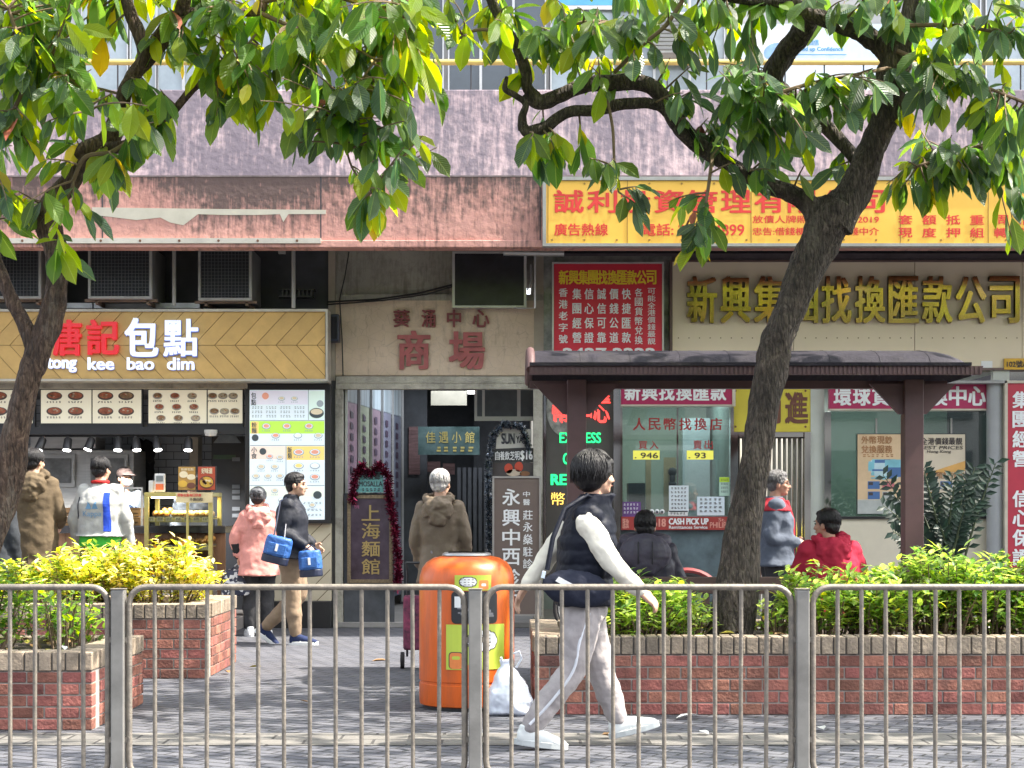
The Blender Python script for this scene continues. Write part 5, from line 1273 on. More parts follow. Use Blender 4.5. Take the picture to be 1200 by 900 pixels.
# bicycle wheel parked behind the bench
t = thing('bicycle', 'dark bicycle wheel with red trim showing behind the bench below the rate window', 'bicycle', (X(800, 17.6), 17.6, 0))
blk = M('tyre_black', (.02, .018, .018), .8)
def wheel(cx, cy_, r_):
    c = Vector((cx, cy_, r_+.0))
    ring = [c+Vector((math.cos(k*math.pi/20)*r_, 0, math.sin(k*math.pi/20)*r_)) for k in range(41)]
    g = MB(); g.tube(ring, .024, 8); w_ = g.build('wheel', blk, t, smooth=60)
    g = MB(); g.tube([c+(p-c)*.9 for p in ring], .012, 6)
    for k in range(14): a = k*math.pi/7; g.tube([c, c+Vector((math.cos(a)*r_*.9, 0, math.sin(a)*r_*.9))], .003, 4)
    g.tube([c-Vector((0, .05, 0)), c+Vector((0, .05, 0))], .022, 8); g.build('rim', M('worn_alloy', (.2, .2, .2), .4, metal=.6), w_, smooth=60)
wx = X(805, 17.6); wheel(wx, 17.6, .34); wheel(wx-1.02, 17.6, .34)
g = MB(); q = [Vector((wx+math.cos(R(a))*.385, 17.6, .34+math.sin(R(a))*.385)) for a in range(20, 130, 10)]; g.tube(q, .03, 6); g.build('mudguard', M('dark_red_plastic', (.22, .03, .03), .4), t, smooth=50)
g = MB(); b0 = Vector((wx-.42, 17.6, .32)); st = Vector((wx-.62, 17.6, .80)); hd = Vector((wx-.17, 17.6, .82)); hub = Vector((wx, 17.6, .34)); h2 = Vector((wx-1.02, 17.6, .34))
for a, b_ in ((b0, st), (st, hd), (hd, b0), (b0, h2), (h2, st), (hd, hub)): g.tube([a, b_], .018, 8)
g.tube([hd, hd+Vector((-.04, 0, .12))], .014, 6); g.tube([hd+Vector((-.04, -.28, .14)), hd+Vector((-.04, 0, .12)), hd+Vector((-.04, .28, .14))], .013, 6); g.build('frame', blkf, t, smooth=50)
g = MB(); g.sph(st+Vector((0, 0, .04)), .13, .07, .04, 10); g.build('saddle', blk, t, smooth=50)

# ================================================================ plants
def leafmat(name, c, tr, rough=.4, rnd=.35, hue=.02, veins=0, spec=.5):
    m = M(name, c, rough, var=.15, scale=3, rnd=rnd, hue=hue, trans=tr, spec=spec, veins=veins)
    return m
def leaf(mb, base, dirv, up, L_, W, m=0, droop=.3, fold=.25, seg=3):
    """one leaf: folded along its midrib, drooping to the tip"""
    d_ = Vector(dirv).normalized(); s = d_.cross(Vector(up))
    if s.length < 1e-4: s = d_.orthogonal()
    s.normalize(); nrm = s.cross(d_).normalized()
    wid = [.0, .62, 1.0, .86, .0] if seg == 4 else ([0, .9, .8, 0] if seg == 3 else [0, 1, 0])
    n = len(wid)-1; o = len(mb.v); r_ = random.random()
    c = Vector(base); dd = d_.copy()
    cen = []
    for i in range(n+1):
        cen.append(c.copy()); c = c+dd*(L_/n); dd = (dd+Vector((0, 0, -droop/n))-nrm*.0).normalized()
    vs = []
    for i in range(n+1):
        if i == 0 or i == n: vs.append(cen[i])
        else:
            w_ = wid[i]*W/2
            vs += [cen[i]+s*w_+nrm*fold*w_, cen[i], cen[i]-s*w_+nrm*fold*w_]
    fs = [(0, 2, 1), (0, 3, 2)]
    for i in range(1, n-1):
        a = 1+(i-1)*3; b_ = a+3
        fs += [(a, a+1, b_+1, b_), (a+1, a+2, b_+2, b_+1)]
    a = 1+(n-2)*3; e = len(vs)-1
    fs += [(a, a+1, e), (a+1, a+2, e)]
    if seg == 4:
        mb.t[o] = (0, 0, 0); mb.t[o+len(vs)-1] = (1, 0, 0)
        for i in range(1, n):
            for q in range(3): mb.t[o+1+(i-1)*3+q] = (i/n, q-1, 0)
    mb.add(vs, fs, m, r_)
barkt = M('thin_stem', (.16, .11, .07), .8, var=.3)
def shrub(name, label, cx, cy_, z0, rx, ry, h, n, mats, weights, L_=.05, group=None, stems=7, bias=.0):
    t = thing(name, label, 'shrub', (cx, cy_, z0), group)
    st = MB(); lv = MB()
    tips = []
    for k in range(stems*5):
        a = random.uniform(0, 6.28); rr = math.sqrt(random.random()); 
        hz = h*(1-.38*rr**2.2)*random.uniform(.62, 1.05)
        tip = Vector((cx+rx*rr*math.cos(a), cy_+ry*rr*math.sin(a), z0+hz)); base = Vector((cx+rx*.55*rr*math.cos(a), cy_+ry*.55*rr*math.sin(a), z0-.03))
        mid = base.lerp(tip, .55)+Vector((random.uniform(-.04, .04), random.uniform(-.04, .04), 0))
        st.tube([base, mid, tip], [.008, .006, .003], 5)
        tips.append((base, mid, tip))
    ids = list(range(len(mats)))
    for k in range(n):
        b_, m_, tp = random.choice(tips); u = 1-random.random()**1.7*.72
        p = m_.lerp(tp, (u-.55)/.45) if u > .55 else b_.lerp(m_, u/.55)
        p = p+Vector((random.gauss(0, .035), random.gauss(0, .035), random.gauss(0, .025)))
        a = random.uniform(0, 6.28); el = random.uniform(-.25, .9)
        dv = Vector((math.cos(a)*math.cos(el), math.sin(a)*math.cos(el), math.sin(el)))
        m = random.choices(ids, weights)[0]
        leaf(lv, p, dv, (0, 0, 1), L_*random.uniform(.7, 1.35), L_*random.uniform(.4, .55), m, .5, .25, 2 if L_ < .05 else 3)
    st.build('stem', barkt, t, smooth=50); lv.build('foliage', mats, t)
    return t
gld = [leafmat('golden_leaf', (.30, .315, .05), .34), leafmat('cream_leaf', (.58, .55, .26), .25), leafmat('lime_leaf', (.15, .21, .04), .35), leafmat('green_leaf', (.075, .15, .03), .35), M('rust_leaf', (.40, .16, .05), .6, rnd=.3)]
for i, (px, rx, h, w_) in enumerate([(60, .48, .40, (3, 2, 5, 3, .1)), (128, .5, .55, (6, 3, 3, 1.5, .15)), (190, .42, .56, (7, 4, 2, .6, .25))]):
    d = 14.15
    shrub('golden_shrub', ['yellow green shrub at the left end of the rear planter', 'golden shrub in the middle of the rear planter, below the white jacket', 'brightest golden shrub at the right end of the rear planter'][i], X(px, d), d+.1, .55, rx+.06, .5, h, 2400, gld, w_, .072, 'golden shrubs in the rear planter')
gr = [leafmat('mid_green_leaf', (.085, .17, .03), .35), leafmat('fresh_leaf', (.17, .27, .035), .35), leafmat('dark_leaf', (.035, .08, .02), .3)]
for i, (x_, y_, h, rx) in enumerate([(-3.5, 11.1, .58, .42), (-2.98, 11.35, .42, .26), (-4.2, 11.2, .6, .42)]):
    shrub('green_shrub', ['dense green shrub in the low front left planter', 'small thin green shrub by the low planter corner', 'green shrub at the far left edge of the low planter'][i], x_, y_, .43, rx, .36, h, [1050, 300, 900][i], gr, (4, 3, 2), .08, 'green shrubs in the low planter', stems=6)
lg = [leafmat('bright_hedge_leaf', (.15, .235, .05), .38), leafmat('pale_hedge_leaf', (.22, .29, .09), .38), leafmat('deep_hedge_leaf', (.055, .115, .03), .35), gld[0]]
hs = [(745, .44, .46, 'leafy lime green shrub behind the walking man\'s hand'), (800, .26, .27, 'small low shrub left of the large tree trunk'), (915, .2, .24, 'sparse sprig right of the tree trunk base'), (968, .34, .52, 'lime green shrub below the man in the red hoodie'), (1035, .38, .50, 'lime green shrub in front of the right shelter post'), (1098, .36, .62, 'tallest lime green shrub, right of the shelter post'), (1160, .4, .56, 'lime green shrub below the round column'), (1225, .4, .56, 'lime green shrub cut by the right edge')]
for i, (px, rx, h, lab) in enumerate(hs):
    d = 11.95 if i else 11.75
    if 0 < i < 3: d = 12.1
    shrub('hedge_shrub', lab, X(px, d), d, .46, rx, .42, h, int(1650*(rx/.4)**2*(h/.5)), lg, (5, 3, 2.6, .4), .082, 'hedge shrubs in the long planter', stems=int(9*rx/.4)+2)
# foliage plant in a pot by the right window
t = thing('potted_plant', 'dark glossy potted plant with arching feathery stems in front of the poster window', 'potted plant', (X(1100, 17.9), 17.9, 0))
zz = leafmat('glossy_dark_leaf', (.012, .026, .018), .1, .45, rnd=.35, spec=.25)
stg = M('plant_stem', (.05, .07, .03), .5); lv = MB(); st = MB()
d = 17.9; px_, pz_ = X(1108, d), Z(655, d)
tg = [(1042, 556), (1035, 592), (1042, 622), (1052, 580), (1066, 600), (1070, 566), (1080, 555), (1090, 548), (1098, 560), (1110, 572), (1118, 556), (1128, 562), (1140, 548), (1158, 543), (1148, 575), (1135, 590), (1120, 600), (1085, 590), (1060, 640), (1075, 625), (1140, 615), (1100, 590), (1050, 605), (1155, 560), (1125, 625), (1095, 615)]
for (a, b_) in tg:
    tip = Vector((X(a, d), d+random.uniform(-.35, .35), Z(b_, d))); base = Vector((px_+random.uniform(-.12, .12), d+random.uniform(-.1, .1), pz_-.25))
    mid = base.lerp(tip, .5)+Vector((0, 0, .16)); pts_ = [base.lerp(mid, k/5).lerp(mid.lerp(tip, k/5), k/5) for k in range(6)]
    st.tube(pts_, [.014, .013, .011, .009, .007, .004], 6)
    for k in range(26):
        u = .22+.78*k/25; i = min(4, int(u*5)); p = pts_[i].lerp(pts_[i+1], u*5-i); tdir = (pts_[i+1]-pts_[i]).normalized(); sd = tdir.cross(Vector((0, -1, .3))).normalized()*(1 if k % 2 else -1)
        leaf(lv, p, sd+tdir*.55+Vector((0, random.uniform(-.3, .3), random.uniform(-.1, .2))), (0, -1, .4), .125*random.uniform(.8, 1.2), .058, 0, .2, .2, 2)
st.build('stem', stg, t, smooth=50); lv.build('foliage', zz, t)
g = MB(); g.lathe((px_, d, 0), [(.16, 0), (.22, .38), (.24, .40), (.24, .44), (.2, .44), (.19, .40), (0, .40)], 20); g.build('pot', M('dark_pot', (.06, .045, .04), .5), t, smooth=40)
# ================================================================ street trees
def barkm(name, c, c2, dark):
    m = bpy.data.materials.new(name); m.use_nodes = True
    N = m.node_tree.nodes; L = m.node_tree.links; b = N['Principled BSDF']
    tc = N.new('ShaderNodeTexCoord'); mp = N.new('ShaderNodeMapping'); mp.inputs['Scale'].default_value = (1, 1, .28); L.new(tc.outputs['Object'], mp.inputs[0])
    n1 = N.new('ShaderNodeTexNoise'); n1.inputs['Scale'].default_value = 42; n1.inputs['Detail'].default_value = 8; n1.inputs['Roughness'].default_value = .7; n1.inputs['Distortion'].default_value = .6; L.new(mp.outputs[0], n1.inputs[0])
    n2 = N.new('ShaderNodeTexNoise'); n2.inputs['Scale'].default_value = 3.5; n2.inputs['Detail'].default_value = 5; L.new(tc.outputs['Object'], n2.inputs[0])
    vo = N.new('ShaderNodeTexVoronoi'); vo.feature = 'DISTANCE_TO_EDGE'; vo.inputs['Scale'].default_value = 34; L.new(mp.outputs[0], vo.inputs[0])
    rp = N.new('ShaderNodeValToRGB'); e = rp.color_ramp.elements
    e[0].position = .34; e[0].color = (*dark, 1); e[1].position = .66; e[1].color = (*c2, 1); k = e.new(.5); k.color = (*c, 1)
    L.new(n1.outputs['Fac'], rp.inputs[0])
    mr = N.new('ShaderNodeMapRange'); mr.inputs['From Min'].default_value = .3; mr.inputs['From Max'].default_value = .7; mr.inputs['To Min'].default_value = .65; mr.inputs['To Max'].default_value = 1.35; L.new(n2.outputs['Fac'], mr.inputs['Value'])
    hs = N.new('ShaderNodeHueSaturation'); L.new(rp.outputs[0], hs.inputs['Color']); L.new(mr.outputs[0], hs.inputs['Value']); L.new(hs.outputs[0], b.inputs['Base Color'])
    b.inputs['Roughness'].default_value = .9
    n4 = N.new('ShaderNodeTexNoise'); n4.inputs['Scale'].default_value = 7; n4.inputs['Detail'].default_value = 9; n4.inputs['Roughness'].default_value = .75; L.new(mp.outputs[0], n4.inputs[0])
    m4 = N.new('ShaderNodeMapRange'); m4.inputs['From Min'].default_value = .54; m4.inputs['From Max'].default_value = .66; m4.inputs['To Max'].default_value = .55; L.new(n4.outputs['Fac'], m4.inputs['Value'])
    mx = N.new('ShaderNodeMixRGB'); mx.inputs[2].default_value = (.19, .165, .13, 1); L.new(m4.outputs[0], mx.inputs[0]); L.new(hs.outputs[0], mx.inputs[1]); L.new(mx.outputs[0], b.inputs['Base Color'])
    mv = N.new('ShaderNodeMapRange'); mv.inputs['From Max'].default_value = .25; L.new(vo.outputs['Distance'], mv.inputs['Value'])
    mu = N.new('ShaderNodeMath'); mu.operation = 'MULTIPLY_ADD'; mu.inputs[1].default_value = .6; L.new(mv.outputs[0], mu.inputs[0]); L.new(n1.outputs['Fac'], mu.inputs[2])
    bp = N.new('ShaderNodeBump'); bp.inputs['Strength'].default_value = 1; bp.inputs['Distance'].default_value = .03; L.new(mu.outputs[0], bp.inputs['Height']); L.new(bp.outputs[0], b.inputs['Normal'])
    return m
bark1 = barkm('brown_bark', (.085, .052, .036), (.19, .125, .085), (.026, .017, .013))
bark2 = barkm('grey_brown_bark', (.058, .045, .036), (.15, .12, .095), (.018, .014, .012))
LV = [leafmat('tree_leaf_green', (.058, .12, .024), .5, rough=.34, rnd=.4, hue=.02, spec=.55, veins=.5), leafmat('tree_leaf_dark', (.038, .078, .036), .4, rough=.3, rnd=.35, spec=.6, veins=.5), leafmat('tree_leaf_fresh_glow', (.13, .19, .022), .58, rough=.4, rnd=.3, veins=.5), leafmat('tree_leaf_yellow', (.34, .30, .03), .4, rough=.45, rnd=.25), M('tree_leaf_rust', (.26, .07, .04), .6, rnd=.3)]
# vein bump for the large leaves is carried by the fold of each leaf
def smoothpath(pts, n=6):
    out = []; k = len(pts)
    for i in range(k-1):
        p0, p1, p2, p3 = pts[max(0, i-1)], pts[i], pts[i+1], pts[min(k-1, i+2)]
        for j in range(n):
            t = j/n
            out.append(.5*((2*p1)+(p2-p0)*t+(2*p0-5*p1+4*p2-p3)*t*t+(3*p1-p0-3*p2+p3)*t**3))
    out.append(pts[-1]); return out
def limb(mb, pts, seed=0, n=14, knob=.06):
    """pts of (px, py, d, radius in px)"""
    c = [Vector((*P(a, b_, d), r_*d/F)) if False else None for a, b_, d, r_ in pts]
    V = [np.array([*P(a, b_, d), r_*d/F]) for a, b_, d, r_ in pts]
    S = smoothpath(V, 8)
    rr = random.Random(seed)
    ph = [rr.uniform(0, 6.28) for _ in range(4)]
    o = len(mb.v); K = len(S); up = None
    for i, s in enumerate(S):
        p = Vector(s[:3]); q = Vector((S[min(i+1, K-1)]-S[max(i-1, 0)])[:3]).normalized()
        if up is None: up = Vector((0, -1, 0))
        a = q.cross(up).normalized(); b_ = a.cross(q).normalized(); up = b_
        for j in range(n):
            t = 2*math.pi*j/n
            ra = float(s[3])*(1+knob*math.sin(2*t+ph[0]+i*.21)+knob*.8*math.sin(3*t+ph[1]-i*.37)+knob*.6*math.sin(5*t+ph[2]+i*.9)+rr.uniform(-knob, knob)*.35)
            mb.v.append(tuple(p+ra*(math.cos(t)*a+math.sin(t)*b_)))
    for i in range(K-1):
        for j in range(n): mb.face((o+i*n+j, o+i*n+(j+1) % n, o+(i+1)*n+(j+1) % n, o+(i+1)*n+j))
    mb.face(tuple(o+j for j in range(n-1, -1, -1))); mb.face(tuple(o+(K-1)*n+j for j in range(n)))
    return [Vector(s[:3]) for s in S]
def spray(tw, lv, root, tip, nl, L_, weights, droop=1.0, spread=.5):
    """a leafy twig from root to tip: leaves in two ranks, hanging"""
    root = Vector(root); tip = Vector(tip)
    mid = root.lerp(tip, .5)+Vector((random.uniform(-.05, .05), random.uniform(-.05, .05), .08*(tip-root).length))
    pts = [root.lerp(mid, k/6).lerp(mid.lerp(tip, k/6), k/6) for k in range(7)]
    tw.tube(pts, [.008, .0075, .007, .006, .005, .004, .003], 5)
    ax = (tip-root).normalized()
    for k in range(nl):
        u = .25+.75*(k+random.random()*.5)/nl; i = min(5, int(u*6)); p = pts[i].lerp(pts[i+1], min(1, u*6-i))
        side = ax.cross(Vector((0, 0, 1)))
        if side.length < .2: side = Vector((1, 0, 0))
        side.normalize(); side = side*(1 if k % 2 else -1)
        dv = side*random.uniform(.2, .9)*spread+ax*random.uniform(.1, .7)+Vector((random.gauss(0, .25), random.gauss(0, .25), -droop*random.uniform(.25, 1.3)))
        m = random.choices(range(5), weights)[0]
        l = L_*random.uniform(.5, 1.3)
        leaf(lv, p, dv, Vector((random.gauss(0, .5), -.5+random.gauss(0, .5), .8)), l, l*random.uniform(.34, .46), m, .5*random.uniform(.3, 1.2), random.uniform(.08, .55), 4)
def near(paths, p):
    best = None
    for q in paths:
        for c in q:
            dd = (c-p).length
            if best is None or dd < best[0]: best = (dd, c)
    return best[1]
GREEN = (5, 2, 3.2, .25, .06); DARK = (3.5, 6, 1.0, .08, .05); BACKLIT = (3.5, 1.2, 4, .6, .1); YEL = (1, .2, 3, 5, .1)  # the yellower leaf mix puts sun glow through leaves into colour
def tree(label, trunk_limbs, twigs, clusters, extra, bark, base, thin=1.0, L_=.225):
    t = thing('street_tree', label, 'tree', base, 'street trees growing from the planters')
    tb = MB(); paths = []
    trunk_limbs = [([(a, b_, d, r_*thin) for a, b_, d, r_ in pts], kb) for pts, kb in trunk_limbs]
    for i, (pts, knob) in enumerate(trunk_limbs): paths.append(limb(tb, pts, seed=i*7+int(base[0]*10), n=18 if i == 0 else 12, knob=knob*1.3))
    tb.build('trunk', bark, t, smooth=70)
    tw = MB(); lv = MB()
    for pts in twigs: paths.append(limb(tw, pts, seed=5, n=6, knob=.03))
    for (px, py, d, rx, ry, n, wts) in clusters:
        for k in range(max(1, round(n*.8))):
            a = random.uniform(0, 6.28); r_ = math.sqrt(random.random())
            tp = P(px+rx*r_*math.cos(a), py+ry*r_*math.sin(a), d+random.gauss(0, .28))
            tp.z += .06
            rt = near(paths, tp)
            if (rt-tp).length > .75: rt = tp+(rt-tp).normalized()*.75+Vector((0, 0, .1))
            spray(tw, lv, rt, tp, random.randint(4, 6), L_, wts)
    for (c, s, n, wts) in extra:                   # unseen crown above and beside the view, shaped for its shade
        for k in range(n):
            while True:
                v = Vector((random.uniform(-1, 1), random.uniform(-1, 1), random.uniform(-1, 1)))
                if v.length < 1: break
            tp = Vector((c[0]+v.x*s[0], c[1]+v.y*s[1], c[2]+v.z*s[2]))
            rt = tp+Vector((random.uniform(-.4, .4), random.uniform(-.4, .4), random.uniform(.0, .3)))
            spray(tw, lv, rt, tp, random.randint(5, 8), L_, wts)
    tw.build('twig', barkt, t, smooth=50); lv.build('crown', LV, t)
    return t
dl = 10.9
left_limbs = [
 ([(-62, 770, dl, 27), (-40, 700, dl, 25), (-8, 620, dl, 20), (10, 560, dl, 18.5), (21, 500, dl, 18), (31, 450, dl, 17.5), (44, 415, dl, 17), (58, 375, dl, 16), (67, 340, dl, 15), (66, 300, dl, 15.5), (58, 270, dl, 16), (53, 255, dl, 16)], .07),
 ([(44, 418, dl, 12), (31, 385, dl, 10), (18, 360, dl, 10), (5, 330, dl, 9.5), (-10, 295, dl, 9.5), (-30, 240, dl-.1, 11), (-60, 150, dl-.3, 10), (-110, 20, dl-.5, 8)], .06),
 ([(56, 272, dl, 15), (58, 245, dl, 15), (86, 208, dl, 14), (100, 178, dl, 14), (126, 166, dl, 14), (140, 130, dl, 11), (152, 96, dl, 10), (172, 68, dl, 12), (196, 36, dl-.05, 12), (212, 16, dl-.1, 10), (220, -30, dl-.2, 8), (226, -120, dl-.4, 6)], .06),
 ([(170, 62, dl, 9), (163, 40, dl, 9), (152, 12, dl, 9), (140, -30, dl+.1, 8), (120, -120, dl+.2, 6)], .06),
 ([(208, 16, dl-.1, 9), (232, 14, dl-.1, 6), (262, 14, dl-.15, 6), (302, 14, dl-.2, 6), (308, 2, dl-.2, 5)], .05),
 ([(118, 172, dl, 10), (148, 170, dl-.1, 8), (182, 145, dl-.1, 6), (205, 128, dl-.1, 5.5), (228, 102, dl-.1, 6), (246, 95, dl-.1, 4)], .06),
]
left_tw = [
 ([(86, 212, dl-.2, 2.6), (100, 184, dl-.25, 2.6), (130, 178, dl-.25, 2.4), (160, 158, dl-.2, 1.6)], 0) , ]
left_tw = [x_[0] for x_ in left_tw] + [
 [(246, 95, dl-.1, 2.5), (275, 70, dl-.2, 2), (300, 40, dl-.2, 1.5)], [(302, 14, dl-.2, 3), (340, 30, dl-.3, 2.5), (400, 48, dl-.3, 2), (440, 70, dl-.3, 1.5)],
 [(-30, 240, dl-.1, 4), (0, 160, dl-.3, 3), (30, 90, dl-.4, 2.5), (10, 10, dl-.4, 2)], [(40, 60, dl-.4, 2), (90, 100, dl-.4, 1.6), (105, 130, dl-.4, 1.2)],
 [(308, 2, dl-.2, 4), (370, -10, dl-.3, 4), (440, 10, dl-.3, 3.5), (470, 25, dl-.4, 3)], [(440, 70, dl-.3, 1.5), (405, 130, dl-.3, 1.4), (410, 190, dl-.3, 1.2), (435, 225, dl-.3, 1)]]
left_cl = [
 (30, 30, dl-.3, 75, 55, 26, GREEN), (20, 110, dl-.3, 60, 55, 20, DARK), (95, 60, dl-.2, 60, 60, 14, BACKLIT), (15, 200, dl-.2, 45, 60, 12, BACKLIT), (55, 150, dl-.1, 45, 40, 10, BACKLIT), (15, 255, dl-.3, 26, 25, 5, GREEN),
 (70, 25, dl+.5, 90, 40, 14, BACKLIT), (165, 110, dl-.1, 40, 45, 8, GREEN), (160, 150, dl-.3, 34, 22, 7, GREEN), (120, 205, dl-.1, 26, 26, 6, BACKLIT), (185, 130, dl-.2, 26, 25, 5, GREEN), (100, 255, dl-.1, 18, 18, 3, GREEN),
 (205, 40, dl, 50, 30, 9, BACKLIT), (250, 50, dl-.1, 35, 45, 10, GREEN), (290, 60, dl-.2, 42, 55, 15, GREEN), (275, 135, dl-.2, 32, 30, 9, GREEN), (330, 95, dl-.3, 40, 55, 17, GREEN), (375, 60, dl-.3, 50, 55, 20, GREEN), (340, 165, dl-.3, 22, 20, 5, DARK), (385, 140, dl-.3, 40, 35, 12, DARK), (430, 60, dl-.4, 45, 60, 20, GREEN), (440, 140, dl-.4, 45, 45, 16, DARK), (480, 50, dl-.4, 45, 45, 12, BACKLIT), (495, 110, dl-.4, 40, 50, 12, GREEN), (505, 165, dl-.4, 28, 22, 5, GREEN), (455, 190, dl-.4, 28, 14, 4, DARK), (425, 232, dl-.3, 22, 20, 5, BACKLIT), (436, 262, dl-.3, 14, 12, 3, YEL),
 (350, 10, dl, 110, 30, 22, BACKLIT), (470, 10, dl-.1, 60, 30, 12, BACKLIT), (120, -10, dl+.2, 130, 25, 18, GREEN), (60, 285, dl-.3, 22, 14, 2, BACKLIT), (66, 300, dl-.35, 10, 8, 1, BACKLIT),
 (260, 5, dl, 60, 20, 8, GREEN), (30, 80, dl-.4, 70, 60, 14, GREEN), (300, 110, dl-.2, 40, 40, 7, BACKLIT)]
random.seed(11)
tree('street tree at the left, forked brown trunk in front of the wooden sign', left_limbs, left_tw, left_cl,
     [((-3.2, 10.6, 5.6), (2.4, 1.7, 1.0), 170, GREEN), ((-1.4, 10.6, 5.5), (1.6, 1.4, .8), 90, GREEN)], bark1, (X(-55, dl), dl, .42), .86)
dr = 12.1
right_limbs = [
 ([(846, 790, dr, 46), (851, 765, dr, 34), (856, 740, dr, 27.5), (863, 690, dr, 24), (875, 600, dr, 19.5), (885, 540, dr, 18.5), (895, 480, dr, 17.8), (904, 430, dr, 18.5), (911, 400, dr, 19), (921, 372, dr, 19), (939, 330, dr, 19.5), (956, 292, dr, 22), (970, 264, dr, 25), (982, 240, dr, 26)], .05),
 ([(975, 262, dr, 26), (996, 232, dr, 20), (1012, 200, dr, 18), (1026, 165, dr, 17), (1040, 130, dr-.05, 17), (1046, 90, dr-.1, 18), (1052, 60, dr-.1, 17), (1060, 40, dr-.1, 12), (1068, 0, dr-.1, 9), (1080, -90, dr-.2, 7)], .06),
 ([(968, 270, dr, 20), (948, 240, dr, 13), (925, 226, dr, 10), (895, 216, dr, 9.5), (868, 200, dr-.1, 9.5), (835, 182, dr-.1, 9.5), (806, 158, dr-.15, 10), (790, 138, dr-.15, 10.5), (774, 110, dr-.2, 10), (750, 97, dr-.2, 9.5), (715, 97, dr-.2, 9.5), (685, 100, dr-.2, 9), (655, 112, dr-.2, 9), (632, 120, dr-.2, 9), (618, 108, dr-.2, 8.5)], .05),
 ([(628, 115, dr-.2, 8), (618, 102, dr-.2, 6.5), (616, 85, dr-.2, 6.5), (606, 55, dr-.25, 6), (590, 28, dr-.3, 6), (576, 0, dr-.3, 6), (566, -40, dr-.3, 5)], .05),
 ([(800, 152, dr-.15, 9), (778, 128, dr-.2, 7), (760, 121, dr-.25, 6.5), (725, 123, dr-.25, 6.5), (700, 129, dr-.3, 6.5), (665, 132, dr-.3, 7), (640, 148, dr-.3, 7), (620, 155, dr-.3, 7), (613, 148, dr-.3, 6)], .05),
 ([(613, 152, dr-.3, 6), (612, 138, dr-.3, 5), (616, 122, dr-.28, 4), (604, 112, dr-.3, 3.5), (592, 104, dr-.3, 3.2), (594, 90, dr-.3, 2.2)], .05),
 ([(1046, 70, dr-.1, 15), (1030, 52, dr-.1, 12), (1010, 38, dr-.1, 11), (985, 28, dr-.15, 10.5), (955, 18, dr-.2, 10), (930, 8, dr-.2, 9), (895, 2, dr-.2, 8), (860, -4, dr-.3, 7), (760, -20, dr-.4, 5)], .06),
 ([(1005, 190, dr+.2, 8), (970, 150, dr+.25, 9), (920, 112, dr+.2, 11), (905, 95, dr+.2, 12), (920, 62, dr+.15, 13), (938, 40, dr+.05, 14), (950, 15, dr-.05, 12), (958, -40, dr, 9)], .06),
]
right_tw = [
 [(720, 85, dr-.3, 2.5), (750, 55, dr-.4, 2.5), (780, 30, dr-.4, 2.5), (800, 0, dr-.4, 2.5)],
 [(870, 130, dr-.5, 2), (905, 112, dr-.5, 2.2), (950, 98, dr-.5, 2.4), (1000, 88, dr-.4, 2.2), (1040, 80, dr-.3, 2.4)],
 [(1052, 60, dr-.2, 3), (1100, 80, dr-.4, 2.5), (1150, 100, dr-.4, 2), (1200, 120, dr-.4, 2)],
 [(710, 110, dr-.3, 2), (718, 150, dr-.35, 1.8), (720, 190, dr-.4, 1.6), (725, 225, dr-.4, 1.2)],
 [(835, 182, dr-.2, 2.4), (830, 220, dr-.3, 2), (822, 270, dr-.35, 1.6), (818, 300, dr-.35, 1.2)],
 [(640, 40, dr-.3, 2), (690, 25, dr-.35, 2), (740, 30, dr-.4, 2)],
 [(1060, 30, dr-.2, 3), (1120, 30, dr-.3, 2.5), (1180, 40, dr-.3, 2)],
 [(1240, 130, dr+.3, 4), (1180, 160, dr+.3, 3), (1120, 180, dr+.3, 2.4), (1075, 195, dr+.3, 1.8)], [(600, 40, dr-.3, 2.5), (560, 35, dr-.3, 2), (530, 50, dr-.3, 1.6)]]
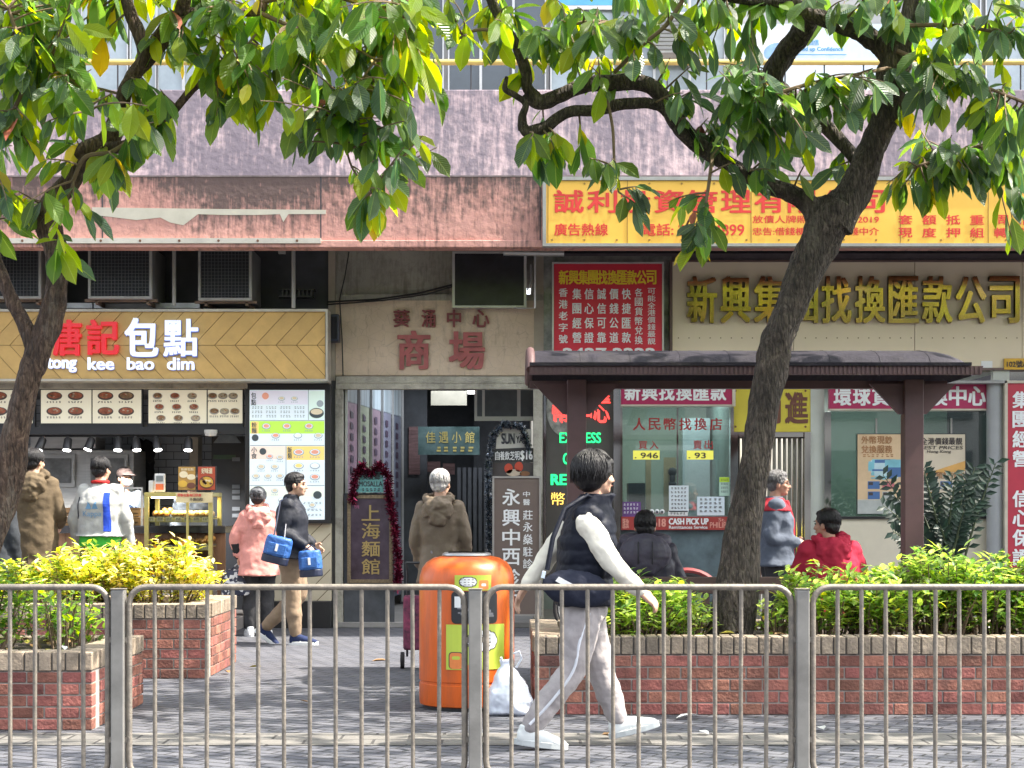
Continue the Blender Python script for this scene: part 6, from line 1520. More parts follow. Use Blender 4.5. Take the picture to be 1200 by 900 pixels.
right_cl = [
 (545, 40, dr-.3, 38, 42, 10, BACKLIT), (590, 60, dr-.2, 30, 55, 9, BACKLIT), (640, 30, dr-.3, 34, 30, 8, GREEN), (655, 60, dr-.3, 34, 26, 8, GREEN), (700, 40, dr-.35, 45, 30, 12, GREEN), (680, 78, dr-.3, 38, 14, 6, GREEN), (745, 55, dr-.4, 34, 32, 9, DARK), (790, 50, dr-.4, 34, 45, 9, GREEN), (800, 110, dr-.3, 28, 28, 5, DARK),
 (640, 178, dr-.35, 22, 20, 5, GREEN), (668, 190, dr-.35, 24, 18, 5, BACKLIT), (705, 200, dr-.4, 18, 22, 5, DARK), (735, 235, dr-.4, 18, 18, 3, DARK), (775, 248, dr-.4, 8, 6, 1, BACKLIT),
 (840, 60, dr-.4, 50, 50, 16, DARK), (870, 110, dr-.4, 45, 45, 15, DARK), (850, 150, dr-.45, 45, 30, 12, DARK), (920, 140, dr-.5, 40, 28, 13, DARK), (900, 190, dr-.4, 35, 26, 9, DARK), (935, 175, dr-.5, 26, 22, 6, DARK), (960, 110, dr-.5, 40, 18, 8, GREEN), (990, 125, dr-.5, 34, 20, 8, DARK), (1020, 95, dr-.4, 28, 20, 6, DARK), (955, 205, dr-.3, 26, 16, 4, DARK),
 (1075, 105, dr-.4, 32, 28, 10, DARK), (1110, 90, dr-.4, 32, 35, 10, DARK), (1150, 110, dr-.45, 32, 40, 12, DARK), (1100, 130, dr-.4, 26, 18, 5, DARK), (1170, 150, dr-.4, 32, 30, 10, DARK), (1060, 15, dr-.2, 42, 18, 8, DARK), (1105, 30, dr-.2, 30, 35, 9, GREEN), (1160, 30, dr-.3, 45, 35, 14, DARK), (1000, 5, dr-.2, 60, 12, 8, DARK), (880, 20, dr-.3, 40, 20, 7, GREEN),
 (1090, 190, dr+.3, 32, 20, 9, DARK), (1130, 195, dr+.3, 40, 32, 15, DARK), (1170, 190, dr+.3, 35, 35, 14, DARK), (1200, 230, dr+.3, 26, 26, 6, DARK), (1055, 215, dr+.3, 20, 20, 4, GREEN), (1095, 240, dr+.2, 12, 10, 2, BACKLIT), (1095, 165, dr+.3, 30, 20, 6, DARK), (1190, 290, dr+.3, 12, 8, 2, DARK),
 (815, 240, dr-.3, 14, 22, 4, DARK), (822, 275, dr-.35, 12, 18, 4, DARK), (820, 300, dr-.35, 10, 8, 2, YEL), (870, 205, dr-.2, 18, 10, 3, DARK)]
random.seed(23)
tree('street tree at the right, thick leaning trunk in front of the money changer', right_limbs, right_tw, right_cl,
     [((2.9, 11.9, 5.7), (2.6, 1.9, 1.0), 200, GREEN), ((.6, 11.8, 5.6), (1.5, 1.5, .8), 90, GREEN), ((5.0, 11.0, 5.2), (1.6, 2.2, 1.2), 120, GREEN), ((2.6, 9.0, 5.5), (3.2, 1.7, .8), 260, GREEN)], bark2, (X(866, dr), dr, .43))

random.seed(31)
d3 = 12.0  # unseen tree, its crowns added to shade the pavement
tree('unseen street tree added beyond the right edge to shade the pavement', [([(2060, 790, d3, 30), (2040, 600, d3, 27), (2020, 400, d3, 25), (2030, 200, d3, 22), (2010, 20, d3, 14), (2000, -200, d3, 8)], .06)], [], [],
     [((7.2, 10.2, 5.6), (2.8, 3.0, 1.5), 380, GREEN), ((-1.5, 8.6, 5.4), (2.6, 1.3, .6), 150, GREEN)], bark2, (X(2060, d3), d3, .43))  # second crown mass stands apart from its trunk, added for foreground shade
# ================================================================ people
def bake(mb, name, mats, parent, voxel=.012, smooth=3, disp=0, dscale=.12, seed=0, keepmat=None):
    me = bpy.data.meshes.new(name); me.from_pydata(mb.v, [], mb.f); me.update()
    o = bpy.data.objects.new(name, me); COL.objects.link(o)
    rm = o.modifiers.new('r', 'REMESH'); rm.mode = 'VOXEL'; rm.voxel_size = voxel
    if smooth:
        sm = o.modifiers.new('s', 'SMOOTH'); sm.factor = .5; sm.iterations = smooth
    if disp:
        tx = bpy.data.textures.new('folds', 'CLOUDS'); tx.noise_scale = dscale; tx.noise_depth = 3
        dm = o.modifiers.new('d', 'DISPLACE'); dm.texture = tx; dm.strength = disp; dm.mid_level = .5; dm.texture_coords = 'LOCAL'
        tw_ = bpy.data.textures.new('creases', 'WOOD'); tw_.wood_type = 'BANDNOISE'; tw_.noise_basis_2 = 'SIN'; tw_.noise_scale = dscale*1.1; tw_.turbulence = 7
        d2_ = o.modifiers.new('d2', 'DISPLACE'); d2_.texture = tw_; d2_.strength = disp*.32; d2_.mid_level = .5; d2_.texture_coords = 'LOCAL'
        s2 = o.modifiers.new('s2', 'SMOOTH'); s2.factor = .5; s2.iterations = 1
    dg = bpy.context.evaluated_depsgraph_get()
    out = bpy.data.meshes.new_from_object(o.evaluated_get(dg))
    bpy.data.objects.remove(o); bpy.data.meshes.remove(me)
    out.name = name
    out.materials.clear()
    for m in (mats if isinstance(mats, (list, tuple)) else [mats]): out.materials.append(m)
    out.polygons.foreach_set('use_smooth', [True]*len(out.polygons))
    return link(name, out, parent)
def chain(mb, pts, rad, n=12, flat=1.0, side=None):
    """closed tapered limb through the joints with round ends"""
    V = [np.array([*p, r_]) for p, r_ in zip(pts, rad)]
    S = smoothpath(V, 5) if len(V) > 2 else [V[0]+(V[1]-V[0])*k/5 for k in range(6)]
    mb.tube([Vector(s[:3]) for s in S], [s[3] for s in S], n)
    for s in (S[0], S[-1]): mb.sph(Vector(s[:3]), s[3], None, None, 10)
class Frame:
    def __init__(s, base, yaw):
        s.b = Vector(base); s.f = Vector((math.cos(R(yaw)), math.sin(R(yaw)), 0)); s.r = Vector((math.sin(R(yaw)), -math.cos(R(yaw)), 0)); s.yaw = yaw
    def p(s, r_, f, z): return s.b+s.r*r_+s.f*f+Vector((0, 0, z))
    def rot(s, extra=0): return Matrix.Rotation(R(s.yaw-90+extra), 3, 'Z')      # local x right, y forward
def loft(mb, secs, n=20):
    """secs: (centre, right vector, forward vector, half width, half depth)"""
    o = len(mb.v); K = len(secs)
    for c, a, b_, w_, dd in secs:
        for j in range(n):
            t = 2*math.pi*j/n; cs, sn = math.cos(t), math.sin(t)
            e = .8
            mb.v.append(tuple(c+a*w_*math.copysign(abs(cs)**e, cs)+b_*dd*math.copysign(abs(sn)**e, sn)))
    for i in range(K-1):
        for j in range(n): mb.face((o+i*n+j, o+i*n+(j+1) % n, o+(i+1)*n+(j+1) % n, o+(i+1)*n+j))
    mb.face(tuple(o+j for j in range(n-1, -1, -1))); mb.face(tuple(o+(K-1)*n+j for j in range(n)))
def skinm(name, c=(.50, .30, .21)): return M(name, c, .5, var=.08, scale=20, spec=.4)
SK = skinm('skin'); SK2 = skinm('tanned_skin', (.40, .22, .15))
hairm = M('black_hair', (.010, .009, .010), .5, var=.5, scale=30, bump=.25, bscale=120, stretch=(1, 1, .25), spec=.35); hairg = M('white_hair', (.46, .45, .45), .7, var=.5, scale=45, bump=1, bscale=90, stretch=(1, 1, .3)); hairs = M('grey_hair', (.12, .115, .115), .5, var=.5, scale=35, bump=.8, bscale=120, stretch=(1, 1, .3))
eyem = M('eye_dark', (.02, .015, .012), .2); browm = M('brow', (.03, .025, .022), .7); lipm = M('lip', (.36, .14, .11), .5)
def head(bm_, c, rot, s=1.0):
    """skull, jaw, nose, ears; local x right, y forward"""
    q = lambda x_, y_, z_: c+rot @ Vector((x_*s, y_*s, z_*s))
    bm_.sph(q(0, -.008, .02), .074*s, .094*s, .098*s, 16, rot=rot)
    bm_.sph(q(0, .022, -.035), .060*s, .068*s, .082*s, 14, rot=rot)
    bm_.sph(q(0, .062, -.085), .030*s, .026*s, .024*s, 10, rot=rot)
    chain(bm_, [q(0, .084, .012), q(0, .098, -.018), q(0, .104, -.030)], [.010*s, .013*s, .014*s], 8)
    for sx in (-1, 1):
        bm_.sph(q(sx*.076, -.012, -.012), .011*s, .020*s, .032*s, 10, rot=rot)
        bm_.sph(q(sx*.040, .055, -.028), .024*s, .026*s, .024*s, 10, rot=rot)
        bm_.sph(q(sx*.013, .090, -.034), .009*s, .010*s, .008*s, 8, rot=rot)
    bm_.sph(q(0, .075, .030), .045*s, .016*s, .012*s, 10, rot=rot)
    bm_.sph(q(0, .085, -.060), .022*s, .011*s, .008*s, 10, rot=rot)
def face_parts(t, c, rot, s=1.0):
    q = lambda x_, y_, z_: c+rot @ Vector((x_*s, y_*s, z_*s))
    for sx in (-1, 1):
        g = MB(); g.sph(q(sx*.031, .080, .006), .012*s, .009*s, .0065*s, 10, rot=rot); g.build('eye', eyem, t, smooth=60)
        g = MB(); g.sph(q(sx*.032, .084, .027), .020*s, .008*s, .0045*s, 10, rot=rot); g.build('eyebrow', browm, t, smooth=60)
    g = MB(); g.sph(q(0, .094, -.059), .022*s, .006*s, .005*s, 10, rot=rot); g.build('mouth', lipm, t, smooth=60)
def hand(bm_, wrist, dirv, palm, thumb, L_=.18, curl=.5):
    """palm with four unequal curled fingers and a thumb from its side. dirv: wrist to knuckles, palm: palm normal, thumb: towards the thumb side"""
    d_ = Vector(dirv).normalized(); pn = Vector(palm); pn = (pn-d_*pn.dot(d_)).normalized(); th = d_.cross(pn).normalized()
    if th.dot(Vector(thumb)) < 0: th = -th
    w_ = Vector(wrist); k = w_+d_*L_*.50
    for u in (-.30, -.1, .1, .30):
        chain(bm_, [w_+th*u*L_*.25, w_+d_*L_*.25+th*u*L_*.36, k+th*u*L_*.42], [.017, .016, .0125], 8)
    for u, fl, in ((.33, .40), (.11, .45), (-.11, .42), (-.32, .33)):
        a = k+th*u*L_*.44; p0 = a-d_*.02
        ang = curl; l1 = fl*L_*.48; l2 = fl*L_*.32; l3 = fl*L_*.24
        d1 = (d_*math.cos(ang*.7)+pn*math.sin(ang*.7)); b_ = a+d1*l1
        d2 = (d_*math.cos(ang*1.6)+pn*math.sin(ang*1.6)); c = b_+d2*l2
        d3 = (d_*math.cos(ang*2.2)+pn*math.sin(ang*2.2)); e = c+d3*l3
        chain(bm_, [p0, a, b_, c, e], [.0095, .0092, .0085, .0078, .0068], 8)
    a = w_+d_*L_*.16+th*L_*.13; b_ = a+(d_*.55+th*.7+pn*.25).normalized()*L_*.22; c = b_+(d_*.9+th*.1+pn*.45).normalized()*L_*.18
    chain(bm_, [w_+d_*L_*.08+th*L_*.06, a, b_, c], [.014, .0135, .011, .0085], 8)
def shoe(parent, ankle, dirv, m_up, m_sole, L_=.27, pitch=0, kind='shoe', stripe=None):
    """heel-to-toe shoe; pitch > 0 lifts the toe"""
    d_ = Vector(dirv).normalized(); s = d_.cross(Vector((0, 0, 1))).normalized(); up = Vector((0, 0, 1))
    d2 = (d_*math.cos(R(pitch))+up*math.sin(R(pitch))); u2 = s.cross(d2).normalized()
    heel = Vector(ankle)-u2*.085-d2*.055
    b_ = MB()
    loft(b_, [(heel+d2*f*L_+u2*z, s, u2, w_, h) for f, z, w_, h in ((-.03, .046, .026, .032), (.04, .052, .038, .046), (.3, .060, .043, .054), (.55, .050, .049, .043), (.8, .038, .050, .031), (.96, .032, .038, .023), (1.03, .030, .020, .015))], 14)
    loft(b_, [(heel+d2*.055+u2*.06, s, d2, .042, .056), (heel+d2*.05+u2*.115, s, d2, .042, .052)], 14)
    o = bake(b_, kind, m_up, parent, .008, 3)
    b_ = MB(); n = 16; out = []
    for k in range(n):
        t_ = 2*math.pi*k/n; cx = .5+.58*math.cos(t_); w_ = (.047+.010*cx)*math.sin(t_)
        out.append((cx*L_, w_))
    for z0, z1 in ((-.002, .034),):
        vs = [heel+d2*(f)+s*w_+u2*z0 for f, w_ in out]+[heel+d2*f+s*w_*1.03+u2*z1 for f, w_ in out]
        b_.add(vs, [tuple(range(n-1, -1, -1)), tuple(range(n, 2*n))]+[(i, (i+1) % n, (i+1) % n+n, i+n) for i in range(n)])
    b_.build('sole', m_sole, o, bevel=.004)
    if stripe:
        b_ = MB()
        for sg in (-1, 1):
            for k in range(3):
                a = heel+d2*(.40+.07*k)*L_+s*sg*.042+u2*.035; b_.tube([a, a+d2*.018+u2*.035-s*sg*.006], .005, 5)
        b_.build('stripe', stripe, o, smooth=50)
    return o
blackcloth = M('black_trousers', (.02, .02, .023), .85, var=.3, scale=12, bump=.25, bscale=40)
def legs(bm_, f, hipL, hipR, kneeL, kneeR, ankL, ankR, infl=0, hem=None, top=None):
    for h, k, a in ((hipL, kneeL, ankL), (hipR, kneeR, ankR)):
        e = a if hem is None else a+(k-a).normalized()*hem
        chain(bm_, [h, h.lerp(k, .5), k, k.lerp(e, .45), k.lerp(e, .93) if infl else e], [.090+infl, .080+infl, .058+infl, .058+infl*.9, .040+infl*(.75)], 14)
def person(label, base, yaw, h=1.70, J={}, top=None, top_m=None, hem=.86, trousers=None, shoes=None, soles=None, hair='short', hair_m=None, skin=None, group='people in front of the shops', headyaw=0, headtilt=0, infl=.02, girth=1.0, legs_on=True, hands=('curl', 'curl'), vox=.012, folds=.022, lean=0, sit=False, sleeve_m=None, arms=True):
    k = h/1.70; f = Frame(base, yaw); t = thing('person', label, 'person', base, group)
    hair_m = hair_m or hairm; skin = skin or SK
    D = dict(hipL=(-.09, 0, .90), hipR=(.09, 0, .90), kneeL=(-.095, .02, .49), kneeR=(.095, .02, .49), ankL=(-.095, -.02, .085), ankR=(.095, -.02, .085),
             pelvis=(0, 0, .94), waist=(0, .005, 1.08), chest=(0, .0, 1.27), neck=(0, -.01, 1.43), head=(0, .02, 1.595),
             shL=(-.165, -.01, 1.375), shR=(.165, -.01, 1.375), elL=(-.21, -.03, 1.11), elR=(.21, -.03, 1.11), wrL=(-.20, .05, .87), wrR=(.20, .05, .87))
    D.update({n_: v for n_, v in J.items() if n_ in D}); Q = {n: f.p(v[0]*k, v[1]*k, v[2]*k) for n, v in D.items()}
    body = MB(); hr = f.rot(headyaw) @ Matrix.Rotation(R(headtilt), 3, 'X')
    head(body, Q['head'], hr, k)
    chain(body, [Q['neck']-Vector((0, 0, .05)), Q['neck'].lerp(Q['head'], .35), Q['head']-Vector((0, 0, .04))], [.062*k, .054*k, .05*k], 12)
    up = (Q['neck']-Q['pelvis']).normalized(); rgt = (Q['shR']-Q['shL']).normalized(); fw = up.cross(rgt).normalized()
    rp = (Q['hipR']-Q['hipL']).normalized(); fp = Vector((0, 0, 1)).cross(rp).normalized()
    def torso(mb, e, bottom=None, shoulder=True):
        S = []
        P_, W_, C_, N_ = Q['pelvis'], Q['waist'], Q['chest'], Q['neck']
        if bottom is not None:
            zz = Q['pelvis'].z-bottom
            S.append((P_-Vector((0, 0, zz)), rp, fp, (.170+e*1.5)*girth*k, (.128+e*1.5)*k))
            S.append((P_-Vector((0, 0, zz*.45)), rp, fp, (.170+e)*girth*k, (.125+e)*k))
        S += [(P_, rp, fp, (.160+e)*girth*k, (.115+e)*girth*k), (W_, rp.lerp(rgt, .5).normalized(), fp.lerp(fw, .5).normalized(), (.145+e)*girth*k, (.105+e)*girth*k), (C_, rgt, fw, (.160+e)*k*girth, (.112+e)*k*girth),
              (C_.lerp(N_, .55), rgt, fw, (.165+e*.8)*k, (.098+e*.7)*k), (C_.lerp(N_, .85), rgt, fw, (.11+e*.8)*k, (.075+e*.7)*k), (N_, rgt, fw, (.06+e*.6)*k, (.058+e*.6)*k)]
        loft(mb, S)
        for s in ('shL', 'shR'): mb.sph(Q[s].lerp(N_, .1), (.056+e*.6)*k, None, None, 12)
    torso(body, 0)
    legs(body, f, Q['hipL'], Q['hipR'], Q['kneeL'], Q['kneeR'], Q['ankL'], Q['ankR'])
    for a in ('L', 'R'):
        sh, el, wr = Q['sh'+a], Q['el'+a], Q['wr'+a]
        chain(body, [sh, sh.lerp(el, .5), el, el.lerp(wr, .4), wr], [.052*k, .045*k, .038*k, .037*k, .025*k], 12)
        hd = J.get('hand'+a)
        dv = f.r*hd[0]+f.f*hd[1]+Vector((0, 0, hd[2])) if hd else (wr-el)
        sg = 1 if a == 'R' else -1
        pn = J.get('palm'+a); pn = (f.r*pn[0]+f.f*pn[1]+Vector((0, 0, pn[2]))) if pn else -f.r*sg
        tv = J.get('thumb'+a); tv = (f.r*tv[0]+f.f*tv[1]+Vector((0, 0, tv[2]))) if tv else f.f
        hand(body, wr+(wr-el).normalized()*.01, dv, pn, tv, .175*k, J.get('curl'+a, .5))
    bo = bake(body, 'body', skin, t, .0065, 2)
    face_parts(t, Q['head'], hr, k)
    # clothes
    if trousers:
        b_ = MB(); legs(b_, f, Q['hipL'], Q['hipR'], Q['kneeL'], Q['kneeR'], Q['ankL'], Q['ankR'], infl, hem=.0)
        loft(b_, [(Q['pelvis']-Vector((0, 0, .10)), rp, fp, .165*k*girth, .125*k), (Q['pelvis']+Vector((0, 0, .0)), rp, fp, .172*k*girth, .13*k), (Q['pelvis']+Vector((0, 0, .10)), rp, fp, .160*k*girth, .12*k)])
        bake(b_, 'trousers', trousers, t, vox, 3, folds*.8, .09)
    if shoes:
        for a in ('L', 'R'):
            fd = J.get('foot'+a, (.12 if a == 'R' else -.12, 1, 0)); shoe(t, Q['ank'+a], f.r*fd[0]+f.f*fd[1], shoes, soles or white, .265*k, fd[2], 'shoe', J.get('shoe_stripe'))
    if top_m:
        b_ = MB(); e = infl+.022
        torso(b_, e, hem*k+base[2] if hem else None)
        if sleeve_m is None and arms:
            for a in ('L', 'R'):
                sh, el, wr = Q['sh'+a], Q['el'+a], Q['wr'+a]
                chain(b_, [sh.lerp(Q['neck'], .12), sh.lerp(el, .5), el, el.lerp(wr, .5), wr.lerp(el, .03)], [.060*k+e*.4, .052*k+e*.35, .048*k+e*.35, .044*k+e*.35, .036*k+e*.35], 14)
        J.get('extra', lambda *_: None)(b_, Q, f, k)
        Q['top'] = bake(b_, top or 'jacket', top_m, t, vox, 3, folds, .10)
    if sleeve_m is not None:
        for a in ('L', 'R'):
            sh, el, wr = Q['sh'+a], Q['el'+a], Q['wr'+a]; b_ = MB()
            chain(b_, [sh.lerp(el, .02), sh.lerp(el, .5), el, el.lerp(wr, .5), wr.lerp(el, .04)], [.074*k, .066*k, .058*k, .052*k, .044*k], 14)
            bake(b_, 'sleeve', sleeve_m, t, .009, 3, .022, .09)
    if J.get('hood'): hood_part(t, Q, f, k, top_m, *J['hood'])
    hq = lambda x_, y_, z_: Q['head']+hr @ Vector((x_*k, y_*k, z_*k))
    if hair:
        b_ = MB()
        if hair == 'bob':
            b_.sph(hq(0, -.030, .036), .108*k, .120*k, .112*k, 18, rot=hr)
            b_.sph(hq(0, -.050, -.018), .104*k, .086*k, .082*k, 16, rot=hr)
            for sx in (-1, 1): b_.sph(hq(sx*.086, -.028, .005), .022*k, .050*k, .062*k, 12, rot=hr)
            b_.sph(hq(0, .055, .070), .070*k, .050*k, .040*k, 12, rot=hr)
        else:
            b_.sph(hq(0, -.018, .036), .083*k, .099*k, .092*k, 18, rot=hr)
            b_.sph(hq(0, -.052, -.010), .074*k, .058*k, .070*k, 14, rot=hr)
            for sx in (-1, 1): b_.sph(hq(sx*.068, -.02, .012), .014*k, .050*k, .040*k, 10, rot=hr)
            if hair == 'full': b_.sph(hq(0, .030, .085), .062*k, .055*k, .034*k, 12, rot=hr); b_.sph(hq(0, -.02, .07), .082*k, .095*k, .060*k, 14, rot=hr)
        ho = bake(b_, 'hair', hair_m, t, .006, 2, .004 if hair == 'bob' else .010, .03 if hair == 'bob' else .018)
        sm_ = MB(); bobh = hair == 'bob'                # locks combed over the head from the crown
        c0 = (0, -.030, .036) if bobh else (0, -.018, .036); ra = (.110, .122, .114) if bobh else (.085, .101, .094)
        for q_ in range(420 if bobh else 260):
            ph = random.uniform(0, 2*math.pi); fr_ = math.sin(ph)               # +1 towards the face
            end = (R(128) if fr_ < .35 else R(62)) if bobh else (R(112) if fr_ < .2 else R(58))
            end *= random.uniform(.82, 1.06); st_ = random.uniform(0, .45)*end; off_ = random.uniform(.985, 1.035); pts = []
            for j_ in range(6):
                th_ = st_+(end-st_)*j_/5; pw = ph+.12*math.sin(j_*.8+q_); flare = off_*(1+.02*(j_ == 5))
                sy = math.sin(min(th_, R(100)))
                pts.append(hq(c0[0]+ra[0]*flare*sy*math.cos(pw), c0[1]+ra[1]*flare*sy*math.sin(pw), c0[2]+ra[2]*flare*math.cos(th_)))
            w_ = random.uniform(.0025, .005)*(1 if bobh else .8)*k
            sm_.tube(pts, [w_*.5, w_, w_*1.1, w_, w_*.8, w_*.2], 5)
        ob_ = len(ho.data.vertices)
        allv = [tuple(v.co) for v in ho.data.vertices]+sm_.v; allf = [tuple(p.vertices) for p in ho.data.polygons]+[tuple(i_+ob_ for i_ in f_) for f_ in sm_.f]
        me2 = bpy.data.meshes.new('hair'); me2.from_pydata(allv, [], allf); me2.materials.append(hair_m); me2.polygons.foreach_set('use_smooth', [True]*len(allf)); me2.update(); ho.data = me2
    return t, f, Q, hr, hq, k
def hood_part(t, Q, f, k, m, s=1.0, deep=0, hm=None, crease=.04):
    n = Q['neck']; b_ = MB(); c = n-f.f*(.115+deep)*k+Vector((0, 0, -.055*k))
    b_.sph(c, .15*k*s, .085*k*s, .115*k*s, 18, rot=f.rot()); b_.sph(c-f.f*.02+Vector((0, 0, -.07*k)), .09*k*s, .065*k*s, .09*k*s, 14, rot=f.rot())
    b_.tube([n+f.r*(.120*math.cos(R(a)))*k*s+f.f*(.085*math.sin(R(a))-.035)*k+Vector((0, 0, (.045+.02*math.sin(R(a)))*k)) for a in range(0, 361, 24)], .036*k*s, 8)
    bake(b_, 'hood', hm or m, t, .009, 2, crease, .07)
def stick(o, t, pts_fn, name, m, dirv, off=.004):
    """lay flat pieces on the surface of a baked garment"""
    from mathutils.bvhtree import BVHTree
    bv = BVHTree.FromPolygons([v.co for v in o.data.vertices], [tuple(p.vertices) for p in o.data.polygons])
    g = MB()
    for vs, fs, mi in pts_fn:
        out = []
        for v in vs:
            h = bv.ray_cast(Vector(v)-Vector(dirv)*1.0, Vector(dirv))[0]
            out.append((h if h is not None else Vector(v))-Vector(dirv)*off)
        g.add(out, fs, mi)
    return g.build(name, m, t)
def strip_grid(a, b_, c, d_, n=10, w_=3):
    """quad a-b-c-d cut into cells"""
    a, b_, c, d_ = map(Vector, (a, b_, c, d_)); vs = []; fs = []
    for i in range(n+1):
        l, r_ = a.lerp(d_, i/n), b_.lerp(c, i/n)
        for j in range(w_+1): vs.append(l.lerp(r_, j/w_))
    for i in range(n):
        for j in range(w_): q = i*(w_+1)+j; fs.append((q, q+1, q+w_+2, q+w_+1))
    return vs, fs, 0
def hood(mb, Q, f, k, s=1.0): return
def hood_old(mb, Q, f, k, s=1.0):
    n = Q['neck']; c = n-f.f*.085*k+Vector((0, 0, -.03*k))
    mb.sph(c, .135*k*s, .07*k*s, .095*k*s, 16, rot=f.rot())
    pts = [n+f.r*(.115*math.cos(R(a)))*k*s+f.f*(.085*math.sin(R(a))-.02)*k+Vector((0, 0, (.035+.02*math.sin(R(a)))*k)) for a in range(0, 361, 24)]
    mb.tube(pts, .034*k*s, 8)
def collar(mb, Q, f, k, r_=.075, h=.08):
    n = Q['neck']; loft(mb, [(n-Vector((0, 0, .04)), f.r, f.f, (r_+.02)*k, (r_+.02)*k), (n+Vector((0, 0, h*.5)), f.r, f.f, r_*k, r_*k), (n+f.f*.012+Vector((0, 0, h)), f.r, f.f, r_*.96*k, r_*.96*k)])
def cloth(name, c, rough=.85, var=.14, **kw): return M(name, c, rough, var=var, scale=6, bump=.45, bscale=13, spec=.22, **kw)
STEP = .14
# --- man in the long brown coat
coat = cloth('olive_brown_coat', (.105, .078, .048))
d = 16.5
t, f, Q, hr, hq, k = person('person seen from behind in a long brown hooded coat and black cap', (X(40, d), d, STEP), 88, 1.78, dict(hood=(1.0,), elR=(.23, .02, 1.12), wrR=(.18, .20, 1.02), elL=(-.23, 0, 1.12), wrL=(-.18, .18, 1.0)), 'coat', coat, .56, blackcloth, blackcloth, blackcloth, 'short', headyaw=-25, infl=.03)
b_ = MB(); b_.sph(hq(0, -.015, .045), .092*k, .108*k, .082*k, 16, rot=hr); bake(b_, 'cap', M('black_knit', (.016, .016, .018), .9, bump=.5, bscale=200), t, .008, 2)
g = MB(); p = f.p(.0, -.19, .78); g.tube([p, f.p(0, -.205, .5)], .006, 5); g.build('coat_vent', M('dark_seam', (.03, .025, .018), .9), t, smooth=50)
# --- person at the far left edge
t, f, Q, hr, hq, k = person('person in a dark coat and jeans half hidden behind the left tree trunk', (X(-6, 15.9), 15.9, 0), 80, 1.62, {}, 'coat', cloth('charcoal_coat', (.03, .034, .04)), .78, cloth('dark_denim', (.04, .05, .07)), blackcloth, blackcloth, 'short')
# --- man in the white track jacket
wjk = cloth('white_track_jacket', (.37, .375, .36), .75)
d = 16.5
t, f, Q, hr, hq, k = person('person seen from behind in a white track jacket with a blue stripe', (X(118, d), d, STEP), 84, 1.70, dict(extra=lambda b_, Q, f, k: collar(b_, Q, f, k, .07, .05), elR=(.25, .0, 1.12), wrR=(.26, .08, .88), elL=(-.26, .0, 1.12), wrL=(-.27, .1, .9)), 'jacket', wjk, .96, cloth('dark_grey_trousers', (.05, .05, .055)), blackcloth, white, 'short', headyaw=-15, infl=.03, girth=1.06)
def backpt(x_, z, off=.006):                       # a point on the back of this jacket
    w_ = (.165+.052)*1.06*k
    y = -(.115+.052)*1.06*k*max(0, 1-abs(x_/w_)**2.4)**(1/2.4)
    return f.p(x_, y-off, z*k)
vs, fs = text_mesh('Kappa'); mx_ = max(v.x for v in vs)
bp_ = lambda x_, z: f.p(x_, -.1, z*k)
stick(Q['top'], t, [strip_grid(bp_(.085, 1.0), bp_(.155, 1.0), bp_(.135, 1.37), bp_(.08, 1.37), 14, 4)], 'blue_stripe', cloth('royal_blue_cloth', (.015, .05, .36)), f.f, .005)
stick(Q['top'], t, [strip_grid(bp_(-.2, 1.12), bp_(-.185, 1.12), bp_(-.165, 1.33), bp_(-.18, 1.33), 10, 2)], 'navy_stripe', cloth('navy_canvas', (.018, .021, .036)), f.f, .005)
pr = [([bp_(-.125+v.x/mx_*.19, 1.145+v.y*.075) for v in vs], fs, 0)]
for sx in (-1, 1):
    c0 = -.03+sx*.032
    pr.append(([bp_(c0+a*.001, 1.215+b2*.001) for a, b2 in ((-30, 0), (30, 0), (14, 46), (sx*16, 74), (-8, 52))], [(0, 1, 2, 3, 4)], 0))
stick(Q['top'], t, pr, 'back_print', M('pale_blue_print_ink', (.12, .26, .42), .6), f.f, .006)
b_ = MB(); n = Q['neck']; b_.tube([n+f.r*.072*math.cos(R(a))*k+f.f*.072*math.sin(R(a))*k+Vector((0, 0, .045)) for a in range(0, 361, 20)], .018, 8); b_.build('red_collar', cloth('red_cloth', (.40, .02, .02)), t, smooth=60)
b_ = MB(); loft(b_, [(Q['pelvis']-Vector((0, 0, .09)), f.r, f.f, .205, .155), (Q['pelvis']+Vector((0, 0, .05)), f.r, f.f, .20, .15)]); bake(b_, 'green_shirt_hem', cloth('bright_green_cloth', (.06, .42, .05)), t, .012, 2, .012)
b_ = MB(); b_.sph(hq(0, -.012, .05), .091*k, .106*k, .080*k, 16, rot=hr); b_.sph(hq(0, .07, .03), .07*k, .05*k, .016*k, 12, rot=hr); bake(b_, 'cap', M('black_knit', (.016, .016, .018), .9), t, .008, 2)
# --- server with the mask
d = 19.9
t, f, Q, hr, hq, k = person('server in a peaked cap and white face mask behind the bun counter', (X(146, d), d, STEP), -60, 1.68, dict(wrL=(-.1, .25, 1.0), wrR=(.12, .25, 1.0)), 'apron', cloth('grey_uniform', (.12, .125, .14)), .7, blackcloth, blackcloth, blackcloth, 'short', headyaw=15)
b_ = MB(); b_.sph(hq(0, .058, -.050), .060*k, .052*k, .052*k, 14, rot=hr); bake(b_, 'face_mask', M('mask_white', (.66, .66, .66), .8), t, .007, 2)
b_ = MB(); b_.sph(hq(0, -.012, .055), .095*k, .108*k, .074*k, 16, rot=hr); b_.sph(hq(0, .10, .035), .085*k, .075*k, .012*k, 14, rot=hr); bake(b_, 'cap', cloth('brown_cap', (.085, .062, .058)), t, .007, 2)
